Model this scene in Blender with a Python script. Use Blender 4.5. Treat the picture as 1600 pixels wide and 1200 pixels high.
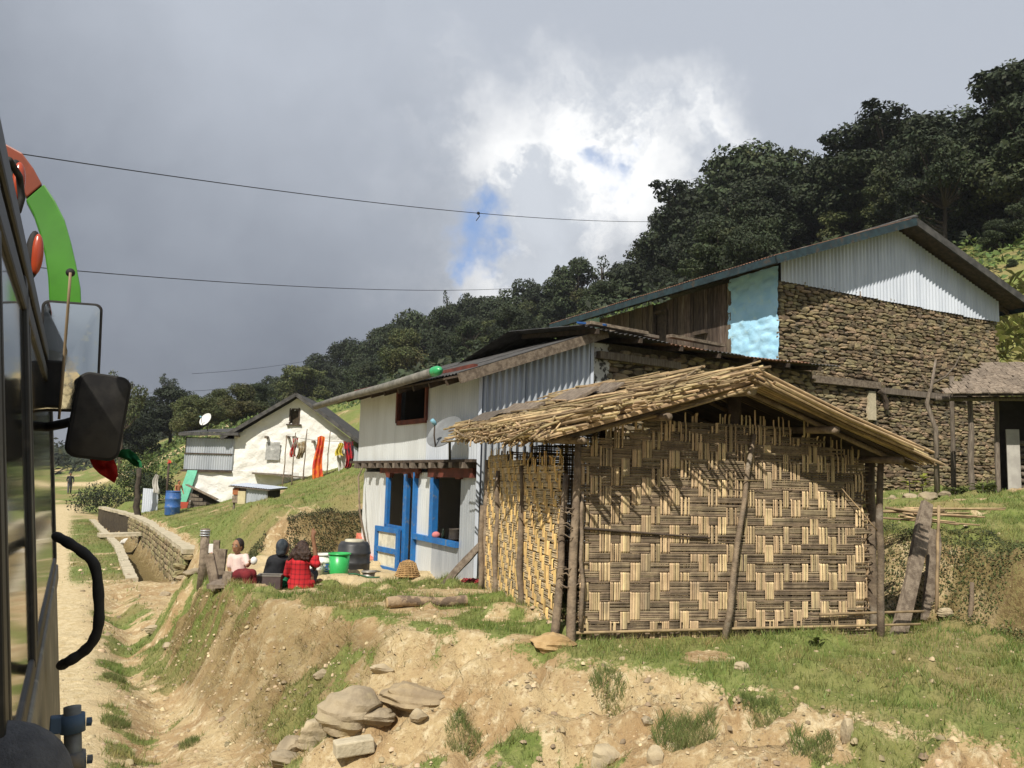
import bpy, bmesh, math, random
import numpy as np
from mathutils import Vector, Matrix, Euler

for _o in list(bpy.data.objects):
    bpy.data.objects.remove(_o)
SC = bpy.context.scene
COL = SC.collection
rnd = random.Random(7)
rng = np.random.default_rng(11)
R = math.radians

# ------------------------------------------------------------------ camera
PITCH, ROLL, FPX = R(6.5), R(1.5), 1342.0
CAMZ = 2.5
_F = Vector((0, math.cos(PITCH), math.sin(PITCH)))
_U0 = Vector((0, -math.sin(PITCH), math.cos(PITCH)))
_R = math.cos(ROLL) * Vector((1, 0, 0)) + math.sin(ROLL) * _U0
_U = -math.sin(ROLL) * Vector((1, 0, 0)) + math.cos(ROLL) * _U0
cam_data = bpy.data.cameras.new('camera')
cam = bpy.data.objects.new('camera', cam_data)
COL.objects.link(cam)
m = Matrix((_R, _U, -_F)).transposed().to_4x4()
m.translation = Vector((0, 0, CAMZ))
cam.matrix_world = m
cam_data.sensor_width = 36.0
cam_data.lens = 36.0 * FPX / 1600.0
cam_data.clip_start = 0.02
cam_data.clip_end = 6000
SC.camera = cam
def ray(px, py):
    return _F + (px - 800) / FPX * _R - (py - 600) / FPX * _U
def at(px, py, Y):
    d = ray(px, py)
    return Vector((0, 0, CAMZ)) + d * (Y / d.y)

# ------------------------------------------------------------------ world / sky
SUN_DIR = Vector((-0.53, -1.39, 1.6)).normalized()      # towards the sun
w = bpy.data.worlds.new('World')
SC.world = w
w.use_nodes = True
nt = w.node_tree
nt.nodes.clear()
def N(t, kind, **kw):
    n = t.nodes.new(kind)
    for k, v in kw.items():
        setattr(n, k, v)
    return n
def L(t, a, b):
    t.links.new(a, b)
def mth(t, op, a, b=None, c=None, clamp=False):
    n = t.nodes.new('ShaderNodeMath'); n.operation = op; n.use_clamp = clamp
    for i, v in enumerate((a, b, c)):
        if v is None: continue
        if isinstance(v, (int, float)): n.inputs[i].default_value = v
        else: t.links.new(v, n.inputs[i])
    return n.outputs[0]
def mixc(t, fac, a, b, mode='MIX'):
    n = t.nodes.new('ShaderNodeMix'); n.data_type = 'RGBA'; n.blend_type = mode
    for i, v in ((0, fac), (6, a), (7, b)):
        if isinstance(v, (int, float)): n.inputs[i].default_value = v
        elif isinstance(v, tuple): n.inputs[i].default_value = (v[0], v[1], v[2], 1)
        else: t.links.new(v, n.inputs[i])
    return n.outputs[2]
def maprange(t, v, a, b, c=0.0, d=1.0, smooth=True):
    n = t.nodes.new('ShaderNodeMapRange'); n.interpolation_type = 'SMOOTHSTEP' if smooth else 'LINEAR'
    t.links.new(v, n.inputs[0])
    for i, x in enumerate((a, b, c, d)): n.inputs[i + 1].default_value = x
    return n.outputs[0]
def noise(t, vec, scale, detail=4, rough=0.55, dist=0.0):
    n = t.nodes.new('ShaderNodeTexNoise'); n.inputs['Scale'].default_value = scale
    n.inputs['Detail'].default_value = detail; n.inputs['Roughness'].default_value = rough
    n.inputs['Distortion'].default_value = dist
    if vec is not None: t.links.new(vec, n.inputs['Vector'])
    return n.outputs[0], n.outputs[1]

tc = N(nt, 'ShaderNodeTexCoord')
sky = N(nt, 'ShaderNodeTexSky')
sky.sky_type = 'NISHITA'; sky.sun_disc = False
sky.sun_elevation = math.asin(SUN_DIR.z)
sky.sun_rotation = math.atan2(SUN_DIR.x, SUN_DIR.y)
sky.altitude = 2500; sky.dust_density = 0.6
dirv = tc.outputs['Generated']
# warp the direction so that cloud edges are ragged
_, wc = noise(nt, dirv, 3.0, 6, 0.6)
_, wc2 = noise(nt, dirv, 14.0, 5, 0.6)
def vm(op, a, b=None, s=None):
    n = nt.nodes.new('ShaderNodeVectorMath'); n.operation = op
    for i, v in enumerate((a, b)):
        if v is None: continue
        if isinstance(v, tuple): n.inputs[i].default_value = v
        else: nt.links.new(v, n.inputs[i])
    if s is not None: n.inputs['Scale'].default_value = s
    return n.outputs
wv = vm('SCALE', vm('SUBTRACT', wc, (0.5, 0.5, 0.5))[0], s=0.30)[0]
wv2 = vm('SCALE', vm('SUBTRACT', wc2, (0.5, 0.5, 0.5))[0], s=0.10)[0]
pv = vm('ADD', vm('ADD', dirv, wv)[0], wv2)[0]
def blob(px, py, rad, soft):
    d = ray(px, py).normalized()
    dist = vm('DISTANCE', pv, (d.x, d.y, d.z))[1]
    return maprange(nt, dist, rad, max(rad - soft, 0), 0, 1)
def vmax(*a):
    r = a[0]
    for b in a[1:]: r = mth(nt, 'MAXIMUM', r, b)
    return r
n_big, _ = noise(nt, dirv, 2.2, 5, 0.55)
n_mid, _ = noise(nt, pv, 5.0, 7, 0.58)
bright = vmax(blob(940, 250, .17, .15), blob(830, 300, .16, .15), blob(1070, 215, .12, .11), mth(nt, 'MULTIPLY', blob(830, 390, .20, .2), .9),
              mth(nt, 'MULTIPLY', blob(690, 105, .07, .09), .18))
hole = vmax(blob(706, 356, .046, .045), blob(722, 322, .034, .04), blob(690, 392, .030, .035), mth(nt, 'MULTIPLY', blob(965, 246, .036, .04), .75), mth(nt, 'MULTIPLY', blob(1160, 185, .034, .045), .5))
sx = N(nt, 'ShaderNodeSeparateXYZ'); L(nt, dirv, sx.inputs[0])
# cloud deck: darker where it is thick and low over the left hills, paler higher up
alt = maprange(nt, sx.outputs[2], -0.05, 0.6)
side = maprange(nt, sx.outputs[0], -0.75, 0.35)
thin = mth(nt, 'ADD', mth(nt, 'MULTIPLY', alt, .80), mth(nt, 'MULTIPLY', side, .42))
thin = mth(nt, 'ADD', thin, mth(nt, 'MULTIPLY', mth(nt, 'SUBTRACT', n_big, .5), .95), clamp=True)
thin = mth(nt, 'ADD', thin, mth(nt, 'MULTIPLY', mth(nt, 'SUBTRACT', n_mid, .5), .30), clamp=True)
grey = mixc(nt, thin, (.76, .96, 1.38), (4.75, 5.15, 5.85))
n_puff, _ = noise(nt, pv, 7.0, 7, 0.6)
white = mixc(nt, maprange(nt, n_puff, .40, .60), (6.3, 6.7, 7.3), (11, 11, 10.9))
cl = mixc(nt, bright, grey, white)
blue = mixc(nt, .75, sky.outputs[0], (2.6, 4.2, 7.6))
final = mixc(nt, hole, cl, blue)
bg = N(nt, 'ShaderNodeBackground'); bg.inputs[1].default_value = 0.088
L(nt, final, bg.inputs[0])
wo = N(nt, 'ShaderNodeOutputWorld'); L(nt, bg.outputs[0], wo.inputs[0])

# ------------------------------------------------------------------ sun, exposure
sd = bpy.data.lights.new('sun', 'SUN'); sd.energy = 4.6; sd.angle = R(0.55); sd.color = (1.0, 0.94, 0.83)
so = bpy.data.objects.new('sun', sd); COL.objects.link(so)
so.rotation_euler = SUN_DIR.to_track_quat('Z', 'Y').to_euler()
vs = SC.view_settings
vs.view_transform = 'Standard'; vs.look = 'None'; vs.exposure = 0.28; vs.gamma = 1.0; vs.use_curve_mapping = False
SC.cycles.max_bounces = 6; SC.cycles.transparent_max_bounces = 8
SC.cycles.use_denoising = True
# ------------------------------------------------------------------ material helpers
MATS = {}
def mat(name, c1, c2=None, scale=6.0, detail=5, rough=0.85, bump=0.0, bscale=30.0, metal=0.0, isl=0.0, obr=0.0,
        stretch=(1, 1, 1), lo=.35, hi=.65, c3=None, s3=1.5, lo3=.55, hi3=.7, spec=0.3, hue=0.0, trans=0.0, bdist=0.02, warp=0.0):
    if name in MATS: return MATS[name]
    M = bpy.data.materials.new(name); M.use_nodes = True
    t = M.node_tree; t.nodes.clear()
    out = N(t, 'ShaderNodeOutputMaterial'); b = N(t, 'ShaderNodeBsdfPrincipled')
    b.inputs['Roughness'].default_value = rough; b.inputs['Metallic'].default_value = metal
    b.inputs['Specular IOR Level'].default_value = spec
    co = N(t, 'ShaderNodeTexCoord'); mp = N(t, 'ShaderNodeMapping'); L(t, co.outputs['Object'], mp.inputs[0])
    mp.inputs['Scale'].default_value = stretch
    if obr:
        oi = N(t, 'ShaderNodeObjectInfo')
        cx = N(t, 'ShaderNodeCombineXYZ'); L(t, mth(t, 'MULTIPLY', oi.outputs['Random'], 37.0), cx.inputs[0]); L(t, mth(t, 'MULTIPLY', oi.outputs['Random'], 11.0), cx.inputs[2])
        L(t, cx.outputs[0], mp.inputs['Location'])
    col = None
    n, _ = noise(t, mp.outputs[0], scale, detail, 0.6, warp)
    if c2 is None: c2 = tuple(x * 0.72 for x in c1)
    col = mixc(t, maprange(t, n, lo, hi), c1, c2)
    if c3 is not None:
        n3, _ = noise(t, mp.outputs[0], s3, 5, 0.6)
        col = mixc(t, maprange(t, n3, lo3, hi3), col, c3)
    var = None
    if isl:
        g = N(t, 'ShaderNodeNewGeometry')
        var = maprange(t, g.outputs['Random Per Island'], 0, 1, 1 - isl, 1 + isl, smooth=False)
    if obr:
        v2 = maprange(t, oi.outputs['Random'], 0, 1, 1 - obr, 1 + obr, smooth=False)
        var = v2 if var is None else mth(t, 'MULTIPLY', var, v2)
    if var is not None:
        hs = N(t, 'ShaderNodeHueSaturation'); L(t, col, hs.inputs['Color']); L(t, var, hs.inputs['Value'])
        if hue:
            src = oi.outputs['Random'] if not isl else g.outputs['Random Per Island']
            k = mth(t, 'FRACT', mth(t, 'MULTIPLY', src, 17.3))
            L(t, maprange(t, k, 0, 1, .5 - hue, .5 + hue, smooth=False), hs.inputs['Hue'])
        col = hs.outputs[0]
    L(t, col, b.inputs['Base Color'])
    if bump:
        nb, _ = noise(t, mp.outputs[0], bscale, 6, 0.6)
        bp = N(t, 'ShaderNodeBump'); bp.inputs['Strength'].default_value = bump; bp.inputs['Distance'].default_value = bdist
        L(t, nb, bp.inputs['Height']); L(t, bp.outputs[0], b.inputs['Normal'])
    if trans:
        tr = N(t, 'ShaderNodeBsdfTranslucent'); L(t, col, tr.inputs['Color'])
        mx = N(t, 'ShaderNodeMixShader'); mx.inputs[0].default_value = trans
        L(t, b.outputs[0], mx.inputs[1]); L(t, tr.outputs[0], mx.inputs[2]); L(t, mx.outputs[0], out.inputs[0])
    else:
        L(t, b.outputs[0], out.inputs[0])
    MATS[name] = M
    return M

# ------------------------------------------------------------------ object helpers
def tag(o, label=None, cat=None, group=None, kind=None):
    if label: o['label'] = label
    if cat: o['category'] = cat
    if group: o['group'] = group
    if kind: o['kind'] = kind
    return o
def empty(name, loc, label=None, cat=None, group=None):
    o = bpy.data.objects.new(name, None); COL.objects.link(o); o.location = loc
    o.empty_display_size = 0.2
    return tag(o, label, cat, group)
def worig(o):
    p = Vector((0, 0, 0))
    while o is not None:
        p = p + o.location; o = o.parent
    return p
class MB:
    """collects shapes in world space; build() links them as one mesh object"""
    def __init__(s): s.v = []; s.f = []
    def add(s, vs, fs):
        k = len(s.v); s.v.extend([tuple(p) for p in vs]); s.f.extend([tuple(i + k for i in f) for f in fs]); return s
    def box(s, c, size, X=None, Y=None, Z=None, taper=1.0):
        X = Vector((1, 0, 0)) if X is None else X; Y = Vector((0, 1, 0)) if Y is None else Y
        Z = X.cross(Y) if Z is None else Z
        c = Vector(c); a, b, h = size[0] / 2, size[1] / 2, size[2] / 2
        P = []
        for k in (-1, 1):
            tp = 1 if k < 0 else taper
            for i, j in ((-1, -1), (1, -1), (1, 1), (-1, 1)):
                P.append(c + X * (a * i * tp) + Y * (b * j * tp) + Z * (h * k))
        return s.add(P, [(3, 2, 1, 0), (4, 5, 6, 7), (0, 1, 5, 4), (1, 2, 6, 5), (2, 3, 7, 6), (3, 0, 4, 7)])
    def bar(s, p, q, wd, th=None, up=Vector((0, 0, 1)), jit=0.0):
        """rectangular bar from p to q; wd across, th along 'up'"""
        p = Vector(p); q = Vector(q); d = (q - p); Ln = d.length; d = d / Ln
        x = d.cross(up)
        if x.length < 1e-4: x = d.cross(Vector((1, 0, 0)))
        x.normalize(); y = x.cross(d)
        th = wd if th is None else th
        P = []
        for e in (p, q):
            for i, j in ((-1, -1), (1, -1), (1, 1), (-1, 1)):
                P.append(e + x * (i * wd / 2 + rnd.uniform(-jit, jit)) + y * (j * th / 2 + rnd.uniform(-jit, jit)))
        return s.add(P, [(3, 2, 1, 0), (4, 5, 6, 7), (0, 1, 5, 4), (1, 2, 6, 5), (2, 3, 7, 6), (3, 0, 4, 7)])
    def tube(s, pts, rad, n=8, caps=True, flat=1.0):
        pts = [Vector(p) for p in pts]; m = len(pts)
        if not hasattr(rad, '__len__'): rad = [rad] * m
        ref = Vector((0, 0, 1)); vs = []; prev = None
        for i in range(m):
            d = (pts[min(i + 1, m - 1)] - pts[max(i - 1, 0)]).normalized()
            if prev is None:
                x = d.cross(ref)
                if x.length < .05: x = d.cross(Vector((1, 0, 0)))
            else:
                x = prev - d * prev.dot(d)
            x.normalize(); prev = x; y = d.cross(x)
            for k in range(n):
                a = 2 * math.pi * k / n
                vs.append(pts[i] + x * (rad[i] * math.cos(a)) + y * (rad[i] * flat * math.sin(a)))
        fs = []
        for i in range(m - 1):
            for k in range(n):
                k2 = (k + 1) % n
                fs.append((i * n + k, i * n + k2, (i + 1) * n + k2, (i + 1) * n + k))
        if caps: fs += [tuple(range(n))[::-1], tuple((m - 1) * n + k for k in range(n))]
        return s.add(vs, fs)
    def ball(s, c, r, nu=12, nv=8, X=None, Y=None, Z=None):
        if not hasattr(r, '__len__'): r = (r, r, r)
        c = Vector(c); X = Vector((1, 0, 0)) if X is None else X; Y = Vector((0, 1, 0)) if Y is None else Y; Z = Vector((0, 0, 1)) if Z is None else Z
        vs = []; fs = []
        for j in range(1, nv):
            a = math.pi * j / nv
            for i in range(nu):
                b = 2 * math.pi * i / nu
                vs.append(c + X * (r[0] * math.sin(a) * math.cos(b)) + Y * (r[1] * math.sin(a) * math.sin(b)) + Z * (r[2] * math.cos(a)))
        for j in range(nv - 2):
            for i in range(nu):
                i2 = (i + 1) % nu
                fs.append((j * nu + i, (j + 1) * nu + i, (j + 1) * nu + i2, j * nu + i2))
        t = len(vs); vs += [c + Z * r[2], c - Z * r[2]]
        for i in range(nu):
            fs.append((t, i, (i + 1) % nu)); fs.append((t + 1, (nv - 2) * nu + (i + 1) % nu, (nv - 2) * nu + i))
        return s.add(vs, fs)
    def lathe(s, c, prof, n=20, Z=None, X=None):
        c = Vector(c); Z = Vector((0, 0, 1)) if Z is None else Z
        X = Vector((1, 0, 0)) if X is None else X
        X = (X - Z * X.dot(Z)).normalized(); Y = Z.cross(X)
        vs = []; fs = []
        for (r_, h) in prof:
            for k in range(n):
                a = 2 * math.pi * k / n
                vs.append(c + Z * h + X * (r_ * math.cos(a)) + Y * (r_ * math.sin(a)))
        for i in range(len(prof) - 1):
            for k in range(n):
                k2 = (k + 1) % n
                fs.append((i * n + k, i * n + k2, (i + 1) * n + k2, (i + 1) * n + k))
        return s.add(vs, fs)
    def poly_prism(s, pts, off):
        """polygon pts (world) extruded by off"""
        n = len(pts); P = [Vector(p) for p in pts]; Q = [p + off for p in P]
        fs = [tuple(range(n)), tuple(range(2 * n - 1, n - 1, -1))]
        for i in range(n):
            j = (i + 1) % n; fs.append((i, i + n, j + n, j))
        return s.add(P + Q, fs)
    def build(s, name, M, parent=None, smooth=False, bevel=0.0, fix=True):
        o0 = worig(parent) if parent is not None else Vector((0, 0, 0))
        if parent is None and s.v:
            a = np.array(s.v); o0 = Vector((float((a[:, 0].min() + a[:, 0].max()) / 2), float((a[:, 1].min() + a[:, 1].max()) / 2), float(a[:, 2].min())))
        me = bpy.data.meshes.new(name)
        me.from_pydata([(p[0] - o0.x, p[1] - o0.y, p[2] - o0.z) for p in s.v], [], s.f)
        if fix and len(s.v) < 40000:
            bm = bmesh.new(); bm.from_mesh(me); bmesh.ops.recalc_face_normals(bm, faces=bm.faces); bm.to_mesh(me); bm.free()
        if smooth: me.shade_smooth()
        if M is not None: me.materials.append(M)
        o = bpy.data.objects.new(name, me); COL.objects.link(o)
        if parent is not None: o.parent = parent
        else: o.location = o0
        if bevel:
            md = o.modifiers.new('bevel', 'BEVEL'); md.width = bevel; md.segments = 2; md.limit_method = 'ANGLE'
        return o
def fastmesh(name, V, Fq, M, smooth=False, origin=None):
    """V (n,3) float, Fq (m,k) int"""
    V = np.asarray(V, dtype=np.float32); Fq = np.asarray(Fq, dtype=np.int32)
    if origin is not None: V = V - np.array(origin, dtype=np.float32)
    me = bpy.data.meshes.new(name); n, k = Fq.shape
    me.vertices.add(len(V)); me.vertices.foreach_set('co', V.ravel())
    me.loops.add(n * k); me.loops.foreach_set('vertex_index', Fq.ravel())
    me.polygons.add(n); me.polygons.foreach_set('loop_start', np.arange(0, n * k, k, dtype=np.int32))
    me.update(calc_edges=True)
    if smooth: me.shade_smooth()
    if M is not None: me.materials.append(M)
    return me
def link(name, me, parent=None, loc=(0, 0, 0)):
    o = bpy.data.objects.new(name, me); COL.objects.link(o); o.location = loc
    if parent is not None: o.parent = parent
    return o
def V3(x, y, z): return Vector((x, y, z))
ZU = Vector((0, 0, 1))

# ------------------------------------------------------------------ numpy noise
def vnoise(x, y, seed=0):
    x = np.asarray(x, float); y = np.asarray(y, float)
    xi = np.floor(x).astype(np.int64); yi = np.floor(y).astype(np.int64); xf = x - xi; yf = y - yi
    def h(a, b):
        n = (a * 374761393 + b * 668265263 + seed * 974634777) & 0x7fffffff
        n = ((n ^ (n >> 13)) * 1274126177) & 0x7fffffff
        n = n ^ (n >> 16)
        return (n & 0xffff) / 65535.0
    u = xf * xf * (3 - 2 * xf); v = yf * yf * (3 - 2 * yf)
    return (h(xi, yi) * (1 - u) + h(xi + 1, yi) * u) * (1 - v) + (h(xi, yi + 1) * (1 - u) + h(xi + 1, yi + 1) * u) * v
def fbm(x, y, seed=0, oct=4, gain=.5):
    s = 0; a = 1; t = 0
    for i in range(oct):
        s = s + a * vnoise(x * 2 ** i + 17.3 * i, y * 2 ** i - 9.1 * i, seed + i); t += a; a *= gain
    return s / t
def ss(a, b, t):
    t = np.clip((np.asarray(t, float) - a) / (b - a), 0, 1); return t * t * (3 - 2 * t)
# ------------------------------------------------------------------ ground
RD = np.array([-0.45, 0.893]); RW = np.array([0.893, 0.45])       # along / across the road
def sw(x, y): return x * RD[0] + y * RD[1], x * RW[0] + y * RW[1]
def xy(s, w_): return s * RD[0] + w_ * RW[0], s * RD[1] + w_ * RW[1]
def Hbase(x, y):
    """terrain height without the fine relief; returns z and the masks used for colour"""
    x = np.asarray(x, float); y = np.asarray(y, float)
    s = x * RD[0] + y * RD[1]; w_ = x * RW[0] + y * RW[1]
    n1 = fbm(x * .7, y * .7, 1) - .5
    wb = np.interp(s, [-50, 3, 5, 7, 8.5, 10, 11.5, 13, 15, 18, 20, 60], [1.6, 1.5, 1.45, 1.35, 1.3, 1.3, 1.3, 1.25, 1.25, 1.9, 2.4, 2.4])
    wt = np.interp(s, [-50, 3, 5, 6.2, 7, 8.2, 9.3, 10.2, 11.3, 12.5, 15, 18, 20, 60], [5.9, 5.6, 4.7, 3.9, 3.4, 2.85, 2.3, 1.95, 1.8, 1.75, 1.8, 3.4, 2.9, 2.9])
    wt = wt + n1 * .5
    zt = np.interp(s, [-50, 2, 5, 8, 10, 11.2, 11.9, 17, 19, 60], [.95, 1.0, 1.1, 1.16, 1.13, 1.06, .93, .90, .80, .72])
    k = np.clip((w_ - wb) / np.maximum(wt - wb, .1), 0, 1)
    kk = np.where(s > 9, ss(0, 1, k) * .6 + k ** .7 * .4, ss(0, 1, k) * .35 + k * .65)
    z = zt * kk
    # verge ditch between track and bank
    dit = np.exp(-((w_ - (.95 + .12 * np.sin(s * 1.3))) / .28) ** 2) * ss(7, 9.5, s) * (1 - ss(19, 21, s))
    z = z - .20 * dit
    z = z - 0.05 * np.exp(-((w_ + .4) / .35) ** 2) - .05 * np.exp(-((w_ + 2.1) / .35) ** 2)      # wheel ruts
    # slope above the drain, towards the white house
    far = ss(17.5, 19.5, s)
    slope = np.where(w_ > 3, .2 * (w_ - 3) + .15 * np.maximum(0, w_ - 5.5), 0)
    slope = np.minimum(slope, 3.2 + .02 * w_)
    z = z + slope * far * (1 - ss(46, 60, s) * .6)
    z = z + .72 * ss(17.5, 18.2, s + (n1 * 1.2)) * (1 - ss(22, 31, s)) * ss(3.0, 4.2, w_)
    # upper terrace to the right
    near = 1 - ss(14.0, 19.5, s)
    up = .82 * ss(8.15, 9.0, w_ + n1 * .7) + .085 * np.maximum(w_ - 8.9, 0)
    z = z + np.minimum(up, 3.5) * near
    # hillside
    p = y + .5 * x
    amp_ = 15 + 15 * ss(-25, 40, x)
    hill = amp_ * (1 - np.exp(-np.maximum(p - 29, 0) / 62)) * ss(29, 56, p)
    lf = ss(-75, 15, x + .12 * y)
    hill = hill * (.22 + .78 * lf)
    hill = hill + 62 * ss(130, 620, y) * (.45 + .55 * ss(-260, 60, x))
    hill = hill * ss(2.5, 14, w_) + hill * .35 * (1 - ss(2.5, 14, w_)) * ss(55, 95, s)
    z = z + hill
    # left of the track: a low verge that rises far away
    z = z + .25 * ss(-4.2, -6.5, w_) + .035 * np.maximum(-w_ - 6.5, 0) * (1 - ss(-60, -200, w_))
    return z, s, w_, k, n1
# drain lines (along s)
def wall_w(s): return np.interp(s, [20, 22, 34, 42, 50, 60], [2.6, 2.6, 2.6, 2.3, 1.35, .3])
def kerb_w(s): return np.interp(s, [20, 24, 32, 48, 52, 60], [1.45, 1.5, 1.6, 1.15, .9, .2])
def Hz(x, y, fine=True):
    z, s, w_, k, n1 = Hbase(x, y)
    ww, kw = wall_w(s), kerb_w(s)
    din = ss(kw - .10, kw + .04, w_) * (1 - ss(ww + .0, ww + .15, w_)) * ss(21.6, 22.4, s) * (1 - ss(49, 51, s))
    z = z * (1 - din) + (-.62) * din
    if fine:
        d = np.sqrt(x * x + y * y)
        fade = 1 - ss(25, 60, d)
        dirt = ss(.1, .35, k) * (1 - ss(.85, 1.0, k)) * (1 - ss(19, 21, s))
        e = (fbm(x * 2.1, y * 2.1, 5) - .5) * .20 + (fbm(x * 6, y * 6, 9, 4) - .5) * .13
        rough = .35 + 1.0 * dirt + .5 * ss(.5, 1.2, w_) * (1 - ss(1.6, 2.2, w_))
        rough = rough * (1 - .75 * ss(11.8, 12.3, s) * (1 - ss(16, 17, s)) * ss(1.9, 2.6, w_))   # trodden yard
        z = z + e * rough * fade
        rid = np.abs(fbm(x * 1.6 + 3, y * 1.6, 21, 3) - .5) * 2
        z = z - .13 * (1 - ss(0, .16, rid)) * dirt * fade
        rl = np.abs(fbm(s * 2.6 + 1.5 * fbm(x * 1.3, y * 1.3, 71, 2), w_ * .5, 73, 3) - .5) * 2
        z = z - .085 * (1 - ss(0, .22, rl)) * dirt * fade
        # clods and broken edge of the bank near the hut
        z = z + .10 * ss(.6, .75, fbm(x * 2.6, y * 2.6, 33, 3)) * ss(.55, .8, k) * (1 - ss(1.0, 1.02, k * 1.0)) * fade
        z = z + (fbm(x * .05, y * .05, 3, 5) - .5) * 7 * ss(60, 200, d) + (fbm(x * .2, y * .2, 4, 3) - .5) * .8 * ss(30, 70, d) * ss(3, 8, w_)
    return z
def gz(x, y): return float(Hz(np.array([x]), np.array([y]))[0])
def lines(a, b, step, grow, lo, hi):
    mid = list(np.arange(a, b + 1e-6, step)); L0 = [a]; st = step
    while L0[-1] > lo: st *= grow; L0.append(L0[-1] - st)
    R0 = [b]; st = step
    while R0[-1] < hi: st *= grow; R0.append(R0[-1] + st)
    return np.array(L0[::-1][:-1] + mid + R0[1:])
gx = lines(-6.0, 8.0, .05, 1.032, -1500, 1500)
gy = lines(4.2, 13.5, .05, 1.019, -60, 3000)
GX, GY = np.meshgrid(gx, gy)
GZ = Hz(GX, GY)
nx, ny = len(gx), len(gy)
V = np.stack([GX.ravel(), GY.ravel(), GZ.ravel()], 1)
I = np.arange(nx * ny).reshape(ny, nx)
Q = np.stack([I[:-1, :-1].ravel(), I[:-1, 1:].ravel(), I[1:, 1:].ravel(), I[1:, :-1].ravel()], 1)
# colour masks: red = grass cover, green = moss / dark soil and painted shade of the cut banks, blue = track (pale dust)
def masks(x, y):
    z, s, w_, k, n1 = Hbase(x, y)
    g1 = fbm(x * 1.1, y * 1.1, 41, 4); g2 = fbm(x * 3.5, y * 3.5, 47, 4); g = .6 * g1 + .4 * g2
    bare = ss(.06, .16, k) * (1 - ss(.86, 1.02, k)) * (1 - ss(18.5, 20, s))
    top = ss(.88, 1.0, k)
    yard = ss(11.6, 12.2, s) * (1 - ss(16.5, 17.5, s)) * ss(1.9, 2.4, w_)
    gr = np.zeros_like(x)
    dens_top = .47 + .24 * ss(4.4, 6.2, w_ + .0 * s) * (1 - ss(7, 9, s)) - .02 * ss(9.0, 8.0, s)
    gr = np.maximum(gr, top * ss(1 - dens_top - .05, 1 - dens_top + .10, g + .10))
    gr = np.maximum(gr, bare * ss(.54, .63, g) * .8)
    gr = gr * (1 - yard)
    verge = ss(.35, .55, w_) * (1 - ss(1.2, 1.7, w_)) * (1 - ss(19, 21, s))
    gr = np.maximum(gr, verge * ss(.50, .60, g) * .9)
    vg2 = ss(-.1, .3, w_) * (1 - ss(1.2, 1.5, w_ - (kerb_w(s) - 1.5))) * ss(20.5, 23, s)
    gr = np.maximum(gr, vg2 * ss(.30, .42, g))
    farg = ss(18, 20, s) * ss(2.8, 3.2, w_ - (wall_w(s) - 2.6))
    gr = np.maximum(gr, farg * ss(.24, .37, g))
    bank2 = ss(17.2, 17.8, s + n1 * 1.2) * (1 - ss(18.3, 18.7, s + n1 * 1.2)) * ss(3, 4, w_)
    gr = gr * (1 - .75 * bank2)
    bank3 = ss(8.0, 8.3, w_ + n1 * .7) * (1 - ss(8.8, 9.1, w_ + n1 * .7)) * (1 - ss(14, 18, s))
    gr = np.maximum(gr * (1 - .7 * bank3), .0)
    up = ss(8.9, 9.4, w_) * (1 - ss(14, 18, s)); gr = np.maximum(gr, up * ss(.28, .42, g))
    p = y + .5 * x
    hillm = ss(40, 60, p) * ss(2.5, 6, w_); gr = np.maximum(gr, hillm * .9)
    left = ss(-4.0, -5.0, w_); gr = np.maximum(gr, left * ss(.35, .5, g))
    farl = ss(62, 75, s); gr = np.maximum(gr, farl * ss(.3, .5, g))
    moss = np.clip(bare * ss(6.9, 8.7, s + (g - .5) * 3.5) * (1 - ss(13, 14, s)) * (.62 + 2.2 * (g - .46)), 0, 1)
    dz_ = ss(kerb_w(s) - .05, kerb_w(s) + .1, w_) * (1 - ss(wall_w(s) - .1, wall_w(s) + .05, w_)) * ss(21, 22.5, s) * (1 - ss(49, 51, s)); moss = np.maximum(moss, dz_); gr = gr * (1 - dz_)
    moss = np.maximum(moss, .95 * bank3 * ss(.3, .45, g)); moss = np.maximum(moss, .9 * bank2 * ss(.32, .5, g))  # cut banks: moss cover with their shade painted in
    road = ss(-4.2, -3.6, w_) * (1 - ss(.2, .75, w_ + n1 * .6 + .3 * ss(20, 23, s) * 0)) * (1 - ss(62, 75, s))
    road = np.maximum(road, .75 * yard)
    farroad = np.exp(-((y - 78 - .10 * (x + 40)) / 3.2) ** 2) * ss(-8, -20, x) * ss(-75, -60, x); road = np.maximum(road, farroad); gr = gr * (1 - farroad)
    return np.clip(gr, 0, 1), moss, np.clip(road, 0, 1), bare, s, w_
MK = masks(GX.ravel(), GY.ravel())
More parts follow.
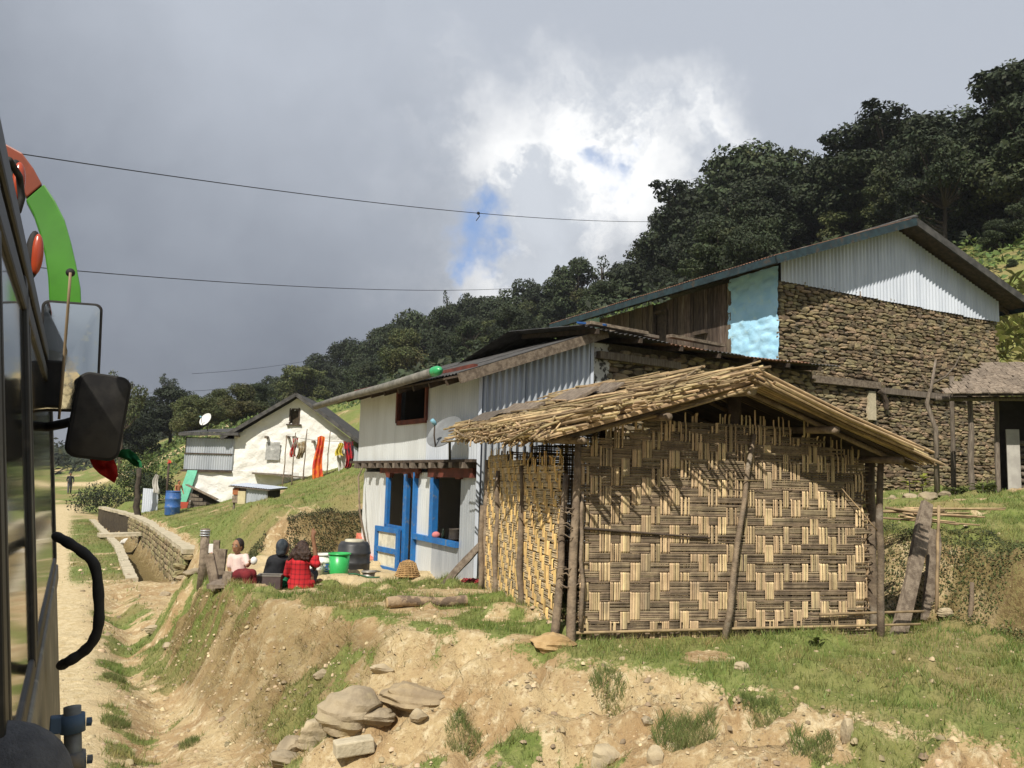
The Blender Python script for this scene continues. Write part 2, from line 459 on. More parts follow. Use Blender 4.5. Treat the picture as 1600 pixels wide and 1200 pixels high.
def ground_material():
    M = bpy.data.materials.new('earth_and_grass'); M.use_nodes = True; t = M.node_tree; t.nodes.clear()
    out = N(t, 'ShaderNodeOutputMaterial'); b = N(t, 'ShaderNodeBsdfPrincipled'); b.inputs['Roughness'].default_value = .95; b.inputs['Specular IOR Level'].default_value = .1
    at_ = N(t, 'ShaderNodeAttribute'); at_.attribute_name = 'cover'
    sp = N(t, 'ShaderNodeSeparateColor'); L(t, at_.outputs['Color'], sp.inputs[0])
    co = N(t, 'ShaderNodeTexCoord'); P = co.outputs['Object']
    n1, _ = noise(t, P, 1.7, 6, .6); n2, _ = noise(t, P, 9, 6, .65); n3, _ = noise(t, P, 55, 5, .65); n4, _ = noise(t, P, .35, 5, .6); n5, _ = noise(t, P, 24, 4, .6)
    soil = mixc(t, maprange(t, n1, .35, .66), (.48, .37, .205), (.35, .235, .12))
    soil = mixc(t, maprange(t, n2, .48, .70), soil, (.60, .50, .32))
    soil = mixc(t, mth(t, 'MULTIPLY', maprange(t, n5, .54, .66), .75), soil, (.27, .18, .095))
    dust = mixc(t, maprange(t, n2, .4, .65), (.60, .49, .30), (.48, .37, .20))
    soil = mixc(t, sp.outputs[2], soil, dust)
    soil = mixc(t, mth(t, 'MULTIPLY', maprange(t, n3, .60, .72), .55), soil, (.66, .58, .42))
    soil = mixc(t, mth(t, 'MULTIPLY', maprange(t, n3, .40, .28), .5), soil, (.25, .17, .09))
    moss_shade_c = mixc(t, maprange(t, n5, .4, .62), (.13, .092, .04), (.22, .17, .075))
    soil = mixc(t, sp.outputs[1], soil, moss_shade_c)
    gcol = mixc(t, maprange(t, n2, .35, .65), (.11, .165, .034), (.19, .22, .065))
    gcol = mixc(t, maprange(t, n4, .45, .62), gcol, (.24, .205, .085))
    gcol = mixc(t, mth(t, 'MULTIPLY', maprange(t, n5, .5, .68), .6), gcol, (.07, .095, .028))
    fac = mth(t, 'ADD', sp.outputs[0], mth(t, 'MULTIPLY', mth(t, 'SUBTRACT', n3, .5), 1.2))
    fac = maprange(t, mth(t, 'ADD', fac, mth(t, 'MULTIPLY', mth(t, 'SUBTRACT', n5, .5), .9)), .30, .62)
    col = mixc(t, mth(t, 'MULTIPLY', fac, .92), soil, gcol)
    L(t, col, b.inputs['Base Color'])
    hgt = mth(t, 'ADD', mth(t, 'MULTIPLY', n3, .6), mth(t, 'MULTIPLY', n2, .9)); hgt = mth(t, 'ADD', hgt, mth(t, 'MULTIPLY', n5, .8))
    bp = N(t, 'ShaderNodeBump'); bp.inputs['Strength'].default_value = .9; bp.inputs['Distance'].default_value = .03; L(t, hgt, bp.inputs['Height'])
    L(t, bp.outputs[0], b.inputs['Normal']); L(t, b.outputs[0], out.inputs[0])
    return M
M_GROUND = ground_material()
# one continuous relief, its faces shared out between track, hillside and ground
fc = V[Q].mean(1)
fs_, fw_ = fc[:, 0] * RD[0] + fc[:, 1] * RD[1], fc[:, 0] * RW[0] + fc[:, 1] * RW[1]
is_road = (fw_ > -4.0) & (fw_ < .45) & (fs_ < 66) & (fs_ > -60)
is_hill = ((fc[:, 1] + .5 * fc[:, 0]) > 52) & (fw_ > 3.0) & ~is_road
full = fastmesh('tmp', V, Q, None, True)
vn = np.zeros(len(V) * 3, dtype=np.float32); full.vertex_normals.foreach_get('vector', vn); vn = vn.reshape(-1, 3)
bpy.data.meshes.remove(full)
def sheet(name, sel, label=None):
    q = Q[sel]; u, inv = np.unique(q.ravel(), return_inverse=True)
    me = fastmesh(name, V[u], inv.reshape(-1, 4), M_GROUND, True)
    ca = me.color_attributes.new('cover', 'FLOAT_COLOR', 'POINT')
    c = np.ones((len(u), 4), dtype=np.float32); c[:, 0] = MK[0][u]; c[:, 1] = MK[1][u]; c[:, 2] = MK[2][u]
    ca.data.foreach_set('color', c.ravel())
    me.normals_split_custom_set_from_vertices(vn[u].tolist())
    o = link(name, me); o['kind'] = 'structure'
    return o
sheet('ground', ~is_road & ~is_hill)
sheet('dirt_road', is_road)
sheet('hillside', is_hill)
# ------------------------------------------------------------------ materials for buildings
M_TIN_W = mat('pale_painted_tin', (.74, .77, .78), (.64, .66, .66), 2.2, rough=.42, metal=.25, spec=.5, stretch=(1, 1, .25), c3=(.44, .40, .30), s3=1.1, lo3=.60, hi3=.78)
M_TIN_G = mat('galvanised_tin', (.50, .53, .57), (.38, .41, .45), 2.5, rough=.40, metal=.30, spec=.5, stretch=(1, 1, .2))
M_TIN_L = mat('light_galvanised_tin', (.60, .64, .71), (.50, .54, .61), 2.5, rough=.42, metal=.10, spec=.5, stretch=(1, 1, .15))
M_RUST = mat('rusty_roof_tin', (.26, .13, .075), (.14, .085, .06), 5, rough=.8, metal=.2, c3=(.30, .27, .24), s3=2)
M_DARKTIN = mat('sooty_roof_tin', (.10, .095, .09), (.05, .048, .046), 4, rough=.75, metal=.2)
M_TIMBER = mat('weathered_timber', (.20, .165, .13), (.105, .083, .065), 7, rough=.9, bump=.4, bscale=40, stretch=(6, 6, .6), isl=.3, obr=.15)
M_PLANK = mat('grey_plank', (.25, .20, .15), (.125, .095, .07), 5, rough=.9, bump=.5, bscale=30, stretch=(3, 3, 3), isl=.15, obr=.22)
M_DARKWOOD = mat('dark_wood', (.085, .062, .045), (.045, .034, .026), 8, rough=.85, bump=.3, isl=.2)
M_WALLPLANK = mat('wall_plank', (.15, .115, .085), (.065, .047, .036), 6, rough=.9, bump=.5, bscale=26, stretch=(5, 5, .5), obr=.4, hue=.015, c3=(.27, .23, .19), s3=2.2, lo3=.58, hi3=.75)
M_BLUEGREEN = mat('blue_green_fascia_paint', (.026, .05, .06), (.018, .03, .036), 6, rough=.7, c3=(.06, .048, .038), s3=5)
M_BLUE = mat('blue_paint', (.02, .16, .44), (.025, .12, .33), 5, rough=.55, c3=(.16, .19, .22), s3=14, lo3=.56, hi3=.70)
M_SKYBLUE = mat('sky_blue_limewash', (.46, .76, .96), (.38, .68, .90), 3, rough=.9, bump=.6, bscale=14, c3=(.55, .80, .88), s3=5, lo3=.55, hi3=.75)
M_REDPAINT = mat('red_brown_paint', (.16, .045, .03), (.09, .03, .022), 6, rough=.7)
M_PINK = mat('orange_red_plaster', (.60, .16, .10), (.50, .14, .09), 4, rough=.9, bump=.3, c3=(.45, .26, .2), s3=5)
M_WHITEWASH = mat('whitewash', (.80, .79, .75), (.72, .70, .65), 1.4, rough=.95, bump=.9, bscale=5.5, bdist=.05, c3=(.55, .50, .42), s3=2.6, lo3=.66, hi3=.85)
M_MORTAR = mat('mud_mortar', (.085, .065, .04), (.05, .038, .024), 9, rough=1, bump=.6)
M_STONE = mat('wall_stone', (.275, .21, .125), (.155, .122, .078), 5, rough=.92, bump=.7, bscale=22, isl=.42, obr=.0, hue=.022, c3=(.12, .105, .08), s3=3.0, lo3=.52, hi3=.72)
M_STONE1 = mat('wall_stone_face', (.285, .215, .125), (.16, .125, .08), 5, rough=.92, bump=.7, bscale=22, obr=.42, hue=.022, c3=(.12, .105, .08), s3=3.0, lo3=.56, hi3=.75)
M_INTERIOR = mat('painted_dark_interior', (.035, .028, .022), (.02, .016, .013), 4, rough=.95)  # near-black colour stands in for the shade inside openings
M_CONC = mat('old_concrete', (.52, .45, .32), (.38, .33, .23), 5, rough=.95, bump=.6, bscale=25, c3=(.26, .24, .15), s3=2.5, lo3=.58, hi3=.78)

class Frame:
    """u along the wall, v inwards (away from the viewer), z up"""
    def __init__(s, o, a):
        s.o = Vector(o); s.a = Vector((a[0], a[1], 0)).normalized(); s.b = Vector((-s.a.y, s.a.x, 0))
    def p(s, u, v, z): return s.o + s.a * u + s.b * v + ZU * z
def corr(mb, fr, u0, u1, bot, top, v=0.0, pitch=.076, amp=.009, spw=4, rows=1, ph=0.0):
    """corrugated sheet standing in the plane v; bot/top are numbers or functions of u"""
    fb = bot if callable(bot) else (lambda u: bot); ft = top if callable(top) else (lambda u: top)
    n = max(2, int((u1 - u0) / pitch * spw)); vs = []; fs = []
    for i in range(n + 1):
        u = u0 + (u1 - u0) * i / n; off = amp * math.sin(2 * math.pi * u / pitch + ph)
        b_, t_ = fb(u), ft(u)
        for r_ in range(rows + 1): vs.append(fr.p(u, v + off, b_ + (t_ - b_) * r_ / rows))
    for i in range(n):
        for r_ in range(rows):
            a = i * (rows + 1) + r_; fs.append((a, a + rows + 1, a + rows + 2, a + 1))
    mb.add(vs, fs)
def roof_sheet(mb, A, B, C, D, pitch=.10, amp=.012, spw=3):
    """corrugated roof panel: A-B along the eave, D-C along the ridge; flutes run A->D"""
    A, B, C, D = map(Vector, (A, B, C, D)); nrm = (B - A).cross(D - A).normalized()
    n = max(2, int((B - A).length / pitch * spw)); vs = []; fs = []
    for i in range(n + 1):
        t_ = i / n; o_ = nrm * (amp * math.sin(2 * math.pi * t_ * (B - A).length / pitch))
        vs += [A.lerp(B, t_) + o_, D.lerp(C, t_) + o_]
    for i in range(n): fs.append((2 * i, 2 * i + 2, 2 * i + 3, 2 * i + 1))
    mb.add(vs, fs)
def stone_shape(fr, u, z, wd, ht, v0, proud, r=rnd):
    """irregular flat-faced stone in a wall: 8-sided outline, front ring inset"""
    out = []; inn = []; tl = r.gauss(0, .07)
    base = [(-.5, -.25), (-.5, .28), (-.28, .5), (.25, .5), (.5, .22), (.5, -.26), (.24, -.5), (-.27, -.5)]
    for (x_, y_) in base:
        jx, jy = r.uniform(-.09, .09), r.uniform(-.10, .10)
        out.append(fr.p(u + (x_ + jx) * wd, v0 + .06, z + (y_ + jy) * ht + tl * (x_ + jx) * wd))
        k = r.uniform(.72, .9)
        inn.append(fr.p(u + (x_ + jx) * wd * k, v0 - proud * r.uniform(.55, 1.1), z + (y_ + jy) * ht * k + tl * (x_ + jx) * wd * k))
    mid = [o_.lerp(i_, .55) - fr.b * (proud * .35) for o_, i_ in zip(out, inn)]
    c = sum(inn, Vector()) / 8 - fr.b * (proud * r.uniform(.0, .35))
    vs = out + mid + inn + [c]; fs = []
    for i in range(8):
        j = (i + 1) % 8
        fs += [(i, j, j + 8, i + 8), (i + 8, j + 8, j + 16, i + 16), (i + 16, j + 16, 24)]
    return vs, fs
def stone_wall(fr, u0, u1, bot, top, parent, ch=(.055, .11), cw=(.12, .34), v0=0.0, proud=.05, limit=300, skip=None, name='stone', M1=None, M2=None, seed=3):
    r = random.Random(seed); st = []
    zmin = min(bot(u0 + (u1 - u0) * i / 20) for i in range(21)); zmax = max(top(u0 + (u1 - u0) * i / 20) for i in range(21))
    z = zmin
    wz = lambda a, b: .10 * (float(fbm(a * .9 + seed, b * 1.3, seed, 2)) - .5)
    while z < zmax + .1:
        h = r.uniform(*ch); u = u0 - r.uniform(0, .1)
        wav = r.uniform(0, 6)
        while u < u1:
            wd = r.uniform(*cw) * (1.0 if r.random() < .8 else .6); hh = h * r.uniform(.8, 1.25)
            if r.random() < .05: hh *= 1.5; wd *= 1.1
            uc = u + wd / 2; zc = z + h / 2 + wz(uc, z) + r.uniform(-.018, .018)
            if u0 - .03 < uc < u1 + .03 and bot(uc) <= zc <= top(uc) - .02 and not (skip and skip(uc, zc)):
                wd2 = min(wd, 2 * (u1 + .04 - uc), 2 * (uc - u0 + .04))
                if wd2 > .05: st.append((wd2 * hh, uc, zc, wd2 * .98, hh * .99))
            u += wd
        z += h
    st.sort(key=lambda q: -q[0])
    rest = MB()
    for i, (ar, uc, zc, wd, hh) in enumerate(st):
        vs, fs = stone_shape(fr, uc, zc, wd, hh, v0, proud * r.uniform(.5, 1.4), r)
        if i < limit: MB().add(vs, fs).build(name, M1 or M_STONE1, parent, smooth=False)
        else: rest.add(vs, fs)
    if rest.v:
        o = rest.build(name + 's', M2 or M_STONE, parent); o['kind'] = 'stuff'
    return len(st)

# ================================================================== stone house (upper right)
SH = Frame((6.29, 20.0, 0), (.892, .452))
ZB = 2.75
sh = empty('stone_house', SH.p(4, 4, ZB), 'two-storey rough stone house with sky blue corner and silvery tin gable', 'house')
SHW, SHL = 8.1, 8.9
def sh_top(u): return 7.45
mw = MB()
mw.poly_prism([SH.p(0.03, .03, ZB - .6), SH.p(SHW - .03, .03, ZB - .6), SH.p(SHW - .03, .03, 7.5), SH.p(0.03, .03, 7.5)], SH.b * .4)
mw.poly_prism([SH.p(0.03, .43, ZB - .6), SH.p(.43, .43, ZB - .6), SH.p(.43, .43, 7.7), SH.p(.03, .43, 7.7)], SH.b * (SHL - .43))
mw.poly_prism([SH.p(SHW - .43, .43, ZB - .6), SH.p(SHW - .03, .43, ZB - .6), SH.p(SHW - .03, .43, 7.7), SH.p(SHW - .43, .43, 7.7)], SH.b * (SHL - .43))
mw.poly_prism([SH.p(.43, SHL - .4, ZB - .6), SH.p(SHW - .43, SHL - .4, ZB - .6), SH.p(SHW - .43, SHL - .4, 7.7), SH.p(.43, SHL - .4, 7.7)], SH.b * .4)
mw.build('wall', M_MORTAR, sh)
def sh_skip(u, z):
    return (0.9 < u < 3.2 and 5.02 < z < 5.24) or (3.3 < u < 6.6 and 4.93 < z < 5.12) or (2.82 < u < 3.12 and 4.3 < z < 5.0)
stone_wall(SH, 0, SHW, lambda u: ZB - .2, lambda u: 7.47, sh, ch=(.05, .10), cw=(.12, .42), proud=.04, limit=300, skip=sh_skip)
# left side, long wall: rough stones on the low part, planks and blue render above
SL = Frame(SH.p(0, SHL, 0), (-SH.b.x, -SH.b.y))       # u runs from the far end towards the corner
ul = lambda d: SHL - d                                 # d metres from the near corner
mb = MB(); mb.box(SL.p(ul(.9), .0, 6.1), (.1, .1, .1))
# blue limewashed panel, uneven surface
def rough_panel(fr, u0, u1, z0, z1, v, nu, nz, amp, seed):
    vs = []; fs = []
    for j in range(nz + 1):
        for i in range(nu + 1):
            u = u0 + (u1 - u0) * i / nu; z = z0 + (z1 - z0) * j / nz
            o_ = (float(fbm(u * 5 + seed, z * 9 + seed, seed, 3)) - .5) * amp
            eu = (float(fbm(z * 5, seed * 1.7, seed, 2)) - .5) * .10 if i in (0, nu) else 0
            vs.append(fr.p(u + eu, v + o_, z))
    for j in range(nz):
        for i in range(nu):
            a = j * (nu + 1) + i; fs.append((a, a + 1, a + nu + 2, a + nu + 1))
    return vs, fs
m_ = MB().add(*rough_panel(SL, ul(1.72), ul(.0), 5.35, 7.78, -.05, 34, 44, .10, 5)); m_.build('blue_wall_panel', M_SKYBLUE, sh, smooth=True)
m_ = MB().add(*rough_panel(SL, ul(SHL + .0), ul(7.75), 5.6, 7.78, -.05, 16, 24, .08, 8)); m_.build('blue_wall_panel', M_SKYBLUE, sh, smooth=True)
u = ul(7.75)
while u < ul(1.78):
    wd = rnd.uniform(.13, .24); um = u + wd / 2
    if not (ul(4.85) < um < ul(4.25)):
        z0 = 5.35 + rnd.uniform(-.05, .05)
        MB().bar(SL.p(um, -.045 + rnd.uniform(-.012, .012), z0), SL.p(um + rnd.uniform(-.015, .015), -.045 + rnd.uniform(-.012, .012), 7.7), wd * .96, .03, up=SL.b).build('wall_plank', M_WALLPLANK, sh)
    u += wd
mb = MB()
for d0 in (4.25, 4.85): mb.bar(SL.p(ul(d0), -.06, 5.4), SL.p(ul(d0), -.06, 7.4), .07, .07)
mb.bar(SL.p(ul(4.85), -.06, 7.42), SL.p(ul(4.25), -.06, 7.42), .08, .07); mb.build('door_frame', M_DARKWOOD, sh)
MB().box(SL.p(ul(4.55), .02, 6.4), (.56, .03, 2.0), SL.a, SL.b).build('door', M_DARKWOOD, sh)
MB().box(SL.p(ul(2.75), -.10, 6.55), (.5, .14, .10), SL.a, SL.b).build('window_sill', M_DARKWOOD, sh)
MB().box(SL.p(ul(6.9), -.10, 6.5), (.5, .14, .10), SL.a, SL.b).build('window_sill', M_DARKWOOD, sh)
stone_wall(SL, 0, SHL, lambda u: 2.4, lambda u: 5.4, sh, limit=30, name='side_stone', seed=9)
# gable cladding: overlapping corrugated sheets
EZ, RZ = 7.75, 9.42                                     # eave and ridge heights
def rake(u, ov=.7):
    h = SHW / 2; k = (RZ - EZ) / (h + ov); return RZ - abs(u - h) * k - .12
k = 0; u = .02
while u < SHW - .05:
    u2 = min(u + .82, SHW - .02); mb = MB()
    zb = 7.40 - .012 * k * (1 if k % 2 else 1.2)
    corr(mb, SH, u, min(u2 + .03, SHW), (lambda q, zb=zb: zb), rake, v=-.06 - .004 * (k % 2), pitch=.125, amp=.024, spw=6)
    mb.build('gable_sheet', M_TIN_L, sh, smooth=True); u = u2; k += 1
MB().box(SH.p(SHW / 2, .02, 7.36), (SHW, .10, .07), SH.a, SH.b).build('wall_plate', M_DARKWOOD, sh)
# roof
OF, OS = .62, .72
rk = (RZ - EZ) / (SHW / 2 + OS)
for sgn, e in ((-1, -OS), (1, SHW + OS)):
    r0, r1 = SH.p(SHW / 2, -OF, RZ), SH.p(SHW / 2, SHL + .9, RZ)
    e0, e1 = SH.p(e, -OF, EZ), SH.p(e, SHL + .9, EZ)
    nseg = 6; rf = None
    for i in range(nseg):
        a_, b_ = i / nseg, (i + 1) / nseg + .004
        mb = MB(); dz = ZU * (.05 + .006 * (i % 2))
        roof_sheet(mb, e0.lerp(e1, a_) + dz, e0.lerp(e1, b_) + dz, r0.lerp(r1, b_) + dz, r0.lerp(r1, a_) + dz)
        mb.build('roof_sheet', M_RUST, sh, smooth=True)
    mb = MB(); mb.poly_prism([e0, e1, r1, r0], ZU * -.03); mb.build('roof_deck', M_DARKWOOD, sh)
    mb = MB(); mb.bar(e0 + ZU * -.06, e1 + ZU * -.06, .045, .17); mb.build('fascia_board', M_BLUEGREEN, sh)
    mb = MB(); mb.bar(e0 + ZU * -.06 - SH.b * .03, r0 + ZU * -.06 - SH.b * .03, .045, .19); mb.build('barge_board', M_BLUEGREEN if sgn < 0 else M_DARKTIN, sh)
    for i in range(10):
        d = .1 + i * 1.05
        q = SH.p(e, d, EZ - .12); q2 = SH.p(e - sgn * 1.2, d, EZ - .12 + 1.2 * rk)
        MB().bar(q, q2, .07, .10).build('rafter', M_DARKWOOD, sh)
mb = MB(); mb.tube([SH.p(SHW / 2, -OF - .02, RZ + .07), SH.p(SHW / 2, SHL + .9, RZ + .07)], .09, 8, flat=.6); mb.build('ridge_cap', M_DARKTIN, sh, smooth=True)
# beam, braces and openings in the gable wall
MB().box(SH.p(2.05, -.09, 5.13), (2.3, .16, .17), SH.a, SH.b).build('beam', M_PLANK, sh)
MB().box(SH.p(4.95, -.08, 5.02), (3.2, .12, .15), SH.a, SH.b).build('beam', M_TIMBER, sh)
MB().box(SH.p(2.97, -.045, 4.62), (.25, .10, .72), SH.a, SH.b).build('pillar', M_CONC, sh)
mb = MB(); mb.tube([SH.p(3.14, -.12, 5.0), SH.p(3.32, -.12, 4.92), SH.p(3.42, -.12, 4.75), SH.p(3.44, -.12, 4.55)], [.06, .07, .07, .05], 6); mb.build('bracket', M_DARKWOOD, sh)

# ================================================================== lower house: tin-clad shop front and stone wing
SP = Frame((-2.82, 16.75, 0), (2.38, -3.75))            # front wall, u from the far left end to the near corner
LEN = 4.44
ZF = .86
shop = empty('tin_clad_shop', SP.p(LEN / 2, 1.5, ZF), 'two-storey shop clad in pale tin with bright blue door and window frames', 'house')
Z1, Z2 = 2.62, 2.72                                     # soffit of the floor beam band
GA = Frame(SP.p(LEN + .12, -.12, 0), (SP.b.x, SP.b.y))  # gable side, u runs back from the front corner
# lower front: openings (u0,u1,z0)
DO = (1.15, 2.33); WI = (2.95, 3.86); WZ = 1.52
def sheets(fr, u0, u1, z0, z1, v, M, step=.82, name='metal_sheet', **kw):
    u = u0; k = 0
    while u < u1 - .02:
        u2 = min(u + step, u1); mb = MB(); corr(mb, fr, u, min(u2 + .02, u1), z0, z1, v=v - .004 * (k % 2), **kw)
        mb.build(name, M, shop, smooth=True); u = u2; k += 1
sheets(SP, 0, DO[0], ZF + .0, Z1, 0, M_TIN_W, amp=.005)
sheets(SP, DO[1], WI[0], ZF + .0, Z1, 0, M_TIN_W, amp=.005)
sheets(SP, WI[1], LEN, ZF - .1, Z1, 0, M_TIN_G, amp=.004)
sheets(SP, WI[0], WI[1], ZF - .1, WZ - .03, 0, M_TIN_G, amp=.004)
# dark room behind
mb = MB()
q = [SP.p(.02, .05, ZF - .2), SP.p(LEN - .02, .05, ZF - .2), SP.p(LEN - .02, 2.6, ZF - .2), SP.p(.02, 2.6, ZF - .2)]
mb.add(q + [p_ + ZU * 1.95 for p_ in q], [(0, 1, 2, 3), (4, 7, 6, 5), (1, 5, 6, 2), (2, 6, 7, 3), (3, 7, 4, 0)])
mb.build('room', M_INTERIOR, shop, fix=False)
for i in range(3):
    MB().box(SP.p(WI[0] + .3 + .45 * i, 1.0 + .2 * i, 1.62 + .13 * i), (.5, .25, .03), SP.a, SP.b).build('shelf', M_TIMBER, shop)
# blue frames
fr_ = MB()
fr_.bar(SP.p(DO[0] + .06, -.03, 1.62), SP.p(DO[0] + .06, -.03, Z1), .10, .06, up=SP.b)
fr_.bar(SP.p(DO[0] + .04, -.03, 1.66), SP.p(2.0, -.03, 1.64), .06, .06, up=SP.b)
fr_.bar(SP.p(2.0, -.035, ZF), SP.p(2.0, -.035, Z1 - .03), .14, .07, up=SP.b)
fr_.bar(SP.p(DO[1] + .01, -.03, ZF), SP.p(DO[1] + .01, -.03, Z1), .045, .10, up=SP.b)
fr_.build('door_frame', M_BLUE, shop)
# the half door, standing ajar outward
dl = empty('half_door', SP.p(.72, -.05, ZF)); dl.parent = shop; dl.location = SP.p(.72, -.05, ZF) - shop.location
D = Frame(SP.p(.90, -.10, 0), (SP.a.x * .98 - SP.b.x * .02, SP.a.y * .98 - SP.b.y * .02))
mb = MB()
for uu in (.05, 1.0): mb.bar(D.p(uu, 0, ZF + .02), D.p(uu, 0, ZF + .78), .11, .04, up=D.b)
for zz in (.05, .38, .74): mb.bar(D.p(.0, -.003, ZF + zz), D.p(1.05, -.003, ZF + zz), .04, .09, up=ZU)
mb.build('frame', M_BLUE, dl)
for z0, z1 in ((.09, .34), (.42, .70)):
    mb = MB(); corr(mb, D, .10, .95, ZF + z0, ZF + z1, v=.012, amp=.006); mb.build('panel', mat('cream_tin', (.66, .63, .50), rough=.5), dl, smooth=True)
wf = MB()
wf.bar(SP.p(WI[0] + .05, -.02, WZ), SP.p(WI[0] + .05, -.02, Z1), .13, .10, up=SP.b)
wf.bar(SP.p(DO[1], -.04, WZ + .03), SP.p(WI[1], -.04, WZ - .01), .09, .07, up=SP.b)
wf.build('window_frame', M_BLUE, shop)
for uu in (DO[0] + .10, 2.0, DO[1] - .02, WI[0] + .1, WI[1] - .02):
    MB().box(SP.p(uu, -.03, Z1 - .06), (.15, .06, .08), SP.a, SP.b, taper=1.4).build('capital', M_REDPAINT, shop)
MB().bar(SP.p(0.9, -.045, Z1 + .03), SP.p(2.5, -.045, Z1 + .03), .06, .10).build('lintel', M_REDPAINT, shop)
MB().bar(SP.p(2.85, -.05, Z1 - .0), SP.p(LEN - .1, -.05, Z1 - .0), .06, .15).build('lintel', M_REDPAINT, shop)
# projecting floor joists under the upper storey
for i in range(13):
    uu = .12 + i * .345
    MB().bar(SP.p(uu, -.24, Z2 + .01), SP.p(uu, .4, Z2 + .01), .11, .085, jit=.008).build('joist_end', M_TIMBER, shop)
MB().bar(SP.p(-.28, -.10, Z2 + .08), SP.p(LEN + .1, -.10, Z2 + .08), .20, .045).build('ledge_board', M_DARKWOOD, shop)
# upper front cladding, window
ZE = 4.12
UW = (1.72, 2.85, 3.48, 4.06)
zt_ = lambda u: ZE + .04 * u / LEN
sheets(SP, -.06, UW[0], 2.80, zt_, -.12, M_TIN_W, amp=.004, name='upper_sheet')
sheets(SP, UW[0], UW[1], 2.80, UW[2], -.12, M_TIN_W, amp=.004, name='upper_sheet')
sheets(SP, UW[1], LEN + .12, 2.78, zt_, -.125, M_TIN_L, amp=.006, name='upper_sheet')
mb = MB()
mb.bar(SP.p(UW[0], -.13, UW[2]), SP.p(UW[0], -.13, UW[3] + .1), .06, .08, up=SP.b); mb.bar(SP.p(UW[1], -.13, UW[2]), SP.p(UW[1], -.13, UW[3] + .1), .06, .08, up=SP.b)
mb.bar(SP.p(UW[0], -.13, UW[2]), SP.p(UW[1], -.13, UW[2]), .06, .08); mb.build('upper_window_frame', M_REDPAINT, shop)
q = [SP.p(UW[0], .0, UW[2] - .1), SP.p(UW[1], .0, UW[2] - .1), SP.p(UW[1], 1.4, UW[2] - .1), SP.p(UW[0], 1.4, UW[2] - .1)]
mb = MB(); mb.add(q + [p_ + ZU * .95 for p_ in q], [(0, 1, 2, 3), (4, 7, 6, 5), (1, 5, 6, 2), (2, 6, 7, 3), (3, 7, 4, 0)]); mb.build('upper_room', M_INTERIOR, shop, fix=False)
# gable side in heavier grey-blue corrugated tin
rk2 = .36
def gtop(u): return 4.13 + rk2 * u
u = 0.0; k = 0
while u < 2.05:
    u2 = min(u + .84, 2.08); mb = MB(); corr(mb, GA, u, u2, 1.0, gtop, v=.0 - .004 * (k % 2), pitch=.115, amp=.032, spw=6); mb.build('side_sheet', M_TIN_G, shop, smooth=True); u = u2; k += 1
MB().bar(GA.p(0, -.02, 1.0), GA.p(0, -.02, 4.08), .05, .05).build('corner_trim', M_TIN_L, shop)
MB().bar(GA.p(2.09, -.03, 1.6), GA.p(2.09, -.03, gtop(2.05) - .02), .05, .05).build('corner_trim', M_TIN_L, shop)
# lean-to roof over the front
for i in range(5):
    a_, b_ = i / 5, (i + 1) / 5 + .005
    e0, e1 = SP.p(-.75, -.62, 3.97), SP.p(LEN + .35, -.62, 4.02); r0, r1 = SP.p(-.75, 2.1, 3.97 + 2.72 * rk2), SP.p(LEN + .35, 2.1, 4.02 + 2.72 * rk2)
    mb = MB(); dz = ZU * (.03 + .006 * (i % 2)); roof_sheet(mb, e0.lerp(e1, a_) + dz, e0.lerp(e1, b_) + dz, r0.lerp(r1, b_) + dz, r0.lerp(r1, a_) + dz); mb.build('roof_sheet', M_DARKTIN, shop, smooth=True)
MB().poly_prism([e0, e1, r1, r0], ZU * -.03).build('roof_deck', M_DARKWOOD, shop)
MB().bar(e1 + ZU * -.05 + SP.a * .02, r1 + ZU * -.05 + SP.a * .02, .04, .15).build('barge_board', M_PLANK, shop)
mb = MB(); mb.bar(SP.p(-.1, -.2, ZE + .03), SP.p(LEN + .1, -.2, ZE + .08), .08, .10); mb.build('eave_beam', M_REDPAINT, shop)
for i in range(9):
    uu = -.1 + i * .56; MB().bar(SP.p(uu, -.6, 3.94), SP.p(uu, .5, 3.94 + 1.1 * rk2), .05, .08).build('rafter', M_DARKWOOD, shop)
# gutter: split pipe along the eave with a green bottle stuck on its end
mb = MB(); g0, g1 = SP.p(-1.0, -.70, 3.90), SP.p(LEN - .25, -.70, 4.12)
mb.tube([g0, g0.lerp(g1, .3) + ZU * .01, g0.lerp(g1, .65) - ZU * .015, g1], [.062, .066, .068, .07], 12); gt = mb.build('gutter_pipe', mat('grey_pipe', (.20, .19, .165), (.12, .115, .10), 9, rough=.7), shop, smooth=True)
mb = MB(); dg = (g1 - g0).normalized(); mb.lathe(g1 - dg * .05, [(0.01, 0), (.075, .0), (.08, .05), (.07, .09), (.078, .13), (.06, .2), (.02, .23), (0.001, .24)], 14, Z=dg)
mb.build('green_bottle_end', mat('green_plastic', (.03, .36, .13), (.04, .28, .10), rough=.3, spec=.5), shop, smooth=True)
# orange-red plinth below the left end
MB().poly_prism([SP.p(-.12, -.16, ZF - .4), SP.p(.95, -.16, ZF - .4), SP.p(.75, -.12, ZF + .16), SP.p(.32, -.10, ZF + .24), SP.p(.02, -.06, ZF + .52), SP.p(-.12, -.05, ZF + .58)], SP.b * .12).build('plinth', M_PINK, shop)
# end wall on the far left
MB().poly_prism([SP.p(0, .02, ZF - .3), SP.p(0, 3.2, ZF - .3), SP.p(0, 3.2, 5.2), SP.p(0, .02, 4.0)], SP.a * .06).build('end_wall', M_TIN_W, shop)

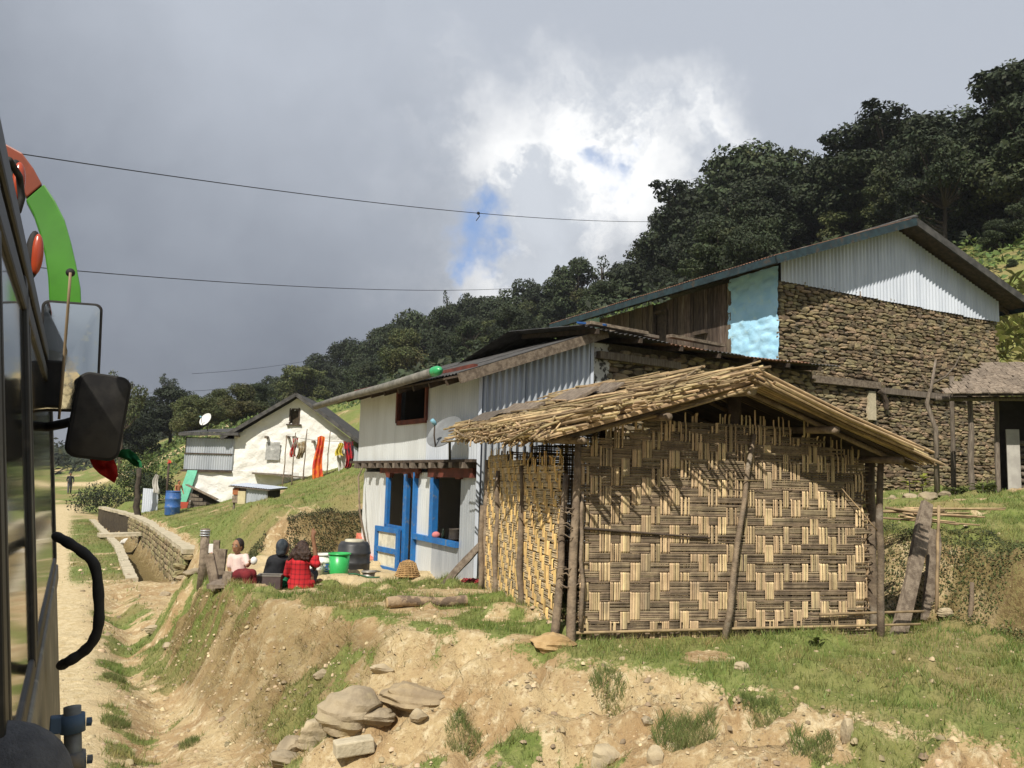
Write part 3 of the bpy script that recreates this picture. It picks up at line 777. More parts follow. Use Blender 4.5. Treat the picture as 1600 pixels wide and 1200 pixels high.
# stone wing behind, its long side running back to the right
WG = Frame(GA.p(2.12, .05, 0), (SP.b.x, SP.b.y))
wing = empty('stone_wing', WG.p(2.5, 1.5, 1.2), 'low shaded rubble stone wing with sagging rusty roof edge', 'house')
WLN = 5.6
MB().poly_prism([WG.p(0, .03, .8), WG.p(WLN, .03, .8), WG.p(WLN, .03, 4.85), WG.p(0, .03, 4.85)], WG.b * 3.4).build('wall', M_MORTAR, wing)
stone_wall(WG, .36, WLN, lambda u: 2.2, lambda u: 4.8, wing, limit=160, seed=21)
M_PATCHWASH = mat('flaking_whitewash', (.62, .61, .57), (.45, .43, .39), 4, rough=.95, bump=.7, bscale=16, c3=(.06, .055, .05), s3=9, lo3=.50, hi3=.58)
m_ = MB().add(*rough_panel(WG, .0, .36, 2.2, 4.82, -.03, 8, 40, .09, 12)); m_.build('whitewashed_quoin', M_PATCHWASH, wing, smooth=True)
MB().bar(WG.p(.1, -.06, 4.62), WG.p(1.9, -.06, 4.60), .14, .12).build('beam', M_TIMBER, wing)
for i in range(7):
    a_, b_ = i / 7, (i + 1) / 7 + .004
    sag = lambda t_: ZU * (-.10 * math.sin(t_ * 3.1))
    e0, e1 = WG.p(-.55, -.48, 4.98), WG.p(WLN + .2, -.48, 4.93); r0, r1 = WG.p(-.55, 1.7, 5.17), WG.p(WLN + .2, 1.7, 5.12)
    mb = MB(); dz = ZU * (.01 * (i % 2)); roof_sheet(mb, e0.lerp(e1, a_) + dz + sag(a_), e0.lerp(e1, b_) + dz + sag(b_), r0.lerp(r1, b_) + dz, r0.lerp(r1, a_) + dz, amp=.016)
    mb.build('roof_sheet', M_RUST if i in (2, 4, 5) else M_DARKTIN, wing, smooth=True)
    MB().bar(e0.lerp(e1, a_ + .05) - ZU * .06 + sag(a_), r0.lerp(r1, a_ + .05) - ZU * .06, .06, .08).build('rafter', M_DARKWOOD, wing)
e2, r2 = WG.p(-.55, 1.7, 5.17), WG.p(WLN + .2, 1.7, 5.12)
mb = MB(); roof_sheet(mb, WG.p(-.55, 3.9, 4.7), WG.p(WLN + .2, 3.9, 4.7), r2, e2); mb.build('roof_sheet', M_DARKTIN, wing, smooth=True)
for (uu, vv, l, wd, M) in ((-.3, -.3, 1.3, .16, M_PLANK), (.4, -.1, 1.0, .2, M_TIMBER), (1.5, -.25, 1.4, .14, M_PLANK)):
    MB().bar(WG.p(uu, vv, 5.07), WG.p(uu + l, vv + .1, 5.06), wd, .05).build('roof_board', M, wing)
MB().poly_prism([WG.p(-.45, -.2, 5.06), WG.p(.0, -.38, 5.05), WG.p(.25, -.25, 5.05), WG.p(-.1, .1, 5.09)], ZU * .03).build('blue_plastic_scrap', mat('blue_plastic', (.03, .10, .30), rough=.4), wing)
# ================================================================== woven bamboo hut
M_CANE_V = mat('split_bamboo_pale', (.57, .43, .245), (.40, .295, .165), 9, rough=.7, isl=.30, obr=.25, hue=.012, stretch=(1, 1, .5), c3=(.30, .235, .15), s3=2.2, lo3=.52, hi3=.72)
M_CANE_H = mat('split_bamboo_weathered', (.25, .19, .12), (.14, .105, .07), 9, rough=.8, isl=.32, obr=.20, hue=.01, stretch=(1, 1, 1), c3=(.38, .30, .19), s3=1.8, lo3=.55, hi3=.75)
M_CANE_L = mat('split_bamboo_golden', (.68, .47, .19), (.50, .34, .14), 8, rough=.65, isl=.28, obr=.2, hue=.012)
M_CANE_LH = mat('split_bamboo_grey', (.52, .41, .26), (.36, .28, .17), 9, rough=.8, isl=.35, obr=.2)
M_CANE_R = mat('roof_cane', (.42, .31, .17), (.25, .18, .10), 7, rough=.75, isl=.45, hue=.014, c3=(.16, .12, .08), s3=2.5, lo3=.55, hi3=.75)
M_CANE_R1 = mat('roof_cane_single', (.44, .325, .175), (.26, .19, .105), 7, rough=.75, obr=.42, hue=.014, c3=(.17, .13, .085), s3=2.5, lo3=.58, hi3=.78)
M_POLE = mat('bark_pole', (.25, .19, .13), (.14, .105, .075), 9, rough=.9, bump=.6, bscale=35, obr=.25, c3=(.27, .23, .18), s3=4, lo3=.55, hi3=.75)
HB = 1.13
HU = Frame((.55, 7.8, 0), (.975, .224))
HW_, HL_ = 3.06, 3.75
hut = empty('woven_bamboo_hut', HU.p(HW_ / 2, HL_ / 2, HB), 'small hut of woven split bamboo walls under a ragged cane roof', 'hut')
RZH, EZL, EZR = 3.48, 2.90, 2.74
def weave(fr, u0, u1, zb, zt, pu, pz, amp, Mv, Mh, seed, rev=7, ragged=.16, sparse_r=0.0):
    r = random.Random(seed)
    nc = int((u1 - u0) / pu); z00 = min(zb(u0), zb(u1)); zmax = max(zt(u0 + (u1 - u0) * i / 30) for i in range(31)); nr = int((zmax - z00) / pz) + 1
    tri = []; d = 0; step = 1; left = rev
    for c in range(nc):
        tri.append(d); d += step; left -= 1
        if left <= 0: step = -step; left = r.choice((1, 2, 3, 4, 6))
        if r.random() < .06: d += 1
    flip = {(r.randrange(nc), r.randrange(nr + 1)) for _ in range(nc * nr // 40)}
    def over(c, q):
        c = max(0, min(nc - 1, c)); k_ = ((q + tri[c]) % 4) < 2
        return (not k_) if (c, q) in flip else k_
    cw = [pu * r.uniform(.90, 1.02) for _ in range(nc)]
    def cane(mb, path, wd, th, wvec, nvec):
        n = len(path); vs = []; fs = []
        for p_ in path:
            vs += [p_ - wvec * (wd / 2), p_ + nvec * th, p_ + wvec * (wd / 2), p_ - nvec * (th * .4)]
        for i in range(n - 1):
            for k in range(4):
                k2 = (k + 1) % 4; fs.append((i * 4 + k, i * 4 + k2, i * 4 + 4 + k2, i * 4 + 4 + k))
        fs += [(0, 1, 2, 3), ((n - 1) * 4 + 3, (n - 1) * 4 + 2, (n - 1) * 4 + 1, (n - 1) * 4)]
        mb.add(vs, fs)
    nv = -fr.b
    for c in range(nc):
        uc = u0 + (c + .5) * pu; mb = MB(); n = r.choice((4, 4, 5, 5, 6)); wd = cw[c] / n
        if r.random() < .08: n = max(2, n - 2)
        lean = r.uniform(-.012, .012)
        for i in range(n):
            uu = uc - cw[c] / 2 + wd * (i + .5) + r.uniform(-.002, .002)
            zs = zb(uc) + r.uniform(-.02, .14); ze = zt(uc) + r.uniform(-ragged, .10)
            path = []; q = int((zs - z00) / pz) - 1
            tw = r.uniform(-.010, .010)
            while z00 + q * pz < ze:
                zc = z00 + (q + .5) * pz; off = -amp if over(c, q) else amp
                for zz in (zc - pz * .32, zc + pz * .32):
                    if zs - .001 <= zz <= ze: path.append(fr.p(uu + lean * (zz - zs) + tw * (zz - zs), off + r.uniform(-.0015, .0015), zz))
                q += 1
            if len(path) > 1: cane(mb, path, wd * r.uniform(.88, 1.04), .004, fr.a, nv)
        if mb.v: mb.build('upright_strip', Mv, hut, fix=False)
    for q in range(nr):
        zc = z00 + (q + .5) * pz; mb = MB(); n = 6; hd = pz * .99 / n
        us = [u for u in [u0 + i * pu for i in range(nc + 1)] if zt(u) - .05 > zc and zb(u) < zc + .02]
        if len(us) < 3: continue
        a_, b_ = min(us), max(us)
        for i in range(n):
            zz = zc - pz * .47 + hd * (i + .5); path = []
            ua, ub = a_ - r.uniform(-.06, .10), b_ + r.uniform(-.06, .12)
            wob = r.uniform(0, 6); tilt = r.uniform(-.004, .004)
            for c in range(-2, nc + 2):
                uc = u0 + (c + .5) * pu
                for uu in (uc - pu * .32, uc + pu * .32):
                    if ua <= uu <= ub:
                        off = amp if over(c, q) else -amp
                        path.append(fr.p(uu, off + r.uniform(-.0015, .0015), zz + .004 * math.sin(uu * 2.3 + wob) + tilt * (uu - u0)))
            if len(path) > 1: cane(mb, path, hd * r.uniform(.92, 1.14), .0035, ZU, nv)
        if mb.v: mb.build('level_strip', Mh, hut, fix=False)
ftop = lambda u: min(HB + 2.02, (EZL + (RZH - EZL) * (u + .30) / 1.88 if u < 1.58 else RZH - (RZH - EZR) * (u - 1.58) / 1.97) - .12)
weave(HU, .10, HW_ - .02, lambda u: HB - .02 + .03 * u / HW_, ftop, .096, .086, .009, M_CANE_V, M_CANE_H, 5, rev=3)
HLf = Frame(HU.p(0, HL_, 0), (-HU.b.x, -HU.b.y))
lbot = lambda u: HB - .06 + .02 * (HL_ - u) / HL_
weave(HLf, .05, HL_ - .22, lbot, lambda u: HB + 1.58 + .045 * (HL_ - u) + .03 * math.sin(u * 2.2), .088, .080, .012, M_CANE_L, M_CANE_LH, 8, rev=40, ragged=.16)
# plain back and right walls (seen only through gaps)
HR = Frame(HU.p(HW_, 0, 0), (HU.b.x, HU.b.y))
weave(HR, .05, HL_ - .05, lambda u: HB + .1, lambda u: HB + 1.62, .11, .11, .010, M_CANE_V, M_CANE_H, 12, rev=30)
HBk = Frame(HU.p(HW_, HL_, 0), (-HU.a.x, -HU.a.y))
weave(HBk, .05, HW_ - .05, lambda u: HB, lambda u: HB + 1.62 + .62 * max(0, 1 - abs(u - 1.5) / 1.6), .11, .11, .010, M_CANE_V, M_CANE_H, 13, rev=30)
def pole(p, q, r0, r1, parent=None, name='pole', M=None, seg=6, wob=.018, n=8):
    p = Vector(p); q = Vector(q); pts = []; rad = []
    for i in range(seg + 1):
        t_ = i / seg; j = wob if 0 < i < seg else 0
        pts.append(p.lerp(q, t_) + Vector((rnd.uniform(-j, j), rnd.uniform(-j, j), 0))); rad.append((r0 + (r1 - r0) * t_) * rnd.uniform(.9, 1.1))
    return MB().tube(pts, rad, n).build(name, M or M_POLE, parent, smooth=True)
pole(HU.p(.02, -.06, HB - .2), HU.p(.06, -.02, HB + 1.72), .042, .030, hut, 'corner_post')
pole(HU.p(-.13, .02, HB - .15), HU.p(-.01, .10, HB + 1.45), .040, .030, hut, 'corner_post')
pole(HU.p(.10, -.06, HB + .1), HU.p(.10, -.05, HB + 1.30), .020, .016, hut, 'corner_post')
pole(HU.p(1.46, -.07, HB - .08), HU.p(1.80, -.05, HB + 1.88), .036, .020, hut, 'slanting_post')
pole(HU.p(HW_ + .02, -.10, HB - .12), HU.p(HW_ + .10, -.05, HB + 1.66), .036, .032, hut, 'corner_post')
pole(HU.p(HW_ + .12, .15, HB - .12), HU.p(HW_ + .10, .12, HB + 1.66), .055, .05, hut, 'corner_post')
pole(HU.p(1.72, .08, HB - .1), HU.p(1.66, .08, RZH - .05), .075, .065, hut, 'ridge_post', M_DARKWOOD)
pole(HU.p(0, HL_, HB - .1), HU.p(0, HL_, HB + 1.65), .045, .04, hut, 'corner_post')
pole(HU.p(HW_, HL_, HB - .1), HU.p(HW_, HL_, HB + 1.6), .045, .04, hut, 'corner_post')
pole(HU.p(1.6, HL_, HB - .1), HU.p(1.6, HL_, RZH - .05), .05, .045, hut, 'ridge_post', M_DARKWOOD)
pole(HLf.p(HL_ - 1.55, -.06, HB - .1), HLf.p(HL_ - 1.75, -.03, HB + 1.55), .038, .03, hut, 'side_post')
pole(HLf.p(HL_ - 2.9, -.05, HB - .1), HLf.p(HL_ - 2.95, -.03, HB + 1.5), .034, .03, hut, 'side_post')
pole(HLf.p(.02, -.06, HB - .1), HLf.p(-.02, -.05, HB + 1.05), .04, .036, hut, 'side_post')
# roof frame
def slopeL(u, v):
    e_ = EZL + .045 * v; return e_ + (RZH + .065 * v - e_) * (u + .30) / (1.58 + .30)
def slopeR(u, v): return RZH + .065 * v - (RZH - EZR + .035 * v) * (u - 1.58) / (3.55 - 1.58)
pole(HU.p(1.58, -.42, RZH - .10), HU.p(1.58, HL_ + .4, RZH + .17), .045, .04, hut, 'ridge_pole', n=9)
for u_, f_ in ((-.02, slopeL), (.75, slopeL), (2.4, slopeR), (3.1, slopeR)):
    pole(HU.p(u_, -.40 - rnd.uniform(0, .1), f_(u_, -.4) - .10), HU.p(u_, HL_ + .35, f_(u_, HL_ + .35) - .10), .034, .03, hut, 'purlin')
for v_ in (-.18, .95, 1.9, 2.9, HL_):
    pole(HU.p(-.24, v_, slopeL(-.24, v_) - .05), HU.p(1.58, v_, slopeL(1.58, v_) - .05), .026, .022, hut, 'rafter')
    pole(HU.p(3.45, v_, slopeR(3.45, v_) - .05), HU.p(1.58, v_, slopeR(1.58, v_) - .05), .026, .022, hut, 'rafter')
# thatch of canes: under-layers run down the slope, the top ones are thrown on nearly along the ridge
canes = []
def cane_tube(p, q, r_, bend=.0, seg=2, n=5):
    p = Vector(p); q = Vector(q); pts = []
    for i in range(seg + 1):
        t_ = i / seg; pts.append(p.lerp(q, t_) + ZU * (-bend * 4 * t_ * (1 - t_)))
    return pts, [r_, r_ * .95, r_ * .88][:seg + 1], n
R2 = random.Random(77)
for side in (-1, 1):
    f_ = slopeL if side < 0 else slopeR
    ue = -.30 if side < 0 else 3.42
    # packed base layer, straight down the slope
    v = -.42
    while v < HL_ + .45:
        for lay in range(2):
            u1 = ue + side * R2.uniform(-.06, .10); dv = R2.uniform(-.10, .10); th = .006 + lay * .018
            canes.append((cane_tube(HU.p(1.58 - side * R2.uniform(-.02, .06), v, f_(1.58, v) + th), HU.p(u1, v + dv, f_(u1, v + dv) + th), R2.uniform(.008, .014)), .6, side, 0))
        v += R2.uniform(.018, .030)
    # upper, jumbled
    n = 680 if side < 0 else 230
    for i in range(n):
        ln = R2.uniform(.5, 1.7); v = R2.uniform(-.40, HL_ + .35); tq = R2.random() ** .8
        u = 1.58 + (ue - 1.58) * tq
        if side < 0: ang = R2.gauss(math.pi / 2 * .80, .22)
        else: ang = R2.gauss(0.12, .16)
        du = side * math.cos(ang) * ln * (1 if side < 0 else 1); dv = math.sin(ang) * ln * (1 if R2.random() < .92 else -1)
        ua, ub = u - du / 2, u + du / 2; va, vb = v - dv / 2, v + dv / 2
        va = max(va, -.62 - R2.uniform(0, .12)); vb = max(vb, -.62)
        lo, hi = (ue - .12, 1.62) if side < 0 else (1.55, ue + .14)
        ua = min(max(ua, lo - R2.uniform(0, .06)), hi); ub = min(max(ub, lo - R2.uniform(0, .06)), hi)
        if abs(ua - ub) + abs(va - vb) < .3: continue
        h = (.04 + .15 * R2.random() ** 1.3 + .03 * (1 - tq)) if side < 0 else (.045 + .055 * R2.random())
        if abs(ua - ub) + abs(va - vb) > .25:
            canes.append((cane_tube(HU.p(ua, va, f_(ua, va) + h), HU.p(ub, vb, f_(ub, vb) + h + R2.uniform(-.02, .03)), R2.uniform(.008, .0165), R2.uniform(-.01, .025)), 1.0 + (va < 0.6), side, 1))
# ragged bundle along the left eave
for i in range(330):
    v = R2.uniform(-.40, HL_ + .4); ln = R2.uniform(.25, .7); ang = R2.gauss(.7, .5)
    u = -.30 - R2.uniform(-.05, .12); 
    canes.append((cane_tube(HU.p(u + ln * math.cos(ang), v + ln * math.sin(ang), slopeL(u, v) + R2.uniform(.02, .20) + ln * .30 * math.cos(ang)), HU.p(u, v, slopeL(u, v) + R2.uniform(-.08, .17)), R2.uniform(.008, .015)), 1.2, -1, 1))
# long canes down the front edge of the right slope and over the peak
for i in range(34):
    u1 = 3.42 + R2.uniform(-.35, .12); v = -.46 - R2.uniform(-.16, .10); h = R2.uniform(.0, .12)
    u0_ = 1.55 + R2.uniform(-.05, .5)
    canes.append((cane_tube(HU.p(u0_, v, slopeR(u0_, v) + h), HU.p(u1, v + R2.uniform(-.05, .08), slopeR(u1, v) + h * .7), R2.uniform(.009, .015), .02), 2.4, 1, 1))
for i in range(26):
    u0_ = 1.62 + R2.uniform(-.15, .05); u1 = u0_ - R2.uniform(.7, 1.7); v = -.44 - R2.uniform(-.2, .12); h = R2.uniform(-.06, .18)
    canes.append((cane_tube(HU.p(u0_, v, slopeL(u0_, v) + h), HU.p(u1, v + R2.uniform(.0, .5), slopeL(u1, v) + h), R2.uniform(.009, .016), .02), 2.4, -1, 1))
for i in range(40):                                    # short stalks along the ridge
    v = R2.uniform(-.45, HL_ + .3); canes.append((cane_tube(HU.p(1.58 + R2.uniform(-.25, .1), v, slopeL(1.58, v) + R2.uniform(.05, .11)), HU.p(1.6 + R2.uniform(-.2, .25), v + R2.uniform(.5, 1.3), slopeL(1.58, v + .8) + R2.uniform(.04, .10)), R2.uniform(.008, .014)), 1.4, 1, 1))
order = sorted(range(len(canes)), key=lambda i: -canes[i][1] * (1 + .3 * R2.random()))
big = set(order[:298]); rest = MB()
for i, c_ in enumerate(canes):
    (pts, rad, n), _, _, _ = c_
    if i in big: MB().tube(pts, rad, 6).build('roof_cane', M_CANE_R1, hut, smooth=False, fix=False)
    else: rest.tube(pts, rad, n)
o = rest.build('roof_canes', M_CANE_R, hut, fix=False); o['kind'] = 'stuff'
# dark sheets added under the canes keep the roof dark from below
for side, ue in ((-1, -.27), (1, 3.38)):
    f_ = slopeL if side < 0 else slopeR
    MB().poly_prism([HU.p(1.58, -.32, RZH - .015), HU.p(1.58, HL_ + .3, f_(1.58, HL_ + .3) - .015), HU.p(ue, HL_ + .3, f_(ue, HL_ + .3) - .015), HU.p(ue, -.32, f_(ue, -.32) - .015)], ZU * -.012).build('roof_dark_sheet', M_DARKWOOD, hut)
# loose battens and ties on the walls
pole(HU.p(.02, -.03, HB + .98), HU.p(1.35, -.03, HB + .90), .012, .008, hut, 'batten', M_DARKWOOD, wob=.004)
pole(HU.p(.0, -.035, HB + .06), HU.p(HW_ + .5, -.05, HB + .10), .014, .012, hut, 'bottom_rail', M_CANE_R1, wob=.006)
pole(HU.p(HW_ - .6, -.05, HB + .2), HU.p(HW_ + .55, -.04, HB + .22), .012, .012, hut, 'bottom_rail', M_CANE_R1, wob=.006)
pole(HU.p(HW_ - .35, -.06, HB + 1.40), HU.p(HW_ + .02, -.08, HB + 1.0), .006, .005, hut, 'tie', M_CANE_R1, wob=.004)
pole(HU.p(1.25, -.05, HB + 1.45), HU.p(1.85, -.10, HB + 1.44), .005, .004, hut, 'tie', M_CANE_R1, wob=.006)
for i in range(11):                                    # bark ties and twigs twisted at the corner
    z = HB + R2.uniform(.25, 1.25); a0 = R2.uniform(-.18, -.02); b0 = a0 + R2.uniform(.08, .22)
    MB().tube([HU.p(a0, -.02, z), HU.p((a0 + b0) / 2, -.07, z + R2.uniform(-.05, .05)), HU.p(b0, -.05, z + R2.uniform(-.08, .08))], .005, 5).build('tie', M_POLE, hut, smooth=True)
# ================================================================== vegetation
M_LEAF = {
 'oak': mat('oak_leaves', (.040, .054, .023), (.022, .030, .014), 1.2, rough=.7, isl=.5, obr=.30, hue=.03, trans=.12, c3=(.085, .085, .025), s3=.7, lo3=.55, hi3=.8),
 'pale': mat('pale_leaves', (.085, .100, .034), (.050, .062, .022), 1.2, rough=.7, isl=.5, obr=.25, hue=.03, trans=.15, c3=(.15, .115, .045), s3=.8, lo3=.5, hi3=.75),
 'bush': mat('bush_leaves', (.10, .14, .035), (.06, .09, .025), 2, rough=.7, isl=.5, obr=.2, hue=.03, trans=.2),
}
M_TRUNK = mat('trunk_bark', (.075, .06, .045), (.04, .032, .025), 6, rough=.95, bump=.5)
def leaf_quads(cen, nrm, size, r):
    """rhombic leaves at cen (n,3) facing nrm, returns V,F"""
    n = len(cen); t_ = r.normal(size=(n, 3)); t_ -= nrm * (t_ * nrm).sum(1, keepdims=True); t_ /= np.linalg.norm(t_, axis=1, keepdims=True) + 1e-9
    b_ = np.cross(nrm, t_); sz = size * r.uniform(.6, 1.35, (n, 1))
    V_ = np.stack([cen - t_ * sz, cen + b_ * sz * .55 + nrm * sz * .12, cen + t_ * sz, cen - b_ * sz * .55 + nrm * sz * .12], 1).reshape(-1, 3)
    return V_, np.arange(4 * n).reshape(n, 4)
def tree_variant(kind, seed):
    r = np.random.default_rng(seed); pr = random.Random(seed)
    lobes = []; tr = MB()
    if kind == 'broad':
        th = .42; n = 24
        for i in range(n):
            a = pr.uniform(0, 6.28); z = pr.uniform(.30, .93); rad = (.36 * math.sin(math.pi * min(1, (z - .12) / .95)) ** .7) * pr.uniform(.35, 1.05)
            lobes.append((rad * math.cos(a), rad * math.sin(a), z, pr.uniform(.07, .15), pr.uniform(.05, .10)))
        lobes.append((0.02, 0, .90, .14, .10)); lobes.append((0, 0, .65, .2, .16))
    elif kind == 'tall':
        th = .6; n = 20
        for i in range(n):
            a = pr.uniform(0, 6.28); z = pr.uniform(.45, .95); rad = pr.uniform(.08, .27) * (1.15 - .3 * abs(z - .7))
            lobes.append((rad * math.cos(a), rad * math.sin(a), z, pr.uniform(.06, .13), pr.uniform(.045, .08)))
        lobes.append((0, 0.02, .93, .12, .07))
    elif kind == 'round':
        th = .3; n = 18
        for i in range(n):
            a = pr.uniform(0, 6.28); z = pr.uniform(.15, .88); rad = (.40 * math.sin(math.pi * min(1, (z + .08) / 1.05)) ** .6) * pr.uniform(.4, 1)
            lobes.append((rad * math.cos(a), rad * math.sin(a), z, pr.uniform(.12, .19), pr.uniform(.09, .13)))
        lobes.append((0, 0, .5, .27, .25)); lobes.append((0, 0, .86, .15, .12))
    else:  # sparse
        th = .7; n = 11
        for i in range(n):
            a = pr.uniform(0, 6.28); z = pr.uniform(.4, .97); rad = pr.uniform(.06, .28)
            lobes.append((rad * math.cos(a), rad * math.sin(a), z, pr.uniform(.06, .10), pr.uniform(.05, .08)))
    for i in range({'broad': 26, 'tall': 22, 'round': 20, 'sparse': 10}[kind]):     # small sprays that break the outline
        lx_, ly_, lz_, lr_, lh_ = pr.choice(lobes[:n]); a = pr.uniform(0, 6.28); e_ = pr.uniform(-.3, 1.3); k_ = pr.uniform(1.0, 1.35)
        lobes.append((lx_ + lr_ * k_ * math.cos(a) * math.cos(e_), ly_ + lr_ * k_ * math.sin(a) * math.cos(e_), lz_ + lh_ * k_ * math.sin(e_), pr.uniform(.025, .05), pr.uniform(.02, .04)))
    # trunk and limbs
    bend = pr.uniform(-.04, .04)
    top = Vector((bend, pr.uniform(-.03, .03), th + .12))
    tr.tube([(0, 0, -.06), (bend * .3, 0, th * .4), tuple(top * .8), tuple(top)], [.030, .022, .016, .010], 7)
    for (x_, y_, z_, rx, rz) in lobes:
        st_ = Vector((bend * .5, 0, max(.10, min(th, z_ - .14)))); e_ = Vector((x_, y_, z_)); mdp = st_.lerp(e_, .5) + Vector((0, 0, -.02))
        tr.tube([st_, mdp, e_], [.012, .008, .004], 5, caps=False)
    VV = []; FF = []; k = 0
    dens = {'broad': 900, 'tall': 760, 'round': 900, 'sparse': 420}[kind]
    for (x_, y_, z_, rx, rz) in lobes:
        n = max(40, int(dens * (rx / .14) ** 2))
        d = r.normal(size=(n, 3)); d /= np.linalg.norm(d, axis=1, keepdims=True)
        # sub-clumps: push points towards a few bumps on the lobe
        bumps = r.normal(size=(14, 3)); bumps /= np.linalg.norm(bumps, axis=1, keepdims=True)
        near = (d @ bumps.T).max(1)
        rr = (.50 + .62 * ss(.55, .97, near)) * r.uniform(.72, 1.12, n)
        c = np.array([x_, y_, z_]) + d * rr[:, None] * np.array([rx, rx, rz])
        nn = d * .8 + r.normal(size=(n, 3)) * .55 + np.array([0, 0, .25]); nn /= np.linalg.norm(nn, axis=1, keepdims=True)
        v_, f_ = leaf_quads(c, nn, .0150, r); VV.append(v_); FF.append(f_ + k); k += len(v_)
    me = fastmesh('crown', np.concatenate(VV), np.concatenate(FF), None)
    tm = bpy.data.meshes.new('trunk'); tm.from_pydata(tr.v, [], tr.f); tm.shade_smooth(); tm.materials.append(M_TRUNK)
    return me, tm
TV = {}
def tv(kind, i, leaf):
    key = (kind, i, leaf)
    if key not in TV:
        a, b = tree_variant(kind, {'broad': 100, 'tall': 200, 'round': 300, 'sparse': 400}[kind] + i)
        a.materials.append(M_LEAF[leaf]); TV[key] = (a, b)
    return TV[key]
def tree(x, y, h, wd, kind, leaf, label, group, vi=None, sink=.3):
    vi = rnd.randrange(3) if vi is None else vi
    c, t_ = tv(kind, vi, leaf); z = gz(x, y) - sink
    o = empty('tree', (x, y, z), label, 'tree', group); o.rotation_euler.z = rnd.uniform(0, 6.28)
    for nm, me in (('trunk', t_), ('crown', c)):
        q = link(nm, me, o); q.scale = (wd, wd, h)
    return o
TREE_LABELS = {}
# skyline trees: image column, row of the top, distance, width factor, kind, foliage, what singles it out
SKY_T = [
 (1612, 105, 50, 17, 'broad', 'oak', 'tallest dark tree cut by the right edge of the picture'),
 (1560, 180, 54, 14, 'tall', 'oak', 'tall dark tree with bare trunk just left of the tallest one'),
 (1495, 178, 60, 16, 'broad', 'oak', 'tall dark tree with bare trunk above the right roof slope'),
 (1395, 182, 62, 18, 'broad', 'oak', 'high open-crowned dark tree behind the stone house ridge'),
 (1325, 242, 66, 16, 'broad', 'oak', 'dark tree left of the high open-crowned tree on the ridge'),
 (1275, 262, 70, 12, 'broad', 'oak', 'dark tree right of the gap in the forest skyline'),
 (1175, 232, 78, 17, 'broad', 'oak', 'massive dark tree standing highest in the middle of the forest'),
 (1222, 258, 76, 13, 'tall', 'oak', 'dark tree leaning out at the right flank of the massive one'),
 (1105, 285, 84, 16, 'broad', 'oak', 'dark tree on the left shoulder of the massive one'),
 (1072, 318, 88, 13, 'broad', 'oak', 'dark tree stepping down left of the forest peak'),
 (1042, 338, 93, 6, 'sparse', 'oak', 'small dark tree poking out where the upper wire meets the forest'),
 (1018, 372, 96, 14, 'round', 'oak', 'rounded dark tree below the end of the upper wire'),
 (945, 392, 108, 10, 'sparse', 'oak', 'thin bare-topped tree on the skyline above the tin shop'),
 (905, 408, 108, 11, 'tall', 'oak', 'feathery dark tree left of the bare-topped one'),
 (972, 412, 104, 12, 'round', 'oak', 'squat dark tree right of the bare-topped one'),
 (885, 445, 114, 12, 'broad', 'oak', 'dark tree where the lower wire meets the forest'),
 (822, 440, 122, 14, 'broad', 'oak', 'dark tree rising just right of the skyline dip'),
 (785, 470, 124, 13, 'round', 'oak', 'round dark tree between two taller skyline trees'),
 (738, 466, 130, 14, 'broad', 'oak', 'broad dark tree above the green gutter bottle'),
 (712, 464, 132, 8, 'sparse', 'oak', 'thin spindly tree above the tin shop gutter'),
 (690, 482, 128, 12, 'broad', 'oak', 'dark tree beside the spindly one above the gutter'),
 (640, 490, 134, 15, 'broad', 'oak', 'dark tree at the left end of the upper skyline'),
 (612, 508, 130, 11, 'round', 'oak', 'dark tree dropping to the notch left of the skyline end'),
 (575, 535, 146, 14, 'broad', 'oak', 'dark tree right of the lower left wood'),
 (545, 532, 150, 13, 'broad', 'oak', 'highest dark tree of the lower left wood'),
 (512, 556, 156, 13, 'round', 'oak', 'dark tree at the left edge of the lower left wood'),
 (470, 574, 120, 11, 'broad', 'pale', 'pale tree right above the white house gable'),
 (440, 590, 150, 13, 'round', 'oak', 'dark tree low on the ridge above the white house roof'),
 (372, 600, 76, 9, 'round', 'pale', 'pale olive tree behind the left roof slope of the white house'),
 (345, 622, 82, 8, 'round', 'pale', 'small olive tree beside the pale one behind the white house'),
 (398, 612, 90, 9, 'broad', 'oak', 'dark tree behind the pale olive one at the white house'),
 (300, 618, 88, 9, 'round', 'pale', 'yellowish tree above the tin lean-to of the white house'),
 (272, 606, 96, 9, 'broad', 'oak', 'dark tree left of the yellowish one above the lean-to'),
 (200, 566, 80, 7, 'sparse', 'pale', 'tall thin tree just right of the bus mirrors'),
 (176, 612, 90, 8, 'broad', 'oak', 'dark tree half hidden behind the black bus mirror'),
 (214, 622, 90, 7, 'round', 'oak', 'low dark tree right of the black bus mirror'),
 (262, 592, 230, 13, 'sparse', 'oak', 'lone far tree standing up from the distant left ridge'),
]
GT = 'skyline forest trees'
for (px, py, Y, wd, kind, leaf, lb) in SKY_T:
    p_ = at(px, py, Y); z0 = gz(p_.x, p_.y); h = max(4.0, (p_.z - z0 + .3) / .985)
    tree(p_.x, p_.y, h, min(wd, h * 1.25) * 1.0, kind, leaf, lb, GT)
_sx = [200, 300, 440, 512, 545, 575, 640, 738, 822, 885, 945, 1018, 1072, 1105, 1175, 1240, 1275, 1318, 1395, 1500, 1612]
_sy = [600, 620, 592, 556, 532, 535, 490, 466, 440, 445, 405, 372, 318, 285, 232, 290, 262, 250, 190, 185, 110]
R4 = random.Random(12); placed = []
tries = 0
fill = []
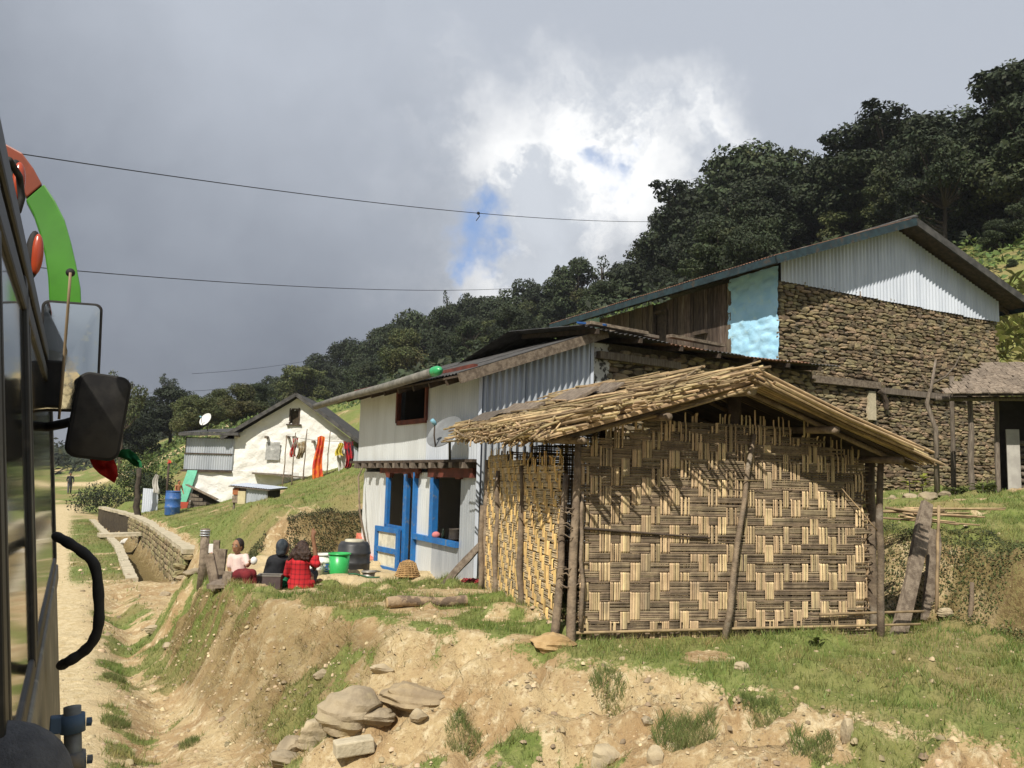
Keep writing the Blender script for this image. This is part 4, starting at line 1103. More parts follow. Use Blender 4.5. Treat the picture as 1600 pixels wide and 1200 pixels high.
while len(placed) < 118 and tries < 6000:
    tries += 1
    px = R4.uniform(430, 1640); Y = R4.uniform(46, 135)
    ps = float(np.interp(px, _sx, _sy)); py = ps + R4.uniform(18, 150)
    p_ = at(px, py, Y); z0 = gz(p_.x, p_.y); h = p_.z - z0
    if not (5.5 < h < 15): continue
    if px < 640 and Y < 70: continue
    if any((p_.x - q[0]) ** 2 + (p_.y - q[1]) ** 2 < 9 for q in placed): continue
    placed.append((p_.x, p_.y))
    kind = R4.choice(('broad', 'round', 'round', 'broad', 'tall')); leaf = 'oak' if R4.random() < .8 else 'pale'
    fill.append((px, py, p_, h, kind, leaf))
ORD = ['first', 'second', 'third', 'fourth', 'fifth', 'sixth', 'seventh', 'eighth', 'ninth', 'tenth', 'eleventh', 'twelfth', 'thirteenth', 'fourteenth', 'fifteenth', 'sixteenth', 'seventeenth', 'eighteenth', 'nineteenth', 'twentieth']
for (px, py, Y) in ((1555, 335, 44), (1610, 300, 43), (1580, 395, 40), (1625, 380, 41), (1545, 400, 42), (1600, 430, 38), (1560, 450, 39)):
    p_ = at(px, py, Y); fill.append((px, py, p_, p_.z - gz(p_.x, p_.y), 'round' if py > 390 else 'broad', 'pale' if py > 420 else 'oak'))
KW = {'broad': 'spreading', 'round': 'rounded', 'tall': 'tall'}
cols = {}
for f_ in fill: cols.setdefault(min(11, max(0, int((1640 - f_[0]) / 95))), []).append(f_)
for c_, lst in cols.items():
    for k_, (px, py, p_, h, kind, leaf) in enumerate(sorted(lst, key=lambda q: q[1])):
        lb = '%s %s tree, %s down the %s strip of forest from the right' % ('dark' if leaf == 'oak' else 'olive', KW[kind], ORD[min(k_, 19)], ORD[c_])
        tree(p_.x, p_.y, h, h * R4.uniform(.85, 1.2), kind, leaf, lb, 'hillside forest trees below the skyline')
# shrubs that cover the hillside as one mass
def cover(name, n, xr, yr, test, size, M, hgt, label, cat_, seed):
    r = np.random.default_rng(seed); x = r.uniform(*xr, n); y = r.uniform(*yr, n); keep = test(x, y, r); x, y = x[keep], y[keep]
    z = Hz(x, y); k = fbm(x * .35, y * .35, seed, 3)
    c = np.stack([x, y, z + hgt * k * r.uniform(.0, 1, len(x))], 1)
    nn = r.normal(size=(len(x), 3)) * .6 + np.array([-.2, -.5, .8]); nn /= np.linalg.norm(nn, axis=1, keepdims=True)
    v_, f_ = leaf_quads(c, nn, size, r); o = link(name, fastmesh(name, v_, f_, M)); return tag(o, label, cat_, kind='stuff')
def hill_test(x, y, r):
    s_, w_ = sw(x, y); p = y + .5 * x; n_ = fbm(x * .16, y * .16, 55, 4)
    return (p > 50) & (w_ > 6) & (n_ + .25 * r.random(len(x)) > .60)
cover('hillside_shrubs', 150000, (-55, 60), (34, 125), hill_test, .17, M_LEAF['bush'], 1.1, 'low green shrubs covering the slope under the forest', 'shrubs', 61)
cover('forest_undergrowth', 90000, (-40, 70), (40, 140), lambda x, y, r: (y + .5 * x > 62) & (x > -.09 * y - 5), .30, M_LEAF['oak'], 3.2, 'dark undergrowth between the forest trees on the hillside', 'undergrowth', 63)
# far wooded ridge on the left, one mass
cover('far_wood', 60000, (-260, -10), (170, 420), lambda x, y, r: fbm(x * .03, y * .03, 71, 4) + .2 * r.random(len(x)) > .5, .8, M_LEAF['oak'], 9.0, 'distant dark wood on the ridge at the left', 'wood', 65)

# plants hanging over the cut bank behind the yard
def bank_test(x, y, r):
    s_, w_ = sw(x, y); n1_ = fbm(x * .7, y * .7, 1) - .5; k_ = s_ + n1_ * 1.2
    return (k_ > 17.45) & (k_ < 18.35) & (w_ > 2.9) & (w_ < 7.5) & (fbm(x * 1.5, y * 1.5, 66, 3) > .36)
cover('bank_plants', 260000, (-9, 1), (13, 22), bank_test, .020, mat('bank_leaves', (.075, .080, .028), (.040, .042, .017), 2, rough=.7, isl=.5, hue=.03, trans=.15), .12, 'dark weeds covering the cut bank behind the seated women', 'weeds', 67)
def bank_test2(x, y, r):
    s_, w_ = sw(x, y); n1_ = fbm(x * .7, y * .7, 1) - .5; k_ = w_ + n1_ * .7
    return (k_ > 8.15) & (k_ < 9.3) & (s_ < 12) & (fbm(x * 1.5, y * 1.5, 68, 3) > .36)
cover('terrace_plants', 330000, (2, 12), (5, 14), bank_test2, .014, mat('terrace_leaves', (.085, .10, .030), (.045, .055, .018), 1.5, rough=.7, isl=.5, hue=.035, trans=.15, c3=(.16, .12, .05), s3=1.2, lo3=.5, hi3=.65), .15, 'green weeds hanging over the terrace bank right of the hut', 'weeds', 69)
# grass
M_GRASS = mat('grass_blades', (.13, .19, .040), (.22, .235, .075), 1.3, rough=.6, isl=.45, hue=.035, trans=.25, c3=(.34, .28, .11), s3=.9, lo3=.48, hi3=.68)
def blades(n, xr, yr, hr, wr, seed, name, label, power=1.0, test=None):
    r = np.random.default_rng(seed); x = r.uniform(*xr, n); y = r.uniform(*yr, n)
    gr = masks(x, y)[0]; cl = fbm(x * 5, y * 5, seed, 3)
    keep = r.random(n) < np.clip((gr ** power) * (.25 + 1.5 * np.clip(cl - .25, 0, 1)), 0, 1)
    if test is not None: keep &= test(x, y)
    x, y, cl, gr = x[keep], y[keep], cl[keep], gr[keep]; n = len(x); z = Hz(x, y)
    h = r.uniform(*hr, n) * (.5 + 1.0 * cl); a = r.uniform(0, 6.283, n); wv_ = r.uniform(*wr, n)
    dx, dy = np.cos(a), np.sin(a); lx, ly = r.normal(0, .45, n) * h, r.normal(0, .45, n) * h
    v_ = np.stack([np.stack([x - dx * wv_, y - dy * wv_, z - .01], 1), np.stack([x + dx * wv_, y + dy * wv_, z - .01], 1), np.stack([x + lx, y + ly, z + h], 1)], 1).reshape(-1, 3)
    o = link(name, fastmesh(name, v_, np.arange(3 * n).reshape(n, 3), M_GRASS)); return tag(o, label, 'grass', kind='stuff')
def outside_hut(x, y):
    du, dv = x - HU.o.x, y - HU.o.y; u_ = du * HU.a.x + dv * HU.a.y; v_ = du * HU.b.x + dv * HU.b.y
    return ~((u_ > -.02) & (u_ < HW_) & (v_ > -.02) & (v_ < HL_))
blades(330000, (-5.5, 9), (4.2, 13), (.025, .075), (.0022, .005), 81, 'short_grass', 'short green grass in patches on the near dirt bank', test=outside_hut)
blades(260000, (-22, 16), (13, 44), (.03, .075), (.005, .012), 83, 'slope_grass', 'green grass on the slopes behind the yard and houses')
def dry_blades(n, xr, yr, seed, name, label):
    r = np.random.default_rng(seed); x = r.uniform(*xr, n); y = r.uniform(*yr, n); mk_ = masks(x, y); cl = fbm(x * 4, y * 4, seed, 3)
    keep = r.random(n) < np.clip(mk_[1] * 1.0 * ss(.38, .58, cl) + .10 * mk_[3] * ss(.52, .62, cl), 0, 1)
    x, y = x[keep], y[keep]; n = len(x); z = Hz(x, y); h = r.uniform(.03, .10, n); a = r.uniform(0, 6.283, n); wv_ = r.uniform(.0018, .004, n); dx, dy = np.cos(a), np.sin(a)
    lx = r.normal(0, .6, n) * h - .5 * h; ly = r.normal(0, .6, n) * h - .5 * h
    v_ = np.stack([np.stack([x - dx * wv_, y - dy * wv_, z - .01], 1), np.stack([x + dx * wv_, y + dy * wv_, z - .01], 1), np.stack([x + lx, y + ly, z + h * .8], 1)], 1).reshape(-1, 3)
    o = link(name, fastmesh(name, v_, np.arange(3 * n).reshape(n, 3), mat('dry_grass_blades', (.30, .24, .10), (.20, .17, .06), 1.6, rough=.7, isl=.5, hue=.03, trans=.25, c3=(.13, .14, .045), s3=1.4, lo3=.48, hi3=.62))); return tag(o, label, 'dry grass', kind='stuff')
dry_blades(160000, (-5.5, 5), (4.4, 12), 87, 'dry_grass', 'dry olive grass hanging on the steep earth bank')
# wild tufts on the dirt bank
def tuft(x, y, h, rad, n, seed):
    r = np.random.default_rng(seed); a = r.uniform(0, 6.283, n); rr = rad * np.sqrt(r.random(n)); px_ = x + rr * np.cos(a) * .9; py_ = y + rr * np.sin(a) * .9
    z = Hz(px_, py_); hh = h * r.uniform(.5, 1.1, n); ln = r.uniform(.3, .9, n); w2 = r.uniform(.0012, .0028, n); d = r.uniform(0, 6.28, n)
    m_ = np.stack([px_ + np.cos(d) * rad * ln * .25, py_ + np.sin(d) * rad * ln * .25, z + hh * .65], 1); e_ = np.stack([px_ + np.cos(d) * rad * ln * .6, py_ + np.sin(d) * rad * ln * .6, z + hh * (1 - .2 * ln)], 1)
    ox = np.stack([np.cos(d) * w2, np.sin(d) * w2, 0 * w2], 1); b_ = np.stack([px_, py_, z - .01], 1)
    v_ = np.stack([b_ - ox, b_ + ox, m_ + ox * .8, e_, m_ - ox * .8], 1).reshape(-1, 3)
    return v_, np.arange(5 * n).reshape(n, 5)
M_TUFT = mat('tuft_blades', (.15, .20, .06), (.24, .25, .10), 3, rough=.6, isl=.4, hue=.03, trans=.4)
TUFTS = [(725, 1140, 'grass tuft right of the flat boulder on the dirt bank'), (1070, 1160, 'largest dark grass tuft low on the dirt bank'), (1268, 1172, 'grass tuft near the bottom edge right of the large one'),
 (1190, 1118, 'spiky pale grass tuft in the middle of the dirt bank'), (950, 1082, 'small grass tuft high on the dirt bank left of centre'), (180, 1130, 'grass tuft on the verge beside the bus hinge'), (180, 1060, 'green clump on the verge right of the grab handle'), (295, 1162, 'tiny grass tuft at the foot of the bank')]
def hit(px, py):
    d = ray(px, py); t_ = np.concatenate([np.arange(3, 26, .025), np.arange(26, 300, .3)])
    z_ = Hz(d.x * t_, d.y * t_); k_ = np.nonzero(CAMZ + d.z * t_ < z_)[0]
    return Vector((0, 0, CAMZ)) + d * float(t_[k_[0]] if len(k_) else 300)
for i, (px, py, lb) in enumerate(TUFTS):
    p_ = hit(px, py); big_ = 1.4 if 'largest' in lb else (.6 if 'tiny' in lb else .9)
    v_, f_ = tuft(p_.x, p_.y, .095 * big_, .17 * big_, int(700 * big_), 500 + i); o = link('grass_tuft', fastmesh('grass_tuft', v_, f_, M_TUFT, origin=tuple(p_)), loc=p_); tag(o, lb, 'grass tuft', 'grass tufts on the dirt')
# pebbles and clods, too many to count
def pebbles(n, xr, yr, sz, seed, name, label, M, test):
    r = np.random.default_rng(seed); x = r.uniform(*xr, n); y = r.uniform(*yr, n); k = test(x, y, r); x, y = x[k], y[k]; n = len(x); z = Hz(x, y)
    base = np.array([(1, 0, -.3), (.31, .95, -.3), (-.81, .59, -.3), (-.81, -.59, -.3), (.31, -.95, -.3), (.6, .35, .55), (-.25, .65, .5), (-.65, -.1, .6), (-.1, -.65, .5), (.55, -.4, .5), (0, 0, .8)])
    F_ = [(0, 1, 5), (1, 6, 5), (1, 2, 6), (2, 7, 6), (2, 3, 7), (3, 8, 7), (3, 4, 8), (4, 9, 8), (4, 0, 9), (0, 5, 9), (5, 6, 10), (6, 7, 10), (7, 8, 10), (8, 9, 10), (9, 5, 10)]
    s_ = sz[0] * (sz[1] / sz[0]) ** (r.random(n) ** 2.2); a = r.uniform(0, 6.28, n); ca, sa = np.cos(a), np.sin(a)
    B = base[None] * (1 + r.uniform(-.28, .28, (n, 11, 3))) * np.stack([s_, s_ * r.uniform(.6, 1, n), s_ * r.uniform(.5, .9, n)], 1)[:, None, :]
    X = B[..., 0] * ca[:, None] - B[..., 1] * sa[:, None] + x[:, None]; Y_ = B[..., 0] * sa[:, None] + B[..., 1] * ca[:, None] + y[:, None]; Z = B[..., 2] + z[:, None]
    v_ = np.stack([X, Y_, Z], 2).reshape(-1, 3); f_ = (np.array(F_)[None] + (np.arange(n) * 11)[:, None, None]).reshape(-1, 3)
    o = link(name, fastmesh(name, v_, f_, M)); return tag(o, label, 'pebbles', kind='stuff')
M_PEB = mat('pebble', (.44, .35, .22), (.30, .23, .14), 6, rough=.95, isl=.45, hue=.015)
pebbles(26000, (-5.5, 6), (4.2, 12), (.005, .034), 91, 'pebbles', 'loose pebbles and clods strewn over the dirt bank', M_PEB, lambda x, y, r: r.random(len(x)) < np.clip(masks(x, y)[3] * .8 * ss(.35, .6, fbm(x * 2, y * 2, 93, 3)) + .12, 0, 1))
pebbles(5000, (-14, -2), (7, 24), (.012, .07), 95, 'verge_gravel', 'loose gravel along the verge beside the dirt track', M_PEB, lambda x, y, r: (np.abs(sw(x, y)[1] - .9) < .6) & (r.random(len(x)) < .6))
# ================================================================== white house on the left
WH = Frame((at(365, 700, 37).x, 37.0, 0), (1, .02))
def wu(px): return at(px, 700, 37).x - WH.o.x
GW = wu(548)
wh = empty('white_house', WH.p(2.5, 2.5, 1.2), 'whitewashed two-storey house with dark pitched roof and tin side room', 'house')
ZA, ZEL, ZER, ZM = 5.86, 4.16, 4.14, 2.66
def rp_poly(name, pts, M, par, off, sub=True):
    return MB().poly_prism(pts, off).build(name, M, par)
def white_face(fr, u0, u1, bot, top, v, parent, name='wall', nu=60, nz=34, skip=None, M=None):
    vs = []; fs = []
    for j in range(nz + 1):
        for i in range(nu + 1):
            u = u0 + (u1 - u0) * i / nu; b_, t_ = bot(u), top(u); z = b_ + (t_ - b_) * j / nz
            o_ = (float(fbm(u * 2.3, z * 3.7, 77, 4)) - .5) * .16
            vs.append(fr.p(u, v + o_, z))
    for j in range(nz):
        for i in range(nu):
            u = u0 + (u1 - u0) * (i + .5) / nu; z = bot(u) + (top(u) - bot(u)) * (j + .5) / nz
            if skip and skip(u, z): continue
            a = j * (nu + 1) + i; fs.append((a, a + 1, a + nu + 2, a + nu + 1))
    return MB().add(vs, fs).build(name, M or M_WHITEWASH, parent, smooth=True, fix=False)
uap = wu(461)
gt_ = lambda u: ZEL + (ZA - ZEL) * u / uap if u < uap else ZA + (ZER - ZA) * (u - uap) / (GW - uap)
wx0, wx1 = wu(449), wu(465); wz0, wz1 = 4.72, 5.38
white_face(WH, 0, GW, lambda u: 1.7, gt_, 0, wh, skip=lambda u, z: wx0 < u < wx1 and wz0 < z < wz1)
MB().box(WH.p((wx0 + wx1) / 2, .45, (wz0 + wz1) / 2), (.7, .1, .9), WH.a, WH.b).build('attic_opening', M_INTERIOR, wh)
mb = MB(); mb.bar(WH.p(wx0 - .1, -.06, wz0 - .02), WH.p(wx1 + .1, -.06, wz0 - .02), .1, .06); mb.bar(WH.p(wx0 + .02, .03, wz0), WH.p(wx0 + .02, .03, wz1), .06); mb.bar(WH.p(wx1 - .02, .03, wz0), WH.p(wx1 - .02, .03, wz1), .06); mb.bar(WH.p(wx0, .03, wz1), WH.p(wx1, .03, wz1), .06); mb.build('attic_frame', M_DARKWOOD, wh)
MB().poly_prism([WH.p(.05, .15, 1.0), WH.p(GW - .05, .15, 1.0), WH.p(GW - .05, .15, ZER - .1), WH.p(uap, .15, ZA - .15), WH.p(.05, .15, ZEL - .1)], WH.b * .25).build('back_wall', M_MORTAR, wh)
MB().poly_prism([WH.p(GW - .3, .4, 1.0), WH.p(GW - .02, .4, 1.0), WH.p(GW - .02, .4, ZER), WH.p(GW - .3, .4, ZER)], WH.b * 5).build('side_wall', M_WHITEWASH, wh)
MB().poly_prism([WH.p(.02, .4, 1.0), WH.p(.3, .4, 1.0), WH.p(.3, .4, ZEL), WH.p(.02, .4, ZEL)], WH.b * 5).build('side_wall', M_WHITEWASH, wh)
# lower storey, battered at the left; mint corner strip and red base
ub = lambda z: wu(300) - (ZM - z) * .28
def lowface():
    nu, nz = 40, 16; vs = []; fs = []
    for j in range(nz + 1):
        z = 1.0 + (ZM - 1.0) * j / nz
        for i in range(nu + 1):
            u = ub(z) + (wu(470) - ub(z)) * i / nu; vs.append(WH.p(u, -.12 + (float(fbm(u * 2.3, z * 3.7, 79, 4)) - .5) * .16, z))
    for j in range(nz):
        for i in range(nu): a = j * (nu + 1) + i; fs.append((a, a + 1, a + nu + 2, a + nu + 1))
    return MB().add(vs, fs)
lowface().build('lower_wall', M_WHITEWASH, wh, smooth=True, fix=False)
M_MINT = mat('mint_green_paint', (.20, .60, .42), (.16, .50, .35), 4, rough=.8, bump=.4); M_BASERED = mat('red_base_paint', (.42, .07, .04), (.30, .06, .035), 5, rough=.8)
def strip(z0, z1, w0, w1, M, nm):
    MB().poly_prism([WH.p(ub(z0) - w0, -.26, z0), WH.p(ub(z0) + w1, -.26, z0), WH.p(ub(z1) + w1, -.26, z1), WH.p(ub(z1) - w0, -.26, z1)], WH.b * .1).build(nm, M, wh)
strip(1.30, ZM - .02, .02, .40, M_MINT, 'corner_strip'); strip(.85, 1.30, .03, .50, M_BASERED, 'base_strip')
# boarded cellar lean-to in front
c0 = [(307, 800), (313, 762), (352, 783), (352, 800)]
MB().poly_prism([WH.p(wu(a), -.5, CAMZ + (740.5 - b) / 36.3) for a, b in c0], WH.b * .25).build('cellar_hatch', M_INTERIOR, wh)
for i in range(5):
    z0 = CAMZ + (740.5 - (797 - i * 6)) / 36.3; MB().bar(WH.p(wu(306 + i), -.55, z0), WH.p(wu(347 - i * 6), -.55, z0 - .02), .03, .13, up=ZU).build('cellar_board', M_TIMBER, wh)
MB().bar(WH.p(wu(304), -.62, CAMZ + (740 - 757) / 36.3), WH.p(wu(352), -.62, CAMZ + (740 - 778) / 36.3), .35, .04).build('cellar_cover', M_PLANK, wh)
# tin side room
u = wu(292); k = 0
for zr in ((ZM + .02, 3.35), (3.37, 4.02)):
    u = wu(292 if zr[0] > 3 else 290)
    while u < -.02:
        u2 = min(u + .8, 0); mb = MB(); corr(mb, WH, u, u2 + .02, zr[0], zr[1], v=-.06 - .004 * (k % 2), pitch=.10, amp=.02, spw=5); mb.build('side_sheet', M_TIN_G, wh, smooth=True); u = u2; k += 1
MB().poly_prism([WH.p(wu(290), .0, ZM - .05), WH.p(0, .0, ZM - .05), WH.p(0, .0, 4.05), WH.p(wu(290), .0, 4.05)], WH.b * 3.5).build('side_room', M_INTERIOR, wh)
MB().bar(WH.p(wu(290), -.09, 3.36), WH.p(-.02, -.09, 3.36), .05, .05).build('rail', M_DARKWOOD, wh)
MB().bar(WH.p(wu(288), -.14, ZM - .04), WH.p(.02, -.14, ZM - .04), .22, .09).build('sill_beam', M_DARKWOOD, wh)
mb = MB(); roof_sheet(mb, WH.p(wu(284), -.45, 4.22), WH.p(.35, -.45, 4.30), WH.p(.35, 3.6, 4.75), WH.p(wu(284), 3.6, 4.6)); mb.build('side_roof', M_DARKTIN, wh, smooth=True)
MB().bar(WH.p(wu(284), -.44, 4.15), WH.p(.3, -.44, 4.22), .04, .12).build('fascia_board', M_DARKTIN, wh)
# main roof
for sg in (0, 1):
    if sg == 0: e = WH.p(-.45, -.42, ZEL - .10); 
    else: e = WH.p(wu(572), -.42, CAMZ + (747 - 697) / 36.3)
    rr_ = WH.p(uap, -.42, ZA + .16); bk = WH.b * 6.2
    mb = MB(); roof_sheet(mb, e + ZU * .03, e + bk + ZU * .03, rr_ + bk + ZU * .03, rr_ + ZU * .03); mb.build('roof_sheet', M_DARKTIN, wh, smooth=True)
    MB().poly_prism([e, rr_, rr_ + bk, e + bk], ZU * -.04).build('roof_deck', M_DARKWOOD, wh)
    MB().bar(e - ZU * .04, rr_ - ZU * .04, .05, .15).build('barge_board', M_DARKTIN, wh)
for px_, py_ in ((372, 682), (417, 683), (450, 682), (460, 682), (490, 688), (533, 690)):
    q = WH.p(wu(px_), 0, CAMZ + (742 - py_) / 36.3); MB().bar(q + WH.b * .2, q - WH.b * .35, .10, .10).build('purlin_end', M_TIMBER, wh)
mb = MB(); corr(mb, WH, GW, wu(568), 2.7, lambda u_: 3.9 - .45 * (u_ - GW), v=-.02, pitch=.10, amp=.02); mb.build('side_sheet', M_TIN_G, wh, smooth=True)
for i, (px_, py_, w2) in enumerate(((430, 739, 1.6), (470, 742, 1.4))): MB().bar(WH.p(wu(px_) - w2 / 2, -.35, CAMZ + (742 - py_) / 36.3), WH.p(wu(px_) + w2 / 2, -.35, CAMZ + (742 - py_) / 36.3 - .05), .35, .07).build('ledge_slab', M_TIMBER, wh)
# grey speckled patch where a window was walled up
vs, fs = rough_panel(WH, wu(416), wu(438), CAMZ + (742 - 718) / 36.3, CAMZ + (742 - 690) / 36.3, -.09, 10, 12, .04, 31)
MB().add(vs, fs).build('blocked_window', mat('grey_speckled_plaster', (.40, .40, .38), (.28, .28, .27), 8, rough=.95, bump=.5, c3=(.60, .59, .56), s3=6), wh, smooth=True)
def dish(name, c, rad, aim, label, parent=None, pole_to=None, M=None):
    c = Vector(c); aim = Vector(aim).normalized()
    r_ = empty(name, c if pole_to is None else pole_to, label, 'satellite dish'); M = M or mat('dish_grey', (.17, .18, .185), (.14, .145, .15), 8, rough=.5, spec=.4)
    prof = [(rad * t_, .18 * rad * t_ * t_) for t_ in (0.001, .25, .5, .75, 1.0)] + [(rad * 1.02, .18 * rad + .004), (rad, .18 * rad - .012), (rad * .5, .045 * rad - .012), (.001, -.012)]
    MB().lathe(c, prof, 28, Z=aim).build('reflector', M, r_, smooth=True)
    side_ = aim.cross(ZU).normalized(); dn = side_.cross(aim)
    if dn.z > 0: dn = -dn
    f_ = c + aim * rad * .95 + dn * rad * .15; s0 = c + dn * rad * .98 + aim * .17 * rad
    MB().tube([s0, s0.lerp(f_, .55) + dn * .03, f_], .012, 6).build('feed_arm', M_DARKWOOD, r_, smooth=True)
    MB().lathe(f_ + aim * .02, [(.001, -.06), (.03, -.06), (.035, 0), (.028, .04), (.001, .05)], 12, Z=-aim).build('receiver', mat('pale_blue_plastic', (.25, .50, .62), rough=.4), r_, smooth=True)
    if pole_to is not None:
        b_ = c - aim * .03; MB().tube([b_, b_ - aim * .08 - ZU * .04, Vector((b_.x - aim.x * .1, b_.y - aim.y * .1, pole_to[2]))], .02, 8).build('mast', M_DARKTIN, r_, smooth=True)
    return r_
dc = at(322, 656, 37.6); dish('satellite_dish', dc, .30, (-.45, -.85, .5), 'small white satellite dish above the tin side room of the white house', pole_to=(dc.x, dc.y + .2, 4.35), M=mat('dish_white', (.70, .70, .68), (.6, .6, .58), 6, rough=.5))
dc = at(697, 678, 12.95); dish('satellite_dish', dc, .30, (-.50, -.62, .62), 'grey satellite dish on the shop ledge left of the hut roof', pole_to=(dc.x + .05, dc.y + .12, 2.80))

# clothes poles and washing in front of the white house
def gpole(px, py_top, py_bot, Y, r0, label, lean=0.0, M=None, name='clothes_pole', cat_='pole', grp='clothes line poles'):
    a_ = at(px, py_top, Y); b_ = at(px + lean, py_bot, Y); b_.z = gz(b_.x, b_.y) - .1
    o = pole(b_, a_, r0, r0 * .7, None, name, M, wob=.02); return tag(o, label, cat_, grp)
CP = [(448, 680, 'leftmost thin clothes pole in front of the white house'), (462, 676, 'second clothes pole from the left, beside the red and white cloth'), (480, 670, 'clothes pole right of the patterned cloth, third from the left'), (516, 674, 'rightmost clothes pole, right of the orange sari')]
for px_, py_, lb in CP: gpole(px_, py_, 748, 35.2, .028, lb, lean=-6)
def cloth(name, px, py, wpx, hpx, Y, M, label, seed, cat_='cloth', thick=.05, par=None):
    sc_ = Y / FPX; c = at(px, py, Y); W_, H_ = wpx * sc_, hpx * sc_; nu, nv = 14, 18; vs = []; fs = []; r = random.Random(seed); ph = r.uniform(0, 6)
    for sd_ in (0, 1):
        for j in range(nv + 1):
            t_ = j / nv; wk = 1 - .25 * math.sin(t_ * 3.1 + ph) * r.uniform(.9, 1.1)
            for i in range(nu + 1):
                s_ = i / nu - .5; f_ = .05 * math.sin(s_ * 16 + ph + t_ * 2.5) * (1 + t_)
                vs.append(c + Vector((s_ * W_ * wk + .05 * math.sin(t_ * 5 + ph), f_ + sd_ * .02, -t_ * H_ + .03 * math.sin(s_ * 5 + ph))))
    n_ = (nu + 1) * (nv + 1)
    for sd_ in (0, 1):
        for j in range(nv):
            for i in range(nu):
                a = sd_ * n_ + j * (nu + 1) + i; q = (a, a + 1, a + nu + 2, a + nu + 1); fs.append(q if sd_ else q[::-1])
    o = MB().add(vs, fs).build(name, M, par, smooth=True, fix=False)
    return tag(o, label, cat_, 'washing on the line') if par is None else o
C_ = lambda n, a, b, s=6: mat(n, a, b, s, rough=.9, trans=.15, lo=.46, hi=.54)
cloth('hanging_cloth', 460, 684, 10, 30, 35.3, C_('red_white_cloth', (.62, .06, .05), (.70, .66, .62), 4), 'red and white cloth on the line, leftmost washing', 1)
cloth('hanging_cloth', 471, 690, 13, 26, 35.3, C_('brown_patterned_cloth', (.30, .22, .12), (.55, .48, .36), 7), 'brown patterned cloth beside the red and white one', 2)
cloth('hanging_cloth', 500, 682, 15, 66, 35.1, C_('orange_sari_cloth', (.78, .22, .04), (.62, .07, .05), 3), 'long orange sari hanging almost to the grass', 3)
cloth('hanging_cloth', 531, 693, 11, 19, 35.2, C_('yellow_cloth', (.72, .60, .10), (.68, .56, .12)), 'small yellow cloth on the line', 4)
cloth('hanging_cloth', 536, 697, 13, 50, 35.5, C_('white_cloth', (.74, .72, .68), (.66, .63, .58)), 'long white cloth hanging behind the yellow one', 5)
cloth('hanging_cloth', 546, 690, 12, 42, 35.2, C_('red_black_cloth', (.50, .03, .04), (.05, .03, .04), 3), 'dark red and black cloth, rightmost washing', 6)
mb = MB(); l0, l1 = at(447, 681, 35.2), at(556, 690, 35.3); mb.tube([l0.lerp(l1, i / 8) - ZU * .08 * math.sin(i / 8 * 3.14) for i in range(9)], .008, 5); tag(mb.build('clothes_line', M_DARKWOOD), 'thin washing line strung before the white house', 'line')
cp = at(522, 744, 35.0); 
# animal hutch on the bank
HC = Frame((at(363, 790, 30).x, 30.0, 0), (.90, -.30)); hz = gz(HC.o.x + .6, 29.9) + .02
hc = empty('animal_hutch', HC.p(.6, .4, hz), 'small raised animal hutch with tin side on the grassy bank', 'hutch')
for u_ in (0.03, .5, 1.35):
    for v_ in (.05, .75): MB().bar(HC.p(u_, v_, hz - .2), HC.p(u_, v_, hz + .75), .06, .06, jit=.006).build('leg', M_TIMBER, hc)
MB().poly_prism([HC.p(0, .03, hz + .22), HC.p(.52, .03, hz + .22), HC.p(.52, .03, hz + .76), HC.p(0, .03, hz + .76)], HC.b * .7).build('box', M_PLANK, hc)
MB().box(HC.p(.14, -.03, hz + .62), (.24, .06, .22), HC.a, HC.b).build('orange_panel', mat('orange_brown_board', (.36, .13, .055), (.28, .11, .05)), hc)
MB().box(HC.p(.40, -.05, hz + .42), (.30, .05, .44), HC.a, HC.b).build('cream_board', mat('cream_board', (.56, .49, .30), (.48, .41, .25)), hc)
MB().box(HC.p(.12, -.03, hz + .36), (.22, .04, .24), HC.a, HC.b).build('grey_board', M_PLANK, hc)
mb = MB(); corr(mb, HC, .54, 1.40, hz + .12, hz + .74, v=.0, pitch=.11, amp=.022); mb.build('tin_side', M_TIN_G, hc, smooth=True)
MB().poly_prism([HC.p(.54, .04, hz + .15), HC.p(1.4, .04, hz + .15), HC.p(1.4, .04, hz + .7), HC.p(.54, .04, hz + .7)], HC.b * .68).build('box', M_INTERIOR, hc)
mb = MB(); roof_sheet(mb, HC.p(-.1, -.15, hz + .84), HC.p(1.55, -.15, hz + .74), HC.p(1.55, .95, hz + .80), HC.p(-.1, .95, hz + .92)); mb.build('roof', M_TIN_L, hc, smooth=True)
MB().poly_prism([HC.p(-.1, -.15, hz + .81), HC.p(1.55, -.15, hz + .71), HC.p(1.55, .95, hz + .77), HC.p(-.1, .95, hz + .89)], ZU * -.03).build('roof_board', M_TIMBER, hc)
# blue barrel
bp_ = at(269, 800, 34); bz = gz(bp_.x, bp_.y) - .02
br = empty('blue_barrel', (bp_.x, bp_.y, bz), 'blue plastic water barrel beside the mint green house corner', 'barrel')
M_BARREL = mat('blue_barrel_plastic', (.045, .13, .36), (.035, .10, .29), 6, rough=.45, c3=(.16, .20, .28), s3=5)
MB().lathe((bp_.x, bp_.y, bz), [(.001, 0), (.26, 0), (.28, .03), (.285, .28), (.30, .30), (.30, .34), (.285, .36), (.29, .60), (.305, .62), (.305, .66), (.29, .68), (.28, .88), (.265, .92), (.25, .92), (.245, .86), (.001, .86)], 28).build('body', M_BARREL, br, smooth=True)
MB().lathe((bp_.x, bp_.y, bz), [(.266, .90), (.287, .90), (.287, .945), (.266, .945), (.266, .90)], 28).build('rim', M_BARREL, br, smooth=True)
